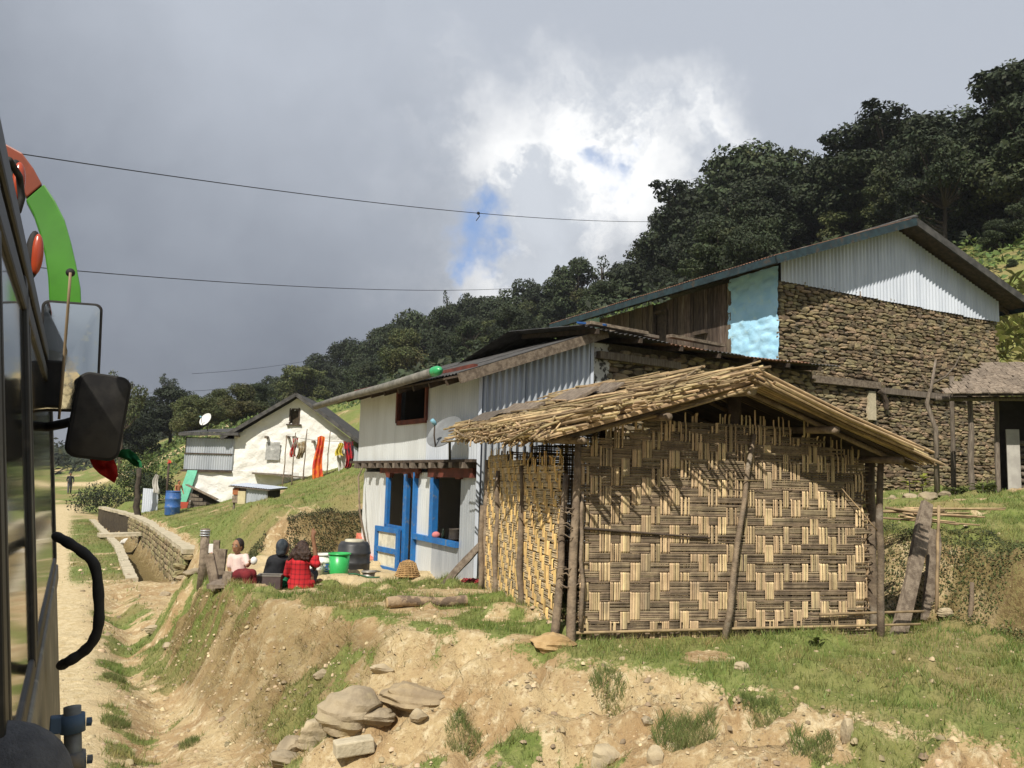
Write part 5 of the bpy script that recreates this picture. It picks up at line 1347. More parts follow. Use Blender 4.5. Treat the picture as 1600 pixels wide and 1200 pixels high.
# corrugated sheet standing by a stump, bag, red-flowered stake, bush
q = at(235, 778, 38.5); FS = Frame((q.x - .35, 38.5, 0), (1, -.1)); z_ = gz(q.x, 38.5)
fs_o = empty('tin_fence_sheet', (q.x, 38.5, z_), 'upright pale corrugated sheet beside the thick stump', 'tin sheet')
mb = MB(); corr(mb, FS, 0, .72, z_ - .05, lambda u_: z_ + 1.02 - .06 * u_, pitch=.10, amp=.025); mb.build('sheet', M_TIN_L, fs_o, smooth=True)
cloth('white_cloth_strip', 245, 742, 8, 28, 38.3, MATS['white_cloth'], '', 9, par=fs_o)
def stump(px, py0, py1, Y, r0, label, name='stump'):
    a_ = at(px, py0, Y); b_ = Vector((at(px, py1, Y).x, Y, 0)); b_.z = gz(b_.x, b_.y) - .1
    o = pole(b_, a_, r0, r0 * .7, None, name, M_TRUNK, wob=.06, n=9); return tag(o, label, 'stump')
stump(217, 732, 778, 37.5, .15, 'thick upright stump left of the pale corrugated sheet')
def rock(name, c, size, label, cat_='rock', M=None, seed=0, rot=0, grp=None, sub=3, flat=0.0, parent=None):
    bm = bmesh.new(); bmesh.ops.create_icosphere(bm, subdivisions=sub, radius=1); r = random.Random(seed); pl = [(Vector((r.gauss(0, 1), r.gauss(0, 1), r.gauss(0, .8))).normalized(), r.uniform(.55, .88)) for _ in range(9)]
    for v in bm.verts:
        d = v.co.copy()
        for n_, h_ in pl:
            k_ = d.dot(n_)
            if k_ > h_: d -= n_ * (k_ - h_) * .93
        f_ = 1 + .10 * (float(fbm(d.x * 2.4 + seed, d.y * 2.4 + d.z * 1.7, seed, 3)) - .5) + .05 * math.sin(d.z * 14 + d.x * 3 + seed)
        v.co = Vector((d.x * size[0] * f_, d.y * size[1] * f_, d.z * size[2] * f_))
    bmesh.ops.rotate(bm, verts=bm.verts, cent=(0, 0, 0), matrix=Matrix.Rotation(rot, 3, 'Z'))
    me = bpy.data.meshes.new(name); bm.to_mesh(me); bm.free(); me.materials.append(M or M_ROCK)
    for p_ in me.polygons: p_.use_smooth = True
    try: me.set_sharp_from_angle(angle=R(28))
    except Exception: pass
    o = link(name, me, parent, c); return tag(o, label, cat_, grp) if label else o
M_ROCK = mat('grey_tan_rock', (.37, .30, .20), (.25, .20, .135), 5, rough=.95, bump=1.0, bscale=16, obr=.15, c3=(.46, .38, .22), s3=2.5, lo3=.5, hi3=.75)
q = at(204, 765, 37); rock('white_bag', (q.x, 37, gz(q.x, 37) + .14), (.26, .18, .2), 'crumpled white bag lying left of the thick stump', 'bag', mat('white_bag', (.68, .66, .62), (.5, .47, .42), 6, bump=.6), 4)
q = at(222, 783, 36.5); rock('stone', (q.x, 36.5, gz(q.x, 36.5) + .1), (.25, .2, .16), 'pale stone at the foot of the corrugated sheet', 'stone', None, 6)
st = at(264, 722, 39); st_o = empty('flowered_stake', (st.x, st.y, gz(st.x, st.y)), 'dark stake topped with red flowers behind the blue barrel', 'stake')
MB().tube([(st.x, st.y, st_o.location.z - .1), (st.x, st.y, st.z)], .05, 7).build('stake', M_DARKWOOD, st_o, smooth=True)
rr4 = np.random.default_rng(4); v_, f_ = leaf_quads(np.array([st.x, st.y, st.z]) + rr4.normal(0, .05, (26, 3)), np.tile([0, -1., .2], (26, 1)) / 1.02, .04, rr4); link('flowers', fastmesh('flowers', v_, f_, mat('red_petals', (.60, .05, .03), rough=.7), origin=tuple(st_o.location)), st_o)
def bush(px, py, Y, rad, h, leaf, label, seed, n=2600, size=.07, name='bush', grp='bushes by the track'):
    p_ = at(px, py, Y); z0 = gz(p_.x, p_.y); r = np.random.default_rng(seed); o = empty(name, (p_.x, p_.y, z0), label, 'bush', grp)
    cs = r.normal(0, 1, (8, 3)) * np.array([rad * .4, rad * .4, h * .2]) + np.array([0, 0, h * .5]); k = r.integers(0, 8, n); d = r.normal(size=(n, 3)); d /= np.linalg.norm(d, axis=1, keepdims=True)
    c = cs[k] + d * np.array([rad * .45, rad * .45, h * .3]) * r.uniform(.6, 1.1, (n, 1)); c[:, 2] = np.maximum(c[:, 2], .03)
    nn = d + r.normal(size=(n, 3)) * .5; nn /= np.linalg.norm(nn, axis=1, keepdims=True); v_, f_ = leaf_quads(c, nn, size, r); link('foliage', fastmesh('foliage', v_, f_, M_LEAF[leaf]), o)
    mb = MB()
    for i in range(5): mb.tube([(0, 0, -.1), tuple(cs[i] * np.array([.5, .5, .6])), tuple(cs[i])], [.03, .02, .01], 5)
    me = bpy.data.meshes.new('stems'); me.from_pydata(mb.v, [], mb.f); me.materials.append(M_TRUNK); link('stems', me, o)
    return o
bush(222, 690, 46, 1.6, 3.0, 'bush', 'light green bush right of the black bus mirror', 1)
bush(245, 735, 44, 1.8, 1.7, 'oak', 'dark low bush behind the corrugated sheet', 2)
bush(180, 690, 52, 2.2, 2.0, 'oak', 'dark bush behind the black bus mirror', 5)
# far buildings and field on the left
q = at(250, 645, 170); fb = empty('far_shed', (q.x, q.y, gz(q.x, q.y)), 'tiny far shed with shining white roof on the left slope', 'shed')
z_ = q.z - .6; FB = Frame((q.x - 1.4, q.y, 0), (1, .1))
MB().poly_prism([FB.p(0, 0, z_ - 2.5), FB.p(2.8, 0, z_ - 2.5), FB.p(2.8, 0, z_ + .1), FB.p(0, 0, z_ + .1)], FB.b * 3).build('wall', M_WHITEWASH, fb)
MB().poly_prism([FB.p(-.3, -.3, z_), FB.p(3.1, -.3, z_ + .2), FB.p(3.1, 2, z_ + 1.3), FB.p(-.3, 2, z_ + 1.1)], ZU * .08).build('roof', M_TIN_L, fb)
# ================================================================== drain, retaining wall
def sp(s_, w_, z): x_, y_ = xy(s_, w_); return Vector((x_, y_, z))
def ribbon(name, sa, sb, wf, width, z0, z1, M, n=40, jit=.03, parent=None):
    mb = MB(); vs = []; fs = []
    for i in range(n + 1):
        s_ = sa + (sb - sa) * i / n; w_ = float(wf(s_)); j = rnd.uniform(-jit, jit)
        for (dw, z) in ((-width / 2 + j, z0), (-width / 2 + j * .5, z1), (width / 2 + j * .5, z1 + j * .3), (width / 2 + j, z0)): vs.append(sp(s_, w_ + dw, z))
    for i in range(n):
        for k in range(3): a = i * 4 + k; fs.append((a, a + 4, a + 5, a + 1))
    fs += [(0, 1, 2, 3), (n * 4 + 3, n * 4 + 2, n * 4 + 1, n * 4)]
    return mb.add(vs, fs).build(name, M, parent)
kb = ribbon('drain_kerb', 22.0, 49, lambda s_: kerb_w(s_) - .10, .26, -.7, .06, M_CONC, n=70); kb['kind'] = 'structure'
rw = empty('retaining_wall', sp(30, 2.6, -.5), 'low mossy stone retaining wall along the roadside drain', 'wall')
M_WSTONE = mat('mossy_wall_stone', (.33, .27, .15), (.21, .165, .09), 6, rough=.95, bump=.7, bscale=20, obr=.25, hue=.02, c3=(.13, .125, .05), s3=2, lo3=.5, hi3=.7)
ribbon('core', 22.6, 50, lambda s_: wall_w(s_) + .12, .34, -.8, .56, M_MORTAR, n=60, parent=rw)
ribbon('coping', 22.4, 50, lambda s_: wall_w(s_) + .10, .36, .56, .67, M_CONC, n=80, jit=.04, parent=rw)
sa = 22.4; r5 = random.Random(5)
for z0 in np.arange(-.6, .5, .17):
    s_ = 22.4
    while s_ < 41:
        ln = r5.uniform(.2, .5); w1 = float(wall_w(s_ + ln / 2)); f0 = Frame(sp(s_, float(wall_w(s_)), 0), tuple((sp(s_ + ln, float(wall_w(s_ + ln)), 0) - sp(s_, float(wall_w(s_)), 0))[:2]))
        f0.b = -f0.b if f0.b.dot(Vector((RW[0], RW[1], 0))) < 0 else f0.b
        vs, fs = stone_shape(f0, ln / 2, z0 + .09, ln * .97, .17, -.03, .05, r5); MB().add(vs, fs).build('stone', M_WSTONE, rw); s_ += ln
fe = Frame(sp(22.42, 2.5, 0), (RW[0], RW[1]))
for i in range(16):
    vs, fs = stone_shape(fe, r5.uniform(-.1, .8), r5.uniform(-.4, .55), r5.uniform(.2, .36), r5.uniform(.12, .2), -.05, .10, r5); MB().add(vs, fs).build('stone', M_WSTONE, rw)
MB().bar(sp(36, 1.0, .12), sp(36.2, 2.9, .16), .75, .10, jit=.03).build('drain_slab', M_CONC); tag(bpy.data.objects['drain_slab'], 'flat stone slab bridging the roadside drain', 'slab')
ROCKS_V = [(285, 905, .17), (300, 898, .2), (272, 912, .12), (258, 930, .14), (240, 985, .16), (262, 1010, .12)]
for i, (px_, py_, s_) in enumerate(ROCKS_V):
    p_ = hit(px_, py_); rock('stone', (p_.x, p_.y, p_.z + s_ * .1), (s_, s_ * .7, s_ * .45), ['flat stone at the broken end of the retaining wall', 'stone fallen against the end of the retaining wall', 'small stone just below the end of the drain', 'stone in the dry gully below the drain', 'rough stone half way down the verge gully', 'small rough stone lowest in the verge gully'][i], 'stone', None, 20 + i, i, 'stones along the gully')

# ================================================================== bus (seen from its window)
M_BUSDARK = mat('dark_bus_frame', (.022, .022, .022), (.012, .012, .012), 12, rough=.5, c3=(.07, .06, .05), s3=9)
M_BUSPANEL = mat('dusty_bus_panel', (.19, .17, .13), (.12, .11, .085), 5, rough=.55, c3=(.30, .27, .20), s3=8)
M_BUSBLUE = mat('blue_bus_paint', (.07, .115, .18), (.05, .08, .12), 6, rough=.6, c3=(.20, .17, .13), s3=12, lo3=.5, hi3=.65)
M_RUBBER = mat('black_rubber', (.018, .017, .016), (.03, .028, .026), 20, rough=.75)
def mirror_mat():
    M = bpy.data.materials.new('mirror_glass'); M.use_nodes = True; b = M.node_tree.nodes['Principled BSDF']; b.inputs['Metallic'].default_value = 1; b.inputs['Roughness'].default_value = .04; b.inputs['Base Color'].default_value = (.75, .78, .76, 1)
    t = M.node_tree; co = N(t, 'ShaderNodeTexCoord'); n_, _ = noise(t, co.outputs['Object'], 30, 5, .6); L(t, maprange(t, n_, .45, .75, .03, .30), b.inputs['Roughness']); return M
def glass_mat():
    M = bpy.data.materials.new('dusty_window_glass'); M.use_nodes = True; b = M.node_tree.nodes['Principled BSDF']; b.inputs['Roughness'].default_value = .06; b.inputs['Base Color'].default_value = (.02, .02, .018, 1); b.inputs['Specular IOR Level'].default_value = .8; return M
M_MIRROR, M_GLASS = mirror_mat(), glass_mat()
def bw(z): return -.056 - .10 * (z - 2.5)
def B(s_, z, out=0.0): return sp(s_, bw(z) + out, z)
bus = empty('bus', sp(-.5, -1.2, 0), 'dark bus side with open window frames at the left edge of the picture', 'bus')
S0, S1 = -3.2, 3.0
RDv = Vector((RD[0], RD[1], 0)); RWv = Vector((RW[0], RW[1], 0))
# lower body, roof, front, floor
def shell(za, zb, s0, s1, M, nm, th=.05, o0=0.0):
    return MB().poly_prism([B(s0, za, o0), B(s1, za, o0), B(s1, zb, o0), B(s0, zb, o0)], -RWv * th).build(nm, M, bus)
shell(.75, 2.17, S0, S1, M_BUSPANEL, 'side_panel')
shell(.9, 1.55, S0, S1 - .2, M_BUSBLUE, 'blue_band', th=.01, o0=.012)
mb = MB(); prof = [(bw(2.815) + .003, 2.815), (-.115, 2.88), (-.26, 3.1), (-.6, 3.36), (-1.2, 3.42), (-1.8, 3.36), (-2.15, 3.25), (-2.3, 3.0)]
mb.add([sp(s_, a, z) for (a, z) in prof for s_ in (S0, S1)], [(2 * i, 2 * i + 1, 2 * i + 3, 2 * i + 2) for i in range(len(prof) - 1)]); mb.build('roof', M_BUSDARK, bus, smooth=True)
MB().poly_prism([B(S1, .75), B(S1, 2.8), sp(S1, -.6, 3.34), sp(S1, -1.8, 3.34), sp(S1, -2.3, 3.0), sp(S1, -2.3, .75)], RDv * .03).build('front', M_BUSPANEL, bus)
MB().poly_prism([sp(S0, -2.3, .75), sp(S1, -2.3, .75), sp(S1, -2.3, 3.0), sp(S0, -2.3, 3.0)], -RWv * .04).build('far_side', M_BUSPANEL, bus)
MB().poly_prism([B(S0, .78), B(S1, .78), sp(S1, -2.3, .78), sp(S0, -2.3, .78)], ZU * .04).build('floor', M_BUSDARK, bus)
def rail(za, zb, s0, s1, w_, out, nm, M):
    return MB().poly_prism([B(s0, za, out), B(s1, za, out), B(s1, zb, out), B(s0, zb, out)], -RWv * w_).build(nm, M, bus, bevel=.004)
rail(2.17, 2.215, S0, S1, .07, .006, 'window_sill', M_BUSPANEL); rail(2.218, 2.245, S0, S1, .06, .002, 'sill_rail', M_BUSDARK)
rail(2.72, 2.755, S0, S1, .05, .003, 'top_rail', M_BUSDARK); rail(2.775, 2.815, S0, S1, .05, .005, 'rain_gutter', M_BUSDARK)
for s_, wd, o_ in ((.80, .045, .003), (.90, .025, .0005), (1.36, .06, .003), (1.50, .035, .0008), (2.88, .11, .003), (.45, .04, .003), (-.4, .06, .012), (-1.5, .06, .012), (-2.6, .06, .012)):
    MB().poly_prism([B(s_, 2.23, o_), B(s_ + wd, 2.23, o_), B(s_ + wd, 2.77, o_), B(s_, 2.77, o_)], -RWv * .05).build('window_post', M_BUSDARK, bus, bevel=.004)
for a_, b_ in ((.49, .80), (.845, 1.36), (1.42, 2.88), (-1.44, -.4)):
    MB().poly_prism([B(a_, 2.23, -.002), B(b_, 2.23, -.002), B(b_, 2.74, -.002), B(a_, 2.74, -.002)], -RWv * .005).build('window_pane', M_GLASS, bus)
# dark sheet added inside the bus, so that panes stay dark
MB().poly_prism([sp(S0, -.5, .9), sp(S1, -.5, .9), sp(S1, -.55, 3.3), sp(S0, -.55, 3.3)], -RWv * .03).build('dark_inner_sheet', M_RUBBER, bus)
# wheels
for s_ in (1.6, -2.2):
    c = sp(s_, -.22, .45); wq = MB().lathe(c, [(.2, -.12), (.43, -.12), (.47, -.08), (.47, .08), (.43, .12), (.2, .12), (.2, -.12)], 28, Z=RWv).build('wheel', M_RUBBER, bus, smooth=True)
    MB().lathe(c, [(.001, .02), (.1, .06), (.12, .03), (.22, .05), (.22, -.02)], 20, Z=RWv).build('rim', M_TIN_G, wq, smooth=True)
    bpy.data.objects[-1] if False else None
# grab handle
sH = 1.72
pts = [at(88, 838, 1.75), at(103, 846, 1.62), at(128, 862, 1.62), at(148, 884, 1.62), at(154, 930, 1.62), at(154, 975, 1.62), at(145, 1002, 1.62), at(128, 1020, 1.62), at(106, 1034, 1.62), at(95, 1040, 1.70)]
def smooth_path(P, k=4):
    out = []
    for i in range(len(P) - 1):
        a_, b_, c_, d_ = P[max(i - 1, 0)], P[i], P[i + 1], P[min(i + 2, len(P) - 1)]
        for j in range(k):
            t_ = j / k; out.append(.5 * ((2 * b_) + (c_ - a_) * t_ + (2 * a_ - 5 * b_ + 4 * c_ - d_) * t_ ** 2 + (3 * b_ - a_ - 3 * c_ + d_) * t_ ** 3))
    return out + [P[-1]]
pts = smooth_path(pts)
MB().tube(pts, [.0095 + .0008 * math.sin(i * 1.7) for i in range(len(pts))], 12).build('grab_handle', M_RUBBER, bus, smooth=True)
# hinge pipe with clamps
hp0, hp1 = at(113, 1104, 1.45), at(116, 1290, 1.45)
hp = MB().tube([hp0, hp1], .0135, 14).build('hinge_pipe', mat('grey_steel_pipe', (.20, .20, .18), (.11, .11, .10), 14, rough=.5, metal=.4), bus, smooth=True)
for t_ in (.14, .46):
    c = hp0.lerp(hp1, t_); ax = (hp1 - hp0).normalized()
    MB().lathe(c, [(.014, -.014), (.019, -.014), (.019, .014), (.014, .014), (.014, -.014)], 18, Z=ax).build('clamp', M_BUSBLUE, hp, smooth=True)
    MB().box(c - RWv * .018 + RDv * .0, (.03, .02, .026), RWv, RDv).build('clamp_lug', M_BUSBLUE, hp, bevel=.002)
    MB().lathe(c + RWv * .02, [(.001, 0), (.007, 0), (.007, .008), (.001, .009)], 6, Z=RWv).build('bolt', M_BUSBLUE, hp)
# curved painted mirror arm (flat horn)
M_LIME = mat('lime_green_paint', (.05, .21, .012), (.04, .17, .01), 9, rough=.4, spec=.5); M_ORANGE = mat('orange_red_paint', (.22, .045, .02), (.17, .04, .018), 9, rough=.45)
def band(pairs, Y, th, M, nm):
    vs = []; fs = []; n = len(pairs)
    for (l_, r_) in pairs:
        a_, b_ = at(l_[0], l_[1], Y), at(r_[0], r_[1], Y); dp = RDv * th
        vs += [a_, b_, b_ + dp, a_ + dp]
    for i in range(n - 1):
        for k in range(4): k2 = (k + 1) % 4; fs.append((i * 4 + k, i * 4 + k2, i * 4 + 4 + k2, i * 4 + 4 + k))
    fs += [(0, 1, 2, 3), (n * 4 - 1, n * 4 - 2, n * 4 - 3, n * 4 - 4)]
    return MB().add(vs, fs).build(nm, M, bus, smooth=False, bevel=.004)
band([((-20, 246), (-10, 214)), ((8, 258), (12, 226)), ((24, 276), (34, 238)), ((36, 300), (52, 262)), ((42, 308), (66, 288))], 2.34, .035, M_ORANGE, 'arm_upper')
ga = band([((40, 312), (69, 287)), ((53, 337), (86, 313)), ((62, 364), (101, 343)), ((70, 397), (111, 378)), ((75, 432), (119, 413)), ((78, 492), (126, 450)), ((79, 520), (128, 500))], 2.34, .035, M_LIME, 'arm_lower')
MB().ball(at(110, 426, 2.12), .011, 12, 8).build('arm_bolt', M_RUBBER, ga, smooth=True)
# big rectangular mirror
def rrect(c, X, Y_, w_, h_, r_, n=6):
    out = []
    for (cx, cy, a0) in ((w_ / 2 - r_, h_ / 2 - r_, 0), (-w_ / 2 + r_, h_ / 2 - r_, 90), (-w_ / 2 + r_, -h_ / 2 + r_, 180), (w_ / 2 - r_, -h_ / 2 + r_, 270)):
        for i in range(n + 1):
            a = R(a0 + 90 * i / n); out.append(c + X * (cx + r_ * math.cos(a)) + Y_ * (cy + r_ * math.sin(a)))
    return out
def mirror(cpx, Y, w_, h_, tilt, yaw, roll, M_face, nm, rad, th):
    c = at(cpx[0], cpx[1], Y); nrm = (Matrix.Rotation(yaw, 3, 'Z') @ (-RDv)); nrm = (nrm + ZU * tilt).normalized()
    X = nrm.cross(ZU).normalized() * -1; Y_ = nrm.cross(X); Y_ = Y_ if Y_.z > 0 else -Y_
    rt = Matrix.Rotation(roll, 3, nrm); X = rt @ X; Y_ = rt @ Y_
    bd = MB().poly_prism(rrect(c, X, Y_, w_, h_, rad), -nrm * th).build(nm, M_RUBBER, bus, bevel=.005)
    ring = rrect(V3(0, 0, 0), V3(1, 0, 0), V3(0, 1, 0), w_ - .014, h_ - .014, rad * .8); vs = []; fs = []; nn_ = len(ring); K = 7
    for k in range(K):
        t_ = 1 - k / K
        for q in ring: vs.append(c + X * (q.x * t_) + Y_ * (q.y * t_) + nrm * (.0025 + .006 * (1 - t_ * t_)))
    vs.append(c + nrm * .0085)
    for k in range(K - 1):
        for i in range(nn_): j = (i + 1) % nn_; fs.append((k * nn_ + i, k * nn_ + j, (k + 1) * nn_ + j, (k + 1) * nn_ + i))
    for i in range(nn_): fs.append(((K - 1) * nn_ + i, (K - 1) * nn_ + (i + 1) % nn_, K * nn_))
    MB().add(vs, fs).build('mirror_face', M_face, bd, smooth=True)
    return bd, c
mirror((110, 557), 2.25, .145, .292, -.045, R(1.0), R(2), M_MIRROR, 'large_mirror', .018, .03)
mirror((155, 651), 2.05, .118, .205, -.05, R(4), R(-5), mat('black_mirror_back', (.016, .015, .015), (.04, .037, .033), 14, rough=.45), 'small_mirror', .026, .05)
MB().tube([at(110, 426, 2.10), at(106, 480, 2.13), at(99, 570, 2.15), at(92, 655, 2.16)], .0035, 7).build('mirror_stay', mat('tan_rod', (.30, .22, .13), rough=.6), bus, smooth=True)
MB().tube([at(70, 668, 2.2), at(100, 662, 2.1), at(125, 655, 2.08)], .012, 8).build('mirror_bracket', M_RUBBER, bus, smooth=True)
MB().box(at(82, 600, 2.18), (.05, .04, .12), RWv, RDv).build('mirror_clamp', M_RUBBER, bus, bevel=.006)
# side marker lamps
for (px_, py_, Y, h_) in ((52, 398, 1.95, .115), (22, 285, 1.75, .10)):
    c = at(px_, py_, Y); hs = MB().ball(c, (.016, .02, h_ / 2), 12, 10).build('marker_lamp', M_RUBBER, bus, smooth=True)
    MB().ball(c + RWv * .008 - RDv * .012, (.014, .012, h_ * .42), 12, 10).build('lens', mat('orange_lens', (.45, .07, .02), (.35, .05, .02), rough=.25, spec=.6), hs, smooth=True)
MB().tube([at(14, 250, 1.6), at(30, 275, 1.7), at(34, 310, 1.72), at(28, 330, 1.7)], .007, 8).build('cable', M_RUBBER, bus, smooth=True)
# cloth flags tied behind the small mirror
def flag(pts, Y, M, label, seed):
    ctr = [at(a_, b_, Y) for a_, b_ in pts]; c = sum(ctr, Vector()) / len(ctr); n = len(ctr); vs = []; fs = []
    rings = 5
    for sd_ in (0, 1):
        for k in range(rings):
            t_ = k / rings
            for i, q in enumerate(ctr): p_ = q.lerp(c, t_); vs.append(p_ + RDv * (.012 * math.sin(i * 1.9 + seed + t_ * 3) + sd_ * .003))
        vs.append(c + RDv * (sd_ * .003))
    for sd_ in (0, 1):
        o_ = sd_ * (rings * n + 1)
        for k in range(rings - 1):
            for i in range(n): j = (i + 1) % n; fs.append((o_ + k * n + i, o_ + k * n + j, o_ + (k + 1) * n + j, o_ + (k + 1) * n + i))
        for i in range(n): fs.append((o_ + (rings - 1) * n + i, o_ + (rings - 1) * n + (i + 1) % n, o_ + rings * n))
    o = MB().add(vs, fs).build('cloth_flag', M, None, smooth=True, fix=False); return tag(o, label, 'flag', 'flags on the bus mirror')
flag([(140, 718), (150, 712), (165, 712), (176, 714), (183, 728), (184, 742), (179, 755), (168, 748), (155, 740), (146, 731)], 2.12, mat('red_flag_cloth', (.55, .03, .02), (.42, .025, .02), 9, rough=.8, trans=.35), 'red cloth flag hanging under the black bus mirror', 1)
flag([(180, 712), (190, 702), (202, 702), (214, 710), (221, 722), (222, 731), (210, 728), (198, 718)], 2.14, mat('green_flag_cloth', (.02, .17, .06), (.015, .13, .045), 9, rough=.8, trans=.35), 'dark green cloth flag poking out beside the red one', 2)
# grey padded edge in the lower left corner
o = MB().ball(at(0, 1240, .72), (.055, .05, .055), 20, 14).build('grey_cushion', mat('grey_fabric', (.12, .12, .125), (.09, .09, .095), 60, rough=.95, bump=.4, bscale=300), None, smooth=True)
tag(o, 'rounded grey fabric pad in the lower left corner beside the bus window', 'cushion')

# ================================================================== overhead wires
M_WIRE = mat('black_wire', (.02, .02, .022), rough=.6)
def wire(a_, b_, sag, r_, label, n=28):
    A, Bq = at(*a_), at(*b_); pts = [A.lerp(Bq, i / n) - ZU * (sag * 4 * (i / n) * (1 - i / n)) for i in range(n + 1)]
    o = empty('overhead_wire', A, label, 'wire', 'overhead wires'); MB().tube(pts, r_, 6).build('cable', M_WIRE, o, smooth=True); return o, pts
w1, p1 = wire((-60, 226, 35), (1042, 346, 97), 1.0, .026, 'upper black wire crossing the sky from the bus to the forest')
w2, p2 = wire((60, 418, 45), (890, 443, 118), 1.1, .027, 'lower black wire crossing the sky above the shop roof')
wire((180, 615, 120), (470, 592, 150), .6, .03, 'faint wire low on the left above the white house trees'); wire((300, 584, 130), (520, 556, 170), .5, .03, 'faint wire slanting up to the lower left wood')
best = min(p1, key=lambda q: abs((800 + FPX * (q - Vector((0, 0, CAMZ))).dot(_R) / (q - Vector((0, 0, CAMZ))).dot(_F)) - 733)); q = best
MB().lathe(q, [(.001, -.1), (.10, -.1), (.13, 0), (.10, .1), (.001, .1)], 8, Z=(p1[1] - p1[0]).normalized()).build('knot', M_WIRE, w1)
MB().tube([q, q + V3(.1, 0, -.25), q + V3(-.08, 0, -.5), q + V3(-.15, 0, -.62)], .035, 6).build('loose_end', M_WIRE, w1)
# ================================================================== foreground rocks and timber
def on(px, py, dz=0.0):
    p_ = hit(px, py); return Vector((p_.x, p_.y, gz(p_.x, p_.y) + dz))
M_ROCK2 = mat('pale_yellow_rock', (.46, .38, .25), (.34, .27, .17), 5, rough=.95, bump=.9, bscale=14, c3=(.30, .25, .18), s3=3)
RK = [
 ((552, 1118), (.30, .24, .20), 'large pale boulder with layered top on the dirt bank', 1, .3, M_ROCK),
 ((646, 1092), (.33, .20, .12), 'long flat brown slab of rock right of the pale boulder', 2, -.1, mat('brown_rock', (.36, .28, .17), (.25, .19, .12), 5, rough=.95, bump=.8, bscale=16)),
 ((585, 1128), (.17, .12, .08), 'cracked lower ledge under the pale boulder', 3, .1, M_ROCK),
 ((492, 1158), (.20, .14, .14), 'tilted yellowish rock left below the pale boulder', 4, .8, M_ROCK2),
 ((515, 1128), (.12, .10, .09), 'yellow mossy stone between boulder and tilted rock', 5, .2, M_ROCK2),
 ((455, 1172), (.15, .12, .09), 'rounded stone at the foot of the tilted rock', 6, 1.2, M_ROCK),
 ((445, 1195), (.17, .13, .08), 'grey stone touching the bottom edge under the rock heap', 7, .4, M_ROCK),
 ((653, 1122), (.08, .07, .06), 'small round stone under the long flat slab', 8, .0, M_ROCK2),
 ((500, 1060), (.10, .06, .06), 'dark wedge of rock above the pale boulder', 9, .6, M_ROCK),
 ((598, 1048), (.12, .08, .05), 'flat grassy stone just above the long slab', 10, -.3, M_ROCK2),
 ((1325, 1150), (.05, .05, .09), 'upright pale stone standing on the right dirt slope', 11, .2, M_ROCK2),
 ((1024, 1188), (.06, .05, .09), 'pale pointed stone at the bottom edge left of centre', 12, .2, M_ROCK2),
 ((945, 1190), (.13, .10, .10), 'rounded dusty rock at the bottom edge beside the pointed stone', 13, .5, M_ROCK2),
 ((1158, 1046), (.07, .06, .05), 'pale stone at the upper edge of the dirt slope', 14, .5, M_ROCK2),
 ((1010, 1135), (.05, .045, .04), 'small grey stone on the dirt slope left of the large tuft', 15, .2, M_ROCK),
 ((860, 1008), (.22, .16, .10), 'crumbling earth clod at the bank edge near the hut corner', 16, .1, mat('earth_clod', (.46, .32, .16), (.34, .22, .10), 6, rough=1, bump=1, bscale=18)),
 ((783, 918), (.08, .07, .07), 'grey block of stone at the foot of the hut side post', 17, .3, M_ROCK),
 ((770, 912), (.09, .07, .05), 'pale stone behind the grey block by the hut', 18, .9, M_ROCK2),
 ((1480, 964), (.13, .07, .05), 'pale stone beside the foot of the second leaning plank', 19, .1, M_ROCK2),
]
for (pp, sz, lb, sd_, rt, M) in RK:
    p_ = on(*pp); rock('rock', (p_.x, p_.y, p_.z + sz[2] * .12), sz, lb, 'rock', M, sd_ * 7, rt, 'rocks on the dirt bank', sub=4 if sz[0] > .15 else 3)
p_ = on(552, 1180); X_ = Vector((.93, .36, .08)).normalized(); Y_ = Vector((-.36, .93, 0)).normalized()
o = MB().box(p_ + ZU * .05, (.30, .15, .11), X_, Y_).build('stone_block', M_CONC, None, bevel=.012); tag(o, 'rectangular grey building block lying below the boulders', 'block')
# log
a_, b_ = on(604, 950, .05), on(728, 947, .05)
lg = empty('log', a_.lerp(b_, .5) - ZU * .05, 'short barked log lying on the grass in front of the shop', 'log')
pts = [a_.lerp(b_, t_) + V3(0, 0, .012 * math.sin(t_ * 7)) for t_ in (0, .15, .3, .5, .7, .85, 1)]
M_BARK = mat('flaky_bark', (.34, .25, .16), (.15, .11, .08), 9, rough=.95, bump=.9, bscale=22, lo=.42, hi=.55)
MB().tube(pts, [.058, .062, .056, .058, .055, .056, .058], 14, caps=False).build('bark', M_BARK, lg, smooth=True)
for e_, d_ in ((a_, (a_ - b_).normalized()), (b_, (b_ - a_).normalized())): MB().lathe(e_, [(.001, .004), (.03, .003), (.056, .0), (.056, -.02)], 14, Z=d_).build('cut_end', mat('cut_wood', (.50, .36, .19), (.40, .27, .14), 12), lg, smooth=True)
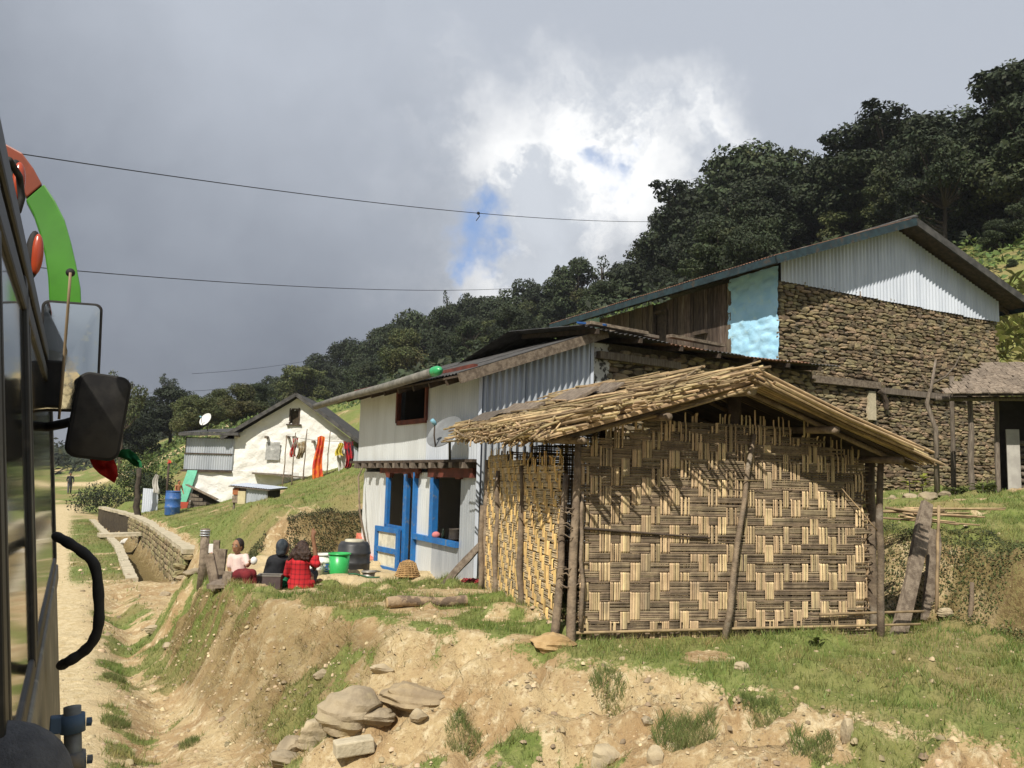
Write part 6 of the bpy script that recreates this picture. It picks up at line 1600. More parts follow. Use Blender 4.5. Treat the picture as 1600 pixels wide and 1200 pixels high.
# leaning planks at the right of the hut
def lean_plank(b_, t_, wd, th, label, up, M=M_PLANK, name='leaning_plank', grp='planks leaning by the hut'):
    mb = MB(); n = 7; d = (t_ - b_); x = d.normalized().cross(up).normalized(); y = x.cross(d.normalized()); vs = []; fs = []
    for i in range(n + 1):
        k_ = i / n; c = b_ + d * k_ + x * (.012 * math.sin(k_ * 4 + wd * 40)); w2 = wd * (1 + .07 * math.sin(k_ * 9 + wd * 90)) * (.8 if i == n else 1)
        for (p__, q__) in ((-1, -1), (1, -1), (1, 1), (-1, 1)): vs.append(c + x * (p__ * w2 / 2 + rnd.uniform(-.004, .004)) + y * (q__ * th / 2))
    for i in range(n):
        for k in range(4): k2 = (k + 1) % 4; fs.append((i * 4 + k, i * 4 + k2, i * 4 + 4 + k2, i * 4 + 4 + k))
    fs += [(0, 1, 2, 3), (n * 4 + 3, n * 4 + 2, n * 4 + 1, n * 4)]
    o = mb.add(vs, fs).build(name, M, None, bevel=.004); return tag(o, label, 'plank', grp)
b_ = on(1402, 992, -.05); t_ = at(1450, 786, b_.y + .45); lean_plank(b_, t_, .155, .05, 'longer weathered plank leaning right of the hut', V3(.25, -1, .1))
b_ = on(1450, 966, -.05); t_ = at(1460, 828, b_.y + .25); lean_plank(b_, t_, .14, .05, 'shorter weathered plank leaning behind the longer one', V3(.1, -1, .1))
b_ = on(1463, 958, -.05); t_ = at(1467, 790, b_.y + .3); tag(pole(b_, t_, .018, .016, None, 'bamboo_cane', M_CANE_R1, wob=.004), 'thin bamboo cane standing behind the leaning planks', 'cane')
b_ = on(1516, 966, -.1); t_ = at(1519, 910, b_.y); tag(pole(b_, t_, .026, .022, None, 'stake', M_POLE, wob=.006), 'short wooden stake stuck in front of the right bank', 'stake')
b_ = on(694, 914, -.03); t_ = at(754, 845, b_.y + .35); lean_plank(b_, t_, .10, .035, 'grey board leaning against the hut wall corner in front of the shop', V3(-.3, -1, .3), name='leaning_board', grp='boards')
# bamboo bundle lying on the terrace edge
for i in range(16):
    a_ = at(1372 + rnd.uniform(-10, 60), 800 + rnd.uniform(-8, 10), 10.2 + rnd.uniform(-.25, .3)); b2 = a_ + V3(rnd.uniform(.6, 1.3), rnd.uniform(-.25, .15), rnd.uniform(-.09, .04))
    a_.z = max(a_.z, gz(a_.x, a_.y) + .02 + .015 * (i % 5)); b2.z = max(b2.z, gz(b2.x, b2.y) + .02 + .015 * (i % 5))
    o = pole(a_, b2, .016, .011, None, 'loose_cane', M_CANE_R1, wob=.004, seg=3, n=6); tag(o, 'pale bamboo cane lying in the loose heap on the terrace behind the hut', 'cane', 'loose canes heaped on the terrace')
# red rag heap by the hut
rr6 = random.Random(6); rg = empty('red_rag', on(748, 914), 'crumpled dark red rope rag lying at the hut side', 'rag'); 
for i in range(9):
    c = rg.location + V3(rr6.uniform(-.12, .12), rr6.uniform(-.05, .08), .03); pts = [c + V3(.10 * math.sin(k * 1.1 + i) + .03 * k - .1, .05 * math.cos(k * 1.7 + i), .02 + .025 * math.sin(k * 2.0 + i)) for k in range(8)]
    MB().tube(pts, .014, 6).build('strand', mat('dark_red_rag', (.25, .025, .03), (.16, .02, .02), 9, rough=.95), rg, smooth=True)
# loose boards thrown on the hut roof
def roofboard(u0, v0, u1, v1, wd, lb, M=M_PLANK, h=.13):
    h += .09
    a_, b_ = HU.p(u0, v0, slopeL(u0, v0) + h), HU.p(u1, v1, slopeL(u1, v1) + h); up = HU.a.cross(HU.b); up = (ZU - HU.a * .62).normalized()
    o = MB().bar(a_, b_, wd, .03, up=up, jit=.02).build('roof_board', M, None, bevel=.004); tag(o, lb, 'board', 'boards weighing down the hut roof')
roofboard(.55, 1.25, .72, 2.9, .30, 'long grey board weighing down the hut roof, nearest the ridge'); roofboard(.18, 2.0, .22, 3.6, .26, 'grey board weighing down the hut roof, lower middle', h=.12); roofboard(-.05, 3.0, -.12, 4.1, .28, 'mossy grey board at the far end of the hut roof', M_TIMBER, .12); roofboard(.72, .75, .78, 1.55, .20, 'short board on the hut roof near the front', M_PLANK, .14)

# ================================================================== yard things
YZ = .92
def onyard(px, py, Y): p_ = at(px, py, Y); return Vector((p_.x, p_.y, gz(p_.x, p_.y)))
def bucket(px, Y, r0, r1, h, M, label, name='bucket', handle=True, rim=True, lid=None, ribs=0, grp='buckets on the yard'):
    c = onyard(px, 880, Y); o = empty(name, c, label, 'bucket' if 'pot' not in name else 'pot', grp)
    prof = [(.001, 0), (r0, 0), (r0 + .005, .01)]
    for i in range(ribs): t_ = (i + 1) / (ribs + 1); rr_ = r0 + (r1 - r0) * t_; prof += [(rr_, h * t_ - .012), (rr_ + .008, h * t_ - .006), (rr_ + .008, h * t_ + .006), (rr_, h * t_ + .012)]
    prof += [(r1, h), (r1 - .012, h), (r0 - .008, .03), (.001, .03)]
    MB().lathe(c, prof, 26).build('body', M, o, smooth=True)
    if rim: MB().lathe(c, [(r1 - .006, h - .02), (r1 + .014, h - .02), (r1 + .014, h + .006), (r1 - .006, h + .006), (r1 - .006, h - .02)], 26).build('rim', M, o, smooth=True)
    if handle: MB().tube([c + V3(r1 * math.cos(R(a)), -.02 - .08 * math.sin(R(a)), h - .02 - .10 * math.sin(R(a))) for a in range(0, 181, 20)], .005, 6).build('handle', M_TIN_G, o, smooth=True)
    if lid: MB().lathe(c, [(.001, h + .03), (r1 * .9, h + .028), (r1 + .01, h + .01), (r1 + .01, h - .01)], 26).build('lid', lid, o, smooth=True)
    return o, c
M_WPL = mat('white_plastic', (.66, .65, .60), (.58, .57, .52), 5, rough=.4); M_GPL = mat('bright_green_plastic', (.035, .40, .10), (.03, .34, .08), 5, rough=.35, spec=.5); M_BPL = mat('black_plastic', (.03, .032, .035), (.05, .05, .052), 7, rough=.45); M_STEEL = mat('dull_steel', (.36, .33, .29), (.25, .23, .20), 6, rough=.45, metal=.5)
ob, c = bucket(506, 13.9, .115, .135, .36, M_WPL, 'tall white plastic bucket with blue print beside the green bucket', ribs=2)
pf = Frame(c + V3(-.06, -.127, 0), (1, .15)); 
for i in range(5): MB().box(c + V3(.065 + .012 * (i % 2), -.108 - .001 * i, .10 + .035 * i), (.05, .004, .02), Vector((.85, .5, 0)).normalized(), Vector((-.5, .85, 0)).normalized()).build('blue_print', mat('blue_print', (.05, .13, .45), rough=.5), ob)
bucket(494, 13.6, .10, .11, .22, M_WPL, 'short white plastic bucket in front of the tall white one', ribs=1)
bucket(530, 13.8, .135, .165, .38, M_GPL, 'bright green plastic bucket near the shop corner')
c = onyard(552, 885, 14.6); tk = empty('water_drum', c, 'squat black water drum behind the green bucket', 'drum')
MB().lathe(c, [(.001, 0), (.25, 0), (.27, .04), (.27, .16), (.285, .18), (.27, .2), (.27, .32), (.285, .34), (.27, .36), (.26, .46), (.22, .52), (.001, .53)], 28).build('body', M_BPL, tk, smooth=True)
MB().lathe(c, [(.001, .56), (.15, .56), (.16, .54), (.16, .51)], 24).build('lid', mat('cream_lid', (.62, .58, .44), rough=.6), tk, smooth=True)
bucket(577, 13.3, .07, .10, .17, M_STEEL, 'small steel pot on the ground by the red plinth', name='steel_pot', handle=False, grp='pots')
# woven basket upside down by the door
c = onyard(637, 890, 13.4); bk = empty('woven_basket', c, 'brown woven basket turned over before the blue half door', 'basket'); M_BSK = mat('basket_cane', (.40, .25, .11), (.26, .16, .07), 9, rough=.85, isl=.3)
for j in range(9):
    z_ = .015 + j * .026; r_ = .185 - .011 * j - (.02 if j > 6 else 0); MB().tube([c + V3((r_ + .006 * (-1) ** (k + j)) * math.cos(k * math.pi / 12), (r_ + .006 * (-1) ** (k + j)) * math.sin(k * math.pi / 12), z_) for k in range(25)], .012, 5, caps=False).build('hoop', M_BSK, bk)
for k in range(18): a = k * math.pi / 9; MB().tube([c + V3(.188 * math.cos(a), .188 * math.sin(a), .0), c + V3(.12 * math.cos(a), .12 * math.sin(a), .20), c + V3(.02 * math.cos(a), .02 * math.sin(a), .245)], .008, 4).build('stave', M_BSK, bk)
MB().lathe(c, [(.001, .235), (.11, .21), (.165, .02)], 18).build('shell', mat('basket_inside', (.22, .14, .06)), bk, smooth=True)
# green hose on the concrete
mb = MB(); pts = [onyard(545 + i * 6, 880, 13.4 - .06 * i) + V3(0, .1 * math.sin(i * .9), .015) for i in range(9)]; mb.tube(pts, .011, 7); tag(mb.build('green_hose', mat('dark_green_hose', (.03, .13, .06), rough=.5), None, smooth=True), 'dark green hose lying between bucket and steel pot', 'hose')
# things on the window sill of the shop
c = SP.p(3.55, .10, WZ + .035); tag(MB().lathe(c, [(.001, 0), (.10, 0), (.11, .03), (.105, .17), (.115, .18), (.10, .185), (.09, .03), (.001, .03)], 20).build('cooking_pot', mat('sooty_pot', (.10, .085, .07), (.06, .05, .045), 6, rough=.6, metal=.4), None, smooth=True), 'dark cooking pot standing in the shop window', 'pot')
c = SP.p(3.12, -.02, WZ + .045); tag(MB().ball(c + ZU * .05, (.07, .05, .055), 10, 7).build('pink_cloth', mat('pink_cloth', (.60, .20, .20), rough=.9), None, smooth=True), 'small pink cloth on the shop window sill', 'cloth')
c = SP.p(3.28, .02, WZ + .035); tag(MB().lathe(c, [(.001, 0), (.025, 0), (.028, .1), (.012, .14), (.012, .17), (.001, .17)], 12).build('bottle', mat('dark_bottle', (.02, .03, .02), rough=.2), None, smooth=True), 'slim dark bottle beside the pink cloth in the shop window', 'bottle')
# crate beside the seated women
CR = Frame(onyard(402, 905, 12.0), (1, .12)); cr = empty('crate', CR.p(.15, .12, CR.o.z * 0 + 0) , 'dark open crate with pale rim beside the woman in black', 'crate'); cr.location.z = CR.o.z
for (u0_, v0_, su, sv) in ((.15, 0, .32, .02), (.15, .24, .32, .02), (0, .12, .02, .24), (.30, .12, .02, .24)):
    q = CR.o + CR.a * u0_ + CR.b * v0_; MB().box(q + ZU * .10, (su, sv, .20), CR.a, CR.b).build('side', mat('dark_board', (.10, .075, .07), (.07, .05, .05)), cr); MB().box(q + ZU * .205, (su + .01, sv + .012, .015), CR.a, CR.b).build('rim', M_STEEL, cr)
MB().box(CR.o + CR.a * .15 + CR.b * .12 + ZU * .02, (.3, .24, .02), CR.a, CR.b).build('bottom', M_DARKWOOD, cr)
# broken plank fence and bench at the yard edge
def fpost(px, y0, y1, Y, wd, lb, lean=0, M=M_PLANK):
    a_ = at(px, y0, Y); b_ = at(px + lean, y1, Y); o = MB().bar(b_, a_, wd, wd * .5, up=V3(0, -1, 0), jit=.01).build('fence_plank', M, None); return tag(o, lb, 'fence plank', 'broken plank fence by the yard')
sp_ = at(321, 826, 13.2); sb_ = Vector((sp_.x, sp_.y, gz(sp_.x, sp_.y) - .1)); ps = empty('fence_post', sb_, 'thick grey post with wire round its top at the yard edge', 'post')
MB().tube([sb_, sb_.lerp(sp_, .5) + V3(.01, 0, 0), sp_], [.075, .07, .065], 9).build('post', M_PLANK, ps, smooth=True)
for i in range(3): MB().lathe(sp_ - ZU * (.03 + .035 * i), [(.072, -.008), (.082, 0), (.072, .008)], 12).build('wire_wrap', M_TIN_G, ps, smooth=True)
fpost(326, 866, 945, 11.6, .12, 'leftmost leaning fence plank, longest, at the yard edge', lean=16); fpost(339, 844, 905, 12.0, .075, 'thin upright fence plank behind the leftmost one', lean=-4); fpost(348, 858, 910, 11.9, .11, 'grey fence plank just left of the seated girl', lean=-6); fpost(356, 893, 935, 11.2, .10, 'short plank standing in front of the bench', lean=-4)
BN = empty('plank_bench', at(350, 912, 11.6), 'low plank bench the girl sits on', 'bench')
a_, b_ = at(338, 925, 11.0), at(372, 893, 12.4); a_.z = b_.z = 1.10; MB().bar(a_, b_, .26, .05, jit=.01).build('seat', M_PLANK, BN); 
for q in (a_.lerp(b_, .15), a_.lerp(b_, .85)): MB().bar(V3(q.x, q.y, gz(q.x, q.y) - .05), V3(q.x, q.y, 1.08), .20, .06, up=V3(1, 0, 0)).build('leg', M_PLANK, BN)
q = at(331, 857, 12.6); tag(MB().box(q, (.085, .03, .13), Vector((1, .1, 0)).normalized(), Vector((-.1, 1, 0)).normalized()).build('white_packet', mat('white_red_packet', (.72, .70, .68), (.70, .66, .64), 8, c3=(.6, .05, .05), s3=12, lo3=.55, hi3=.6), None, bevel=.006), 'white packet with red print wedged on the fence post', 'packet')
# thin bent branch propped at the far shop corner
MB_ = MB().tube([at(572, 850, 16.2), at(562, 800, 16.3), at(560, 745, 16.4), at(568, 727, 16.5), at(576, 722, 16.6)], [.022, .02, .016, .013, .008], 7); tag(MB_.build('bent_branch', M_POLE, None, smooth=True), 'thin bent branch propped at the far corner of the shop', 'branch')

# ================================================================== shed at the right edge
SDY = 17.6
SD = Frame((at(1512, 700, SDY).x, SDY, 0), (.95, -.28)); szz = gz(SD.o.x + .5, SDY + .2)
shd = empty('thatched_shed', SD.p(1.2, .8, szz), 'open wood shed with grey shingle roof at the right edge', 'shed')
zr_ = at(1510, 622, SDY).z
for u_, v_, r_ in ((.05, 0, .07), (.62, .35, .055), (1.9, 0, .07), (.05, 1.7, .06), (1.9, 1.7, .06)): pole(SD.p(u_, v_, szz - .15), SD.p(u_ + .02, v_, zr_ + .05 + .36 * v_), r_, r_ * .8, shd, 'post', M_TIMBER, wob=.015)
nr_, nc_ = 9, 30
for r_ in range(nr_):
    for c_ in range(nc_):
        v_ = -.55 + r_ * .27; u_ = -.42 + r_ * .15 + c_ * .135 + (.06 if r_ % 2 else 0); z_ = zr_ + .04 + .38 * (v_ + .55) + .005 * (c_ % 3)
        MB().bar(SD.p(u_, v_, z_), SD.p(u_ + rnd.uniform(-.02, .02), v_ + .36, z_ + .137), .128, .022, jit=.006).build('shingle', M_PLANK, shd, fix=False)
MB().poly_prism([SD.p(-.35, -.5, zr_ + .02), SD.p(3.3, -.5, zr_ + .02), SD.p(3.3, 1.9, zr_ + .92), SD.p(.95, 1.9, zr_ + .92)], ZU * -.03).build('roof_deck', M_DARKWOOD, shd)
pole(SD.p(-.6, -.15, zr_ - .03), SD.p(3.2, -.15, zr_ - .03), .05, .05, shd, 'beam', M_TIMBER)
MB().box(SD.p(.92, .38, szz + .68), (.24, .05, 1.36), SD.a, SD.b).build('pale_board', mat('pale_grey_board', (.42, .40, .36), (.33, .31, .28), 5, rough=.9), shd)
MB().poly_prism([SD.p(.8, 1.2, szz - .1), SD.p(3, 1.2, szz - .1), SD.p(3, 1.2, zr_ + .1), SD.p(.8, 1.2, zr_ + .1)], SD.b * .05).build('back_wall', M_INTERIOR, shd)
for i in range(34):
    z_ = szz + .08 + .125 * (i // 4) + rnd.uniform(-.01, .01); u_ = 1.30 + .26 * (i % 4) + rnd.uniform(-.04, .04); v_ = .80 + rnd.uniform(-.12, .08)
    if z_ > zr_ - .35: continue
    o = pole(SD.p(u_ - .2, v_ - .1, z_), SD.p(u_ + .3, v_ + .1, z_), .06, .05, None, 'firewood_log', M_TIMBER, seg=2, n=6, wob=.006); tag(o, 'split firewood log in the stack inside the open shed', 'log', 'firewood stacked in the shed')
for i in range(7):
    o = MB().bar(SD.p(.75 + .1 * i, -.15 - .05 * (i % 3), szz + .05 + .045 * (i // 2)), SD.p(2.6, -.05 - .06 * (i % 3), szz + .07 + .045 * (i // 2)), .16, .04, jit=.015).build('offcut_plank', M_PLANK, None); tag(o, 'rough offcut plank in the low pile before the open shed', 'plank', 'offcut planks by the shed')
# bare sapling by the stone wall
a_ = at(1463, 728, 18.8); a_.z = gz(a_.x, a_.y) - .1; bt = empty('bare_sapling', a_, 'bare forked sapling in front of the stone wall', 'tree')
t1, t2, t3, t4 = at(1462, 670, 18.8), at(1448, 630, 18.8), at(1456, 600, 18.8), at(1462, 562, 18.8)
MB().tube([a_, t1, t2, t3, t4], [.062, .052, .046, .038, .022], 9).build('trunk', M_TIMBER, bt, smooth=True); MB().tube([t3, at(1478, 588, 18.7), at(1492, 572, 18.7), at(1500, 556, 18.7)], [.03, .022, .014, .006], 7).build('branch', M_TIMBER, bt, smooth=True); MB().tube([at(1452, 606, 18.8), at(1440, 585, 18.8)], [.03, .012], 6).build('branch', M_POLE, bt, smooth=True)
# leafy plants at the wall foot
def leafy(px, py, Y, rad, n, label, seed, M=M_LEAF['bush'], name='leafy_plant', lsz=.16, stem=.2, grp='leafy plants by the stone wall'):
    p_ = at(px, py, Y); p_.z = gz(p_.x, p_.y); r = random.Random(seed); o = empty(name, p_, label, 'plant', grp)
    for i in range(n):
        a = r.uniform(0, 6.28); ln = lsz * r.uniform(.7, 1.3); b0 = p_ + V3(math.cos(a), math.sin(a), 0) * rad * .25 + ZU * stem * r.uniform(.3, 1); d = V3(math.cos(a) * r.uniform(.6, 1), math.sin(a), r.uniform(.15, .8)).normalized(); sdv = d.cross(ZU).normalized(); vs = []; fs = []
        for k in range(6):
            t_ = k / 5; w_ = ln * .36 * math.sin(math.pi * min(.98, t_ * .9 + .08)); c = b0 + d * (ln * t_) - ZU * (.35 * ln * t_ * t_); vs += [c - sdv * w_ + ZU * w_ * .25, c, c + sdv * w_ + ZU * w_ * .25]
        for k in range(5): q = k * 3; fs += [(q, q + 1, q + 4, q + 3), (q + 1, q + 2, q + 5, q + 4)]
        MB().add(vs, fs).build('leaf', M, o, smooth=True, fix=False); 
    MB().tube([p_ - ZU * .03, p_ + ZU * stem], .012, 5).build('stem', M_TRUNK, o)
    return o
leafy(1492, 742, 17.3, .35, 22, 'leafy green plant left of the shed post', 1); leafy(1535, 735, 17.0, .4, 26, 'leafy dark green plant between the shed posts', 2); leafy(1440, 715, 18.3, .2, 14, 'yellow-green young plant by the bare sapling', 3, mat('yellow_leaf', (.30, .32, .05), (.22, .26, .04), 4, rough=.6, trans=.3), stem=.5, lsz=.13); leafy(1420, 712, 18.2, .15, 8, 'small yellow-leaved shoot left of the bare sapling', 4, MATS['yellow_leaf'], stem=.45, lsz=.12)
q = on(1278, 1010); leafy(1278, 1008, q.y, .08, 5, 'broad-leaved weed in the grass before the hut', 5, lsz=.13, stem=.05, grp='weeds in the grass'); 
for i, (px_, py_) in enumerate(((1425, 748), (1455, 752), (1445, 742), (1475, 755), (1395, 752))):
    p_ = at(px_, py_, 16.2); s_ = (.22, .17, .2, .14, .15)[i]; rock('wall_rubble', (p_.x, p_.y, gz(p_.x, p_.y) + s_ * .3), (s_, s_ * .8, s_ * .6), ['largest rubble stone below the stone wall right of the hut roof', 'rubble stone second from the left below the stone wall', 'grey rubble stone behind the largest one', 'smallest rubble stone toward the shed', 'rubble stone next to the hut roof edge'][i], 'stone', None, 40 + i, i, 'rubble below the stone wall')
# maize patch behind the stone house
v_ = []; f_ = []; r9 = np.random.default_rng(9); n = 2600; x_ = r9.uniform(17, 28, n); y_ = r9.uniform(25.5, 36, n); z_ = Hz(x_, y_); h_ = r9.uniform(.3, 2.0, n); a = r9.uniform(0, 6.28, n); ln = r9.uniform(.4, .9, n)
b_ = np.stack([x_, y_, z_ + h_ * .8], 1); e_ = b_ + np.stack([np.cos(a) * ln, np.sin(a) * ln, r9.uniform(-.3, .7, n)], 1); w_ = np.stack([-np.sin(a), np.cos(a), 0 * a], 1) * .05; m_ = (b_ + e_) / 2 + np.array([0, 0, .18])
V_ = np.stack([b_ - w_ * .5, b_ + w_ * .5, m_ + w_, e_, m_ - w_], 1).reshape(-1, 3); o = link('maize_patch', fastmesh('maize_patch', V_, np.arange(5 * n).reshape(n, 5), mat('maize_leaf', (.20, .23, .06), (.30, .28, .10), 3, rough=.6, isl=.4, trans=.3))); tag(o, 'tall yellow-green maize behind the right corner of the stone house', 'maize', kind='stuff')
# ================================================================== people
M_SKIN = mat('brown_skin', (.30, .155, .085), (.26, .135, .072), 8, rough=.6, spec=.3); M_SKIN2 = mat('dark_brown_skin', (.22, .105, .055), (.19, .09, .047), 8, rough=.6); M_HAIR = mat('black_hair', (.014, .010, .009), (.03, .02, .017), 30, rough=.55, bump=.5, bscale=60)
def blend(mb, name, M, parent, vox=.011, smooth=4):
    o = mb.build(name, M, parent, smooth=True, fix=True); md = o.modifiers.new('remesh', 'REMESH'); md.mode = 'VOXEL'; md.voxel_size = vox; md.use_smooth_shade = True
    if smooth: s_ = o.modifiers.new('smooth', 'SMOOTH'); s_.factor = .5; s_.iterations = smooth
    return o
def limb(mb, pts, rad):
    """smooth tapered limb with rounded joints"""
    P = [Vector(p) for p in pts]; mb.tube(P, rad, 10)
    for p, r_ in zip(P, rad): mb.ball(p, r_ * 1.0, 10, 8)
def hand(mb, w_, d_, up, s=1.0, curl=.5):
    d_ = Vector(d_).normalized(); up = (Vector(up) - d_ * Vector(up).dot(d_)).normalized(); sd_ = d_.cross(up); w_ = Vector(w_); pc = w_ + d_ * .04 * s
    mb.ball(pc, (.034 * s, .045 * s, .016 * s), 10, 8, X=sd_, Y=d_, Z=up)
    for k, (o_, l_) in enumerate(((-.024, .052), (-.008, .06), (.008, .056), (.023, .044))):
        k0 = pc + d_ * .036 * s + sd_ * o_ * s; k1 = k0 + (d_ * (1 - curl * .4) - up * curl * .6) * l_ * .5 * s; k2 = k1 + (d_ * (1 - curl) - up * curl) * l_ * .5 * s; mb.tube([k0 - d_ * .02 * s, k0, k1, k2], [.0088 * s, .0088 * s, .008 * s, .007 * s], 7)
    t0 = pc - sd_ * .028 * s - d_ * .015 * s; t1 = t0 - sd_ * .018 * s + d_ * .025 * s; mb.tube([t0, t1, t1 + d_ * .025 * s - up * .01 * s], [.011 * s, .0095 * s, .008 * s], 7)
def head(mb, c, face, up, s=1.0):
    face = Vector(face).normalized(); up = (Vector(up) - face * Vector(up).dot(face)).normalized(); sd_ = face.cross(up)
    mb.ball(c, (.074 * s, .092 * s, .105 * s), 16, 12, X=sd_, Y=face, Z=up); mb.ball(c + face * .03 * s - up * .055 * s, (.054 * s, .055 * s, .055 * s), 12, 10, X=sd_, Y=face, Z=up)
    mb.ball(c + face * .093 * s - up * .018 * s, (.013 * s, .018 * s, .022 * s), 8, 6, X=sd_, Y=face, Z=up)
    for e in (-1, 1): mb.ball(c + sd_ * .077 * s * e - up * .01 * s, (.010 * s, .018 * s, .028 * s), 8, 6, X=sd_, Y=face, Z=up)
    return face, up, sd_
def face_bits(c, fx, par, s=1.0):
    face, up, sd_ = fx; Md = mat('dark_eye', (.012, .009, .008), rough=.3); Mw = mat('eye_white', (.55, .52, .48), rough=.4); Ml = mat('lips', (.26, .09, .07), rough=.6)
    for e in (-1, 1):
        q = c + face * .081 * s + sd_ * .030 * s * e + up * .006 * s; MB().ball(q, (.014 * s, .008 * s, .008 * s), 10, 8, X=sd_, Y=face, Z=up).build('eye', Mw, par, smooth=True); MB().ball(q + face * .005 * s, (.007 * s, .005 * s, .0075 * s), 8, 6, X=sd_, Y=face, Z=up).build('iris', Md, par, smooth=True)
        MB().tube([q + up * .020 * s - sd_ * .016 * s + face * .004 * s, q + up * .024 * s + face * .007 * s, q + up * .019 * s + sd_ * .017 * s + face * .002 * s], .0042 * s, 6).build('eyebrow', M_HAIR, par, smooth=True)
    MB().ball(c + face * .083 * s - up * .055 * s, (.021 * s, .008 * s, .007 * s), 10, 6, X=sd_, Y=face, Z=up).build('mouth', Ml, par, smooth=True)

# --- girl on the bench
GYd = 11.6
g = lambda px, py, dy=0: at(px, py, GYd + dy)
hip = g(374, 899); hip.z = 1.19; sh_c = g(372, 871); hc_ = g(371, 853, -.02)
gl = empty('person', (hip.x, hip.y, 1.12), 'girl in pale pink shirt and dark red trousers sitting on the low bench', 'person')
b = MB(); up_ = (sh_c - hip).normalized()
b.tube([hip, hip.lerp(sh_c, .5), sh_c], [.085, .078, .072], 12); b.ball(hip, (.10, .085, .08)); b.ball(sh_c, (.095, .06, .05)); b.tube([sh_c, sh_c.lerp(hc_, .8)], [.034, .030], 10)
fx = head(b, hc_, (-.25, -1, -.05), (0, 0, 1), .86)
sl, sr = g(361, 870), g(384, 870); el, hl = g(358, 888, -.03), g(362, 903, -.06); er, hr_ = g(387, 884, -.08), g(391, 880, -.22)
limb(b, [sl, el, hl], [.032, .026, .020]); limb(b, [sr, er, hr_], [.032, .026, .020]); hand(b, hl, hl - el, (-1, -.3, 0), .72, .3); hand(b, hr_, V3(.2, -.6, .3), (-.6, 0, -1), .72, .9)
kn1, kn2 = g(386, 899, -.28), g(393, 897, -.22); f1, f2 = g(388, 925, -.30), g(396, 922, -.24)
limb(b, [hip + V3(-.03, 0, 0), kn1, f1], [.065, .048, .034]); limb(b, [hip + V3(.05, 0, 0), kn2, f2], [.065, .048, .034])
for f_ in (f1, f2): b.ball(f_ + V3(.02, -.06, -.02), (.032, .08, .026))
bo = blend(b, 'body', M_SKIN, gl, .010); face_bits(hc_, fx, gl, .86)
s_ = MB(); s_.tube([hip + ZU * .0, hip.lerp(sh_c, .5), sh_c, sh_c + ZU * .02], [.108, .094, .086, .05], 12); s_.ball(sh_c, (.112, .072, .055)); limb(s_, [sl, sl.lerp(el, .75)], [.045, .042]); limb(s_, [sr, sr.lerp(er, .75)], [.045, .042]); blend(s_, 'shirt', mat('pale_pink_cotton', (.66, .52, .47), (.60, .45, .41), 14, rough=.9), gl, .011)
t_ = MB(); t_.ball(hip, (.118, .10, .09)); limb(t_, [hip + V3(-.03, 0, 0), kn1, kn1.lerp(f1, .85)], [.088, .07, .055]); limb(t_, [hip + V3(.05, 0, 0), kn2, kn2.lerp(f2, .85)], [.088, .07, .055]); blend(t_, 'trousers', mat('dark_red_cotton', (.17, .018, .022), (.11, .012, .016), 10, rough=.9), gl, .011)
hmb = MB(); hmb.ball(hc_ + ZU * .018 + V3(.01, .022, 0), (.073, .083, .088), 14, 10); hmb.ball(hc_ + V3(.02, .075, -.02), (.05, .05, .06)); blend(hmb, 'hair', M_HAIR, gl, .010)
bl = hr_ + V3(.055, -.03, .035); o = MB().ball(bl, (.044, .044, .052), 16, 12).build('white_ball', mat('white_ball', (.74, .73, .72), (.68, .67, .66), 4, rough=.35), None, smooth=True); tag(o, 'small white ball the girl on the bench holds', 'ball')

# --- woman in black, seated on the ground with her back to the track
BY = 12.4
k_ = lambda px, py, dy=0: at(px - 9, py, BY + dy)
hip = k_(438, 902, .1); hip.z = gz(hip.x, hip.y) + .11; sh_c = k_(445, 874, .05); hc_ = k_(452, 855, .02)
wb_ = empty('person', (hip.x, hip.y, hip.z - .1), 'woman in black jacket and dark headscarf sitting with her back turned', 'person')
b = MB(); b.tube([hip, hip.lerp(sh_c, .5), sh_c], [.13, .115, .10], 12); b.ball(hip, (.16, .14, .11)); b.ball(sh_c, (.15, .085, .065)); b.tube([sh_c, sh_c.lerp(hc_, .8)], [.05, .045], 10); fx = head(b, hc_, (.55, .83, .05), (0, 0, 1), 1.0)
sl, sr = k_(432, 877, .0), k_(459, 877, .1); el, hl = k_(426, 895, .12), k_(432, 902, .36); er, hr_ = k_(466, 894, .2), k_(458, 900, .42)
limb(b, [sl, el, hl], [.046, .038, .028]); limb(b, [sr, er, hr_], [.046, .038, .028]); hand(b, hl, hl - el, (0, 0, 1), 1, .5); hand(b, hr_, hr_ - er, (0, 0, 1), 1, .5)
kl, kr = hip + V3(-.05, .42, .12), hip + V3(.22, .38, .10); fl, fr2 = hip + V3(.12, .50, -.06), hip + V3(.0, .55, -.06); limb(b, [hip + V3(-.08, 0, 0), kl, fl], [.09, .07, .045]); limb(b, [hip + V3(.09, 0, 0), kr, fr2], [.09, .07, .045]); b.ball(fl + V3(.05, .06, 0), (.05, .1, .04)); b.ball(fr2 + V3(-.05, .06, 0), (.05, .1, .04))
blend(b, 'body', M_SKIN2, wb_, .013); face_bits(hc_, fx, wb_, 1.0)
M_BLK = mat('black_jacket_cloth', (.012, .013, .016), (.02, .021, .025), 12, rough=.85, bump=.4, bscale=20)
s_ = MB(); s_.tube([hip - ZU * .04, hip.lerp(sh_c, .5), sh_c, sh_c.lerp(hc_, .35)], [.165, .142, .12, .06], 14); s_.ball(hip, (.185, .165, .11)); s_.ball(sh_c, (.17, .105, .075)); limb(s_, [sl, el, el.lerp(hl, .85)], [.062, .055, .042]); limb(s_, [sr, er, er.lerp(hr_, .85)], [.062, .055, .042]); blend(s_, 'jacket', M_BLK, wb_, .013)
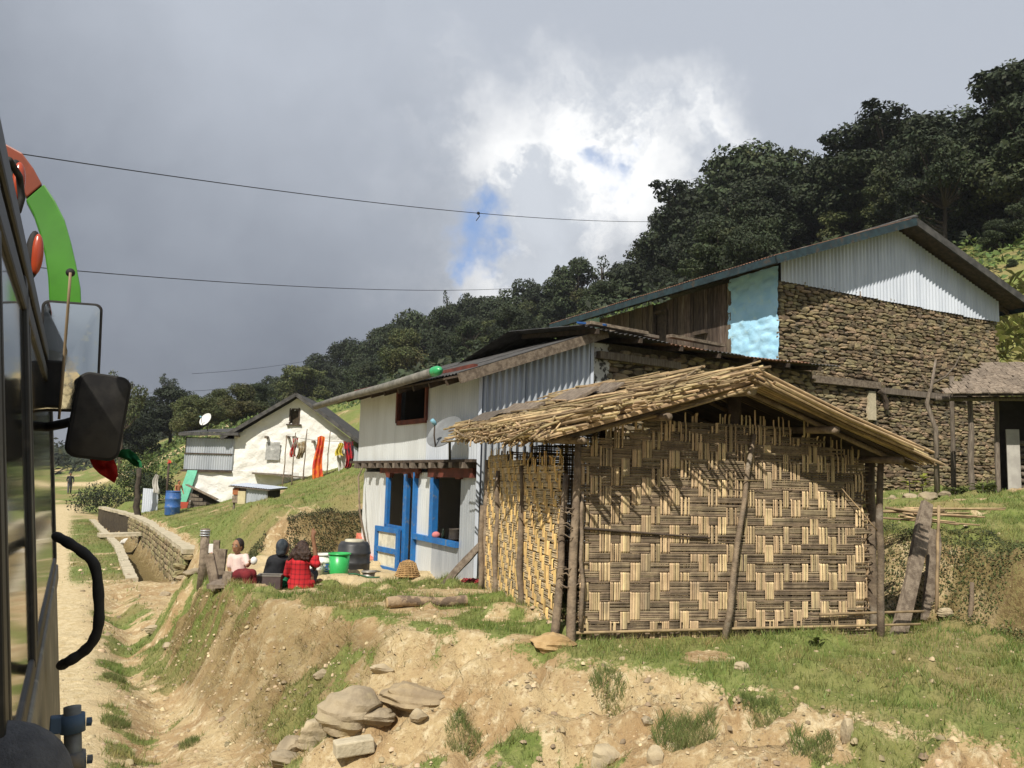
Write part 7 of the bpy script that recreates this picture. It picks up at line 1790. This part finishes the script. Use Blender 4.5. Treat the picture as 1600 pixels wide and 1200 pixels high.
t_ = MB(); t_.ball(hip + V3(.02, .02, -.04), (.17, .16, .08)); limb(t_, [hip + V3(-.08, 0, -.02), kl, kl.lerp(fl, .8)], [.11, .09, .07]); limb(t_, [hip + V3(.09, 0, -.02), kr, kr.lerp(fr2, .8)], [.11, .09, .07]); t_.ball(hip + V3(.13, -.10, -.05), (.10, .10, .06)); blend(t_, 'skirt', mat('green_skirt_cloth', (.02, .22, .10), (.015, .17, .075), 9, rough=.9), wb_, .014)
hmb = MB(); hmb.ball(hc_ + V3(-.015, -.025, .015), (.088, .10, .108), 16, 12); hmb.ball(hc_ + V3(-.02, -.05, -.06), (.075, .07, .07)); hmb.ball(hc_ + V3(-.03, -.085, -.03), (.04, .035, .04)); blend(hmb, 'headscarf', mat('dark_slate_scarf', (.018, .026, .034), (.05, .06, .07), 14, rough=.8, bump=.5, bscale=25), wb_, .012)

# --- woman in red with long curly hair, arm raised
RY = 12.2
k_ = lambda px, py, dy=0: at(px + 3, py, RY + dy)
hip = k_(468, 904, .05); hip.z = gz(hip.x, hip.y) + .11; sh_c = k_(466, 876, 0); hc_ = k_(470, 857, .02)
wr_ = empty('person', (hip.x, hip.y, hip.z - .1), 'woman in red checked shirt with long dark curly hair raising one arm', 'person')
b = MB(); b.tube([hip, hip.lerp(sh_c, .5), sh_c], [.13, .105, .10], 12); b.ball(hip, (.165, .14, .11)); b.ball(sh_c, (.155, .08, .065)); b.tube([sh_c, sh_c.lerp(hc_, .8)], [.05, .045], 10); fx = head(b, hc_, (.3, .95, .1), (0, 0, 1), 1.0)
sl, sr = k_(450, 879, 0), k_(483, 877, 0); el, hl = k_(445, 896, .05), k_(452, 902, .30); er, hr_ = k_(492, 881, -.04), k_(486, 838, .0)
limb(b, [sl, el, hl], [.046, .038, .028]); limb(b, [sr, er, hr_], [.046, .040, .028]); hand(b, hl, hl - el, (0, 0, 1), 1, .5); hand(b, hr_, V3(.0, .1, 1), (0, 1, 0), 1, .25)
kl, kr = hip + V3(-.16, .40, .06), hip + V3(.06, .42, .06); fl, fr2 = hip + V3(.08, .52, -.06), hip + V3(-.04, .56, -.06); limb(b, [hip + V3(-.08, 0, 0), kl, fl], [.09, .07, .045]); limb(b, [hip + V3(.09, 0, 0), kr, fr2], [.09, .07, .045]); b.ball(fl + V3(.05, .06, 0), (.05, .1, .04)); b.ball(fr2 + V3(-.05, .06, 0), (.05, .1, .04))
blend(b, 'body', M_SKIN2, wr_, .013); face_bits(hc_, fx, wr_, 1.0)
def plaid():
    M = mat('red_checked_cloth', (.52, .022, .03), (.44, .02, .026), 10, rough=.9); t = M.node_tree; b_ = [n for n in t.nodes if n.type == 'BSDF_PRINCIPLED'][0]; src = b_.inputs['Base Color'].links[0].from_socket; co = N(t, 'ShaderNodeTexCoord'); sx_ = N(t, 'ShaderNodeSeparateXYZ'); L(t, co.outputs['Object'], sx_.inputs[0]); f = None
    for i in (0, 2):
        k = mth(t, 'FRACT', mth(t, 'MULTIPLY', sx_.outputs[i], 15.0)); k = mth(t, 'LESS_THAN', k, .30); f = k if f is None else mth(t, 'ADD', f, k)
    c = mixc(t, mth(t, 'MULTIPLY', f, .38), src, (.10, .008, .012)); L(t, c, b_.inputs['Base Color']); return M
M_PLAID = plaid()
s_ = MB(); s_.tube([hip - ZU * .09, hip.lerp(sh_c, .5), sh_c, sh_c.lerp(hc_, .3)], [.185, .132, .12, .06], 14); s_.ball(hip - ZU * .02, (.20, .16, .10)); s_.ball(sh_c, (.175, .098, .075)); limb(s_, [sl, el, el.lerp(hl, .9)], [.06, .052, .04]); limb(s_, [sr, er, er.lerp(hr_, .22)], [.06, .058, .05]); blend(s_, 'shirt', M_PLAID, wr_, .013)
t_ = MB(); t_.ball(hip + V3(.0, .04, -.04), (.17, .15, .07)); limb(t_, [hip + V3(-.08, .04, -.02), kl, kl.lerp(fl, .85)], [.10, .085, .06]); limb(t_, [hip + V3(.09, .04, -.02), kr, kr.lerp(fr2, .85)], [.10, .085, .06]); blend(t_, 'trousers', mat('dark_trousers', (.03, .028, .035), (.02, .02, .025), 8, rough=.9), wr_, .014)
hmb = MB(); rh = random.Random(3); hmb.ball(hc_ + V3(-.005, -.012, .018), (.082, .096, .100), 16, 12); hmb.ball(hc_ + V3(-.03, -.075, -.12), (.085, .045, .13))
for i in range(46):                                    # curly locks down the back
    a = rh.uniform(-1, 1); q0 = hc_ + V3(a * .070, -.055 - .03 * (1 - a * a), rh.uniform(-.02, .07)); pts = [q0 + V3(a * .035 * k - .006 * k + .014 * math.sin(k * 2.1 + i), -.018 * k + .012 * math.cos(k * 2.3 + i) + (.008 * k * k if k > 2 else 0), -.058 * k) for k in range(rh.choice((4, 5, 6, 6)))]
    hmb.tube(pts, [.017, .016, .016, .014, .012, .010][:len(pts)], 6)
blend(hmb, 'hair', mat('dark_brown_hair', (.030, .017, .013), (.055, .03, .02), 40, rough=.55, bump=.6, bscale=70), wr_, .010, smooth=2)

# --- standing figures far off
def standing(p, H, face, shirt, trouser, skin, label, arms, stride=.0, vox=.02, bare=False):
    p = Vector(p); s = H / 1.7; fd = Vector((face[0], face[1], 0)).normalized(); sd_ = fd.cross(ZU); P = lambda a, f, z: p + sd_ * a * s + fd * f * s + ZU * z * s
    o = empty('person', p, label, 'person'); b = MB(); b.tube([P(0, 0, .92), P(0, .0, 1.15), P(0, 0, 1.38)], [.125 * s, .115 * s, .12 * s], 12); b.ball(P(0, 0, .92), (.15 * s, .12 * s, .11 * s)); b.ball(P(0, 0, 1.38), (.17 * s, .09 * s, .07 * s), X=sd_, Y=fd, Z=ZU); b.tube([P(0, 0, 1.4), P(0, .01, 1.52)], [.05 * s, .046 * s], 9)
    hc2 = P(0, .02, 1.59); fx_ = head(b, hc2, fd, ZU, s); sL = MB(); tL = MB()
    for e, (ax, az, af, hx, hz_, hf) in zip((-1, 1), arms):
        S_, E_, W_ = P(.19 * e, 0, 1.38), P(ax * e, af, az), P(hx * e, hf, hz_); limb(b, [S_, E_, W_], [.046 * s, .038 * s, .028 * s]); hand(b, W_, W_ - E_, fd, s, .4); limb(sL, [S_, E_, E_.lerp(W_, .9)], [.06 * s, .052 * s, .042 * s])
        f_ = stride * e; K_, A_ = P(.09 * e, f_ * .6 + .03, .5), P(.09 * e, f_, .07); limb(b, [P(.09 * e, 0, .9), K_, A_], [.085 * s, .06 * s, .04 * s]); b.ball(A_ + fd * .07 * s - ZU * .03 * s, (.05 * s, .12 * s, .04 * s), X=sd_, Y=fd, Z=ZU); limb(tL, [P(.09 * e, 0, .9), K_, A_ if not bare else K_ + ZU * .02], [.11 * s, .08 * s, .062 * s])
    blend(b, 'body', skin, o, vox * .7)
    if not bare: sL.tube([P(0, 0, .85), P(0, 0, 1.15), P(0, 0, 1.4)], [.16 * s, .145 * s, .13 * s], 12); sL.ball(P(0, 0, 1.38), (.2 * s, .115 * s, .08 * s), X=sd_, Y=fd, Z=ZU); blend(sL, 'jacket', shirt, o, vox)
    tL.ball(P(0, 0, .92), (.165 * s, .135 * s, .11 * s), X=sd_, Y=fd, Z=ZU); blend(tL, 'trousers', trouser, o, vox)
    h = MB(); h.ball(hc2 - fd * .02 * s + ZU * .03 * s, (.085 * s, .095 * s, .095 * s), 12, 9, X=sd_, Y=fd, Z=ZU); blend(h, 'hair', M_HAIR, o, vox * .7)
    return o
q = hit(108, 772)
standing((q.x, q.y, gz(q.x, q.y)), 1.68, (.5, -1), mat('dark_coat', (.03, .03, .035), (.02, .02, .025)), mat('grey_trousers', (.09, .09, .10), (.07, .07, .08)), M_SKIN2, 'far-off man in dark clothes walking on the track by the bus', ((.26, 1.12, .02, .26, .92, .14), (.25, 1.12, -.04, .20, 1.0, .12)), stride=.14)
q = at(277, 790, 35.6); q.z = gz(q.x, q.y)
standing(q, 1.28, (.9, -.5), None, mat('red_shorts', (.30, .03, .03), (.22, .025, .025)), mat('tan_skin', (.36, .15, .075), (.31, .13, .065)), 'bare-chested child standing behind the blue barrel', ((.24, 1.15, .05, .16, 1.0, .22), (.24, 1.15, .05, .16, 1.0, .22)), bare=True)

# ================================================================== hazy air
zlo, zhi = float(V[:, 2].min()) - 1.0, 130.0
hx0, hx1, hy0, hy1 = float(gx[0]) - 5, float(gx[-1]) + 5, float(gy[0]) - 5, float(gy[-1]) + 5
HM = bpy.data.materials.new('pale_haze'); HM.use_nodes = True; t = HM.node_tree; t.nodes.clear()
out = N(t, 'ShaderNodeOutputMaterial'); pv_ = N(t, 'ShaderNodeVolumePrincipled'); pv_.inputs['Color'].default_value = (.86, .90, .97, 1); pv_.inputs['Density'].default_value = .00028; pv_.inputs['Anisotropy'].default_value = .2
L(t, pv_.outputs[0], out.inputs['Volume'])
o = MB().box(((hx0 + hx1) / 2, (hy0 + hy1) / 2, (zlo + zhi) / 2), (hx1 - hx0, hy1 - hy0, zhi - zlo)).build('haze', HM); o['kind'] = 'stuff'
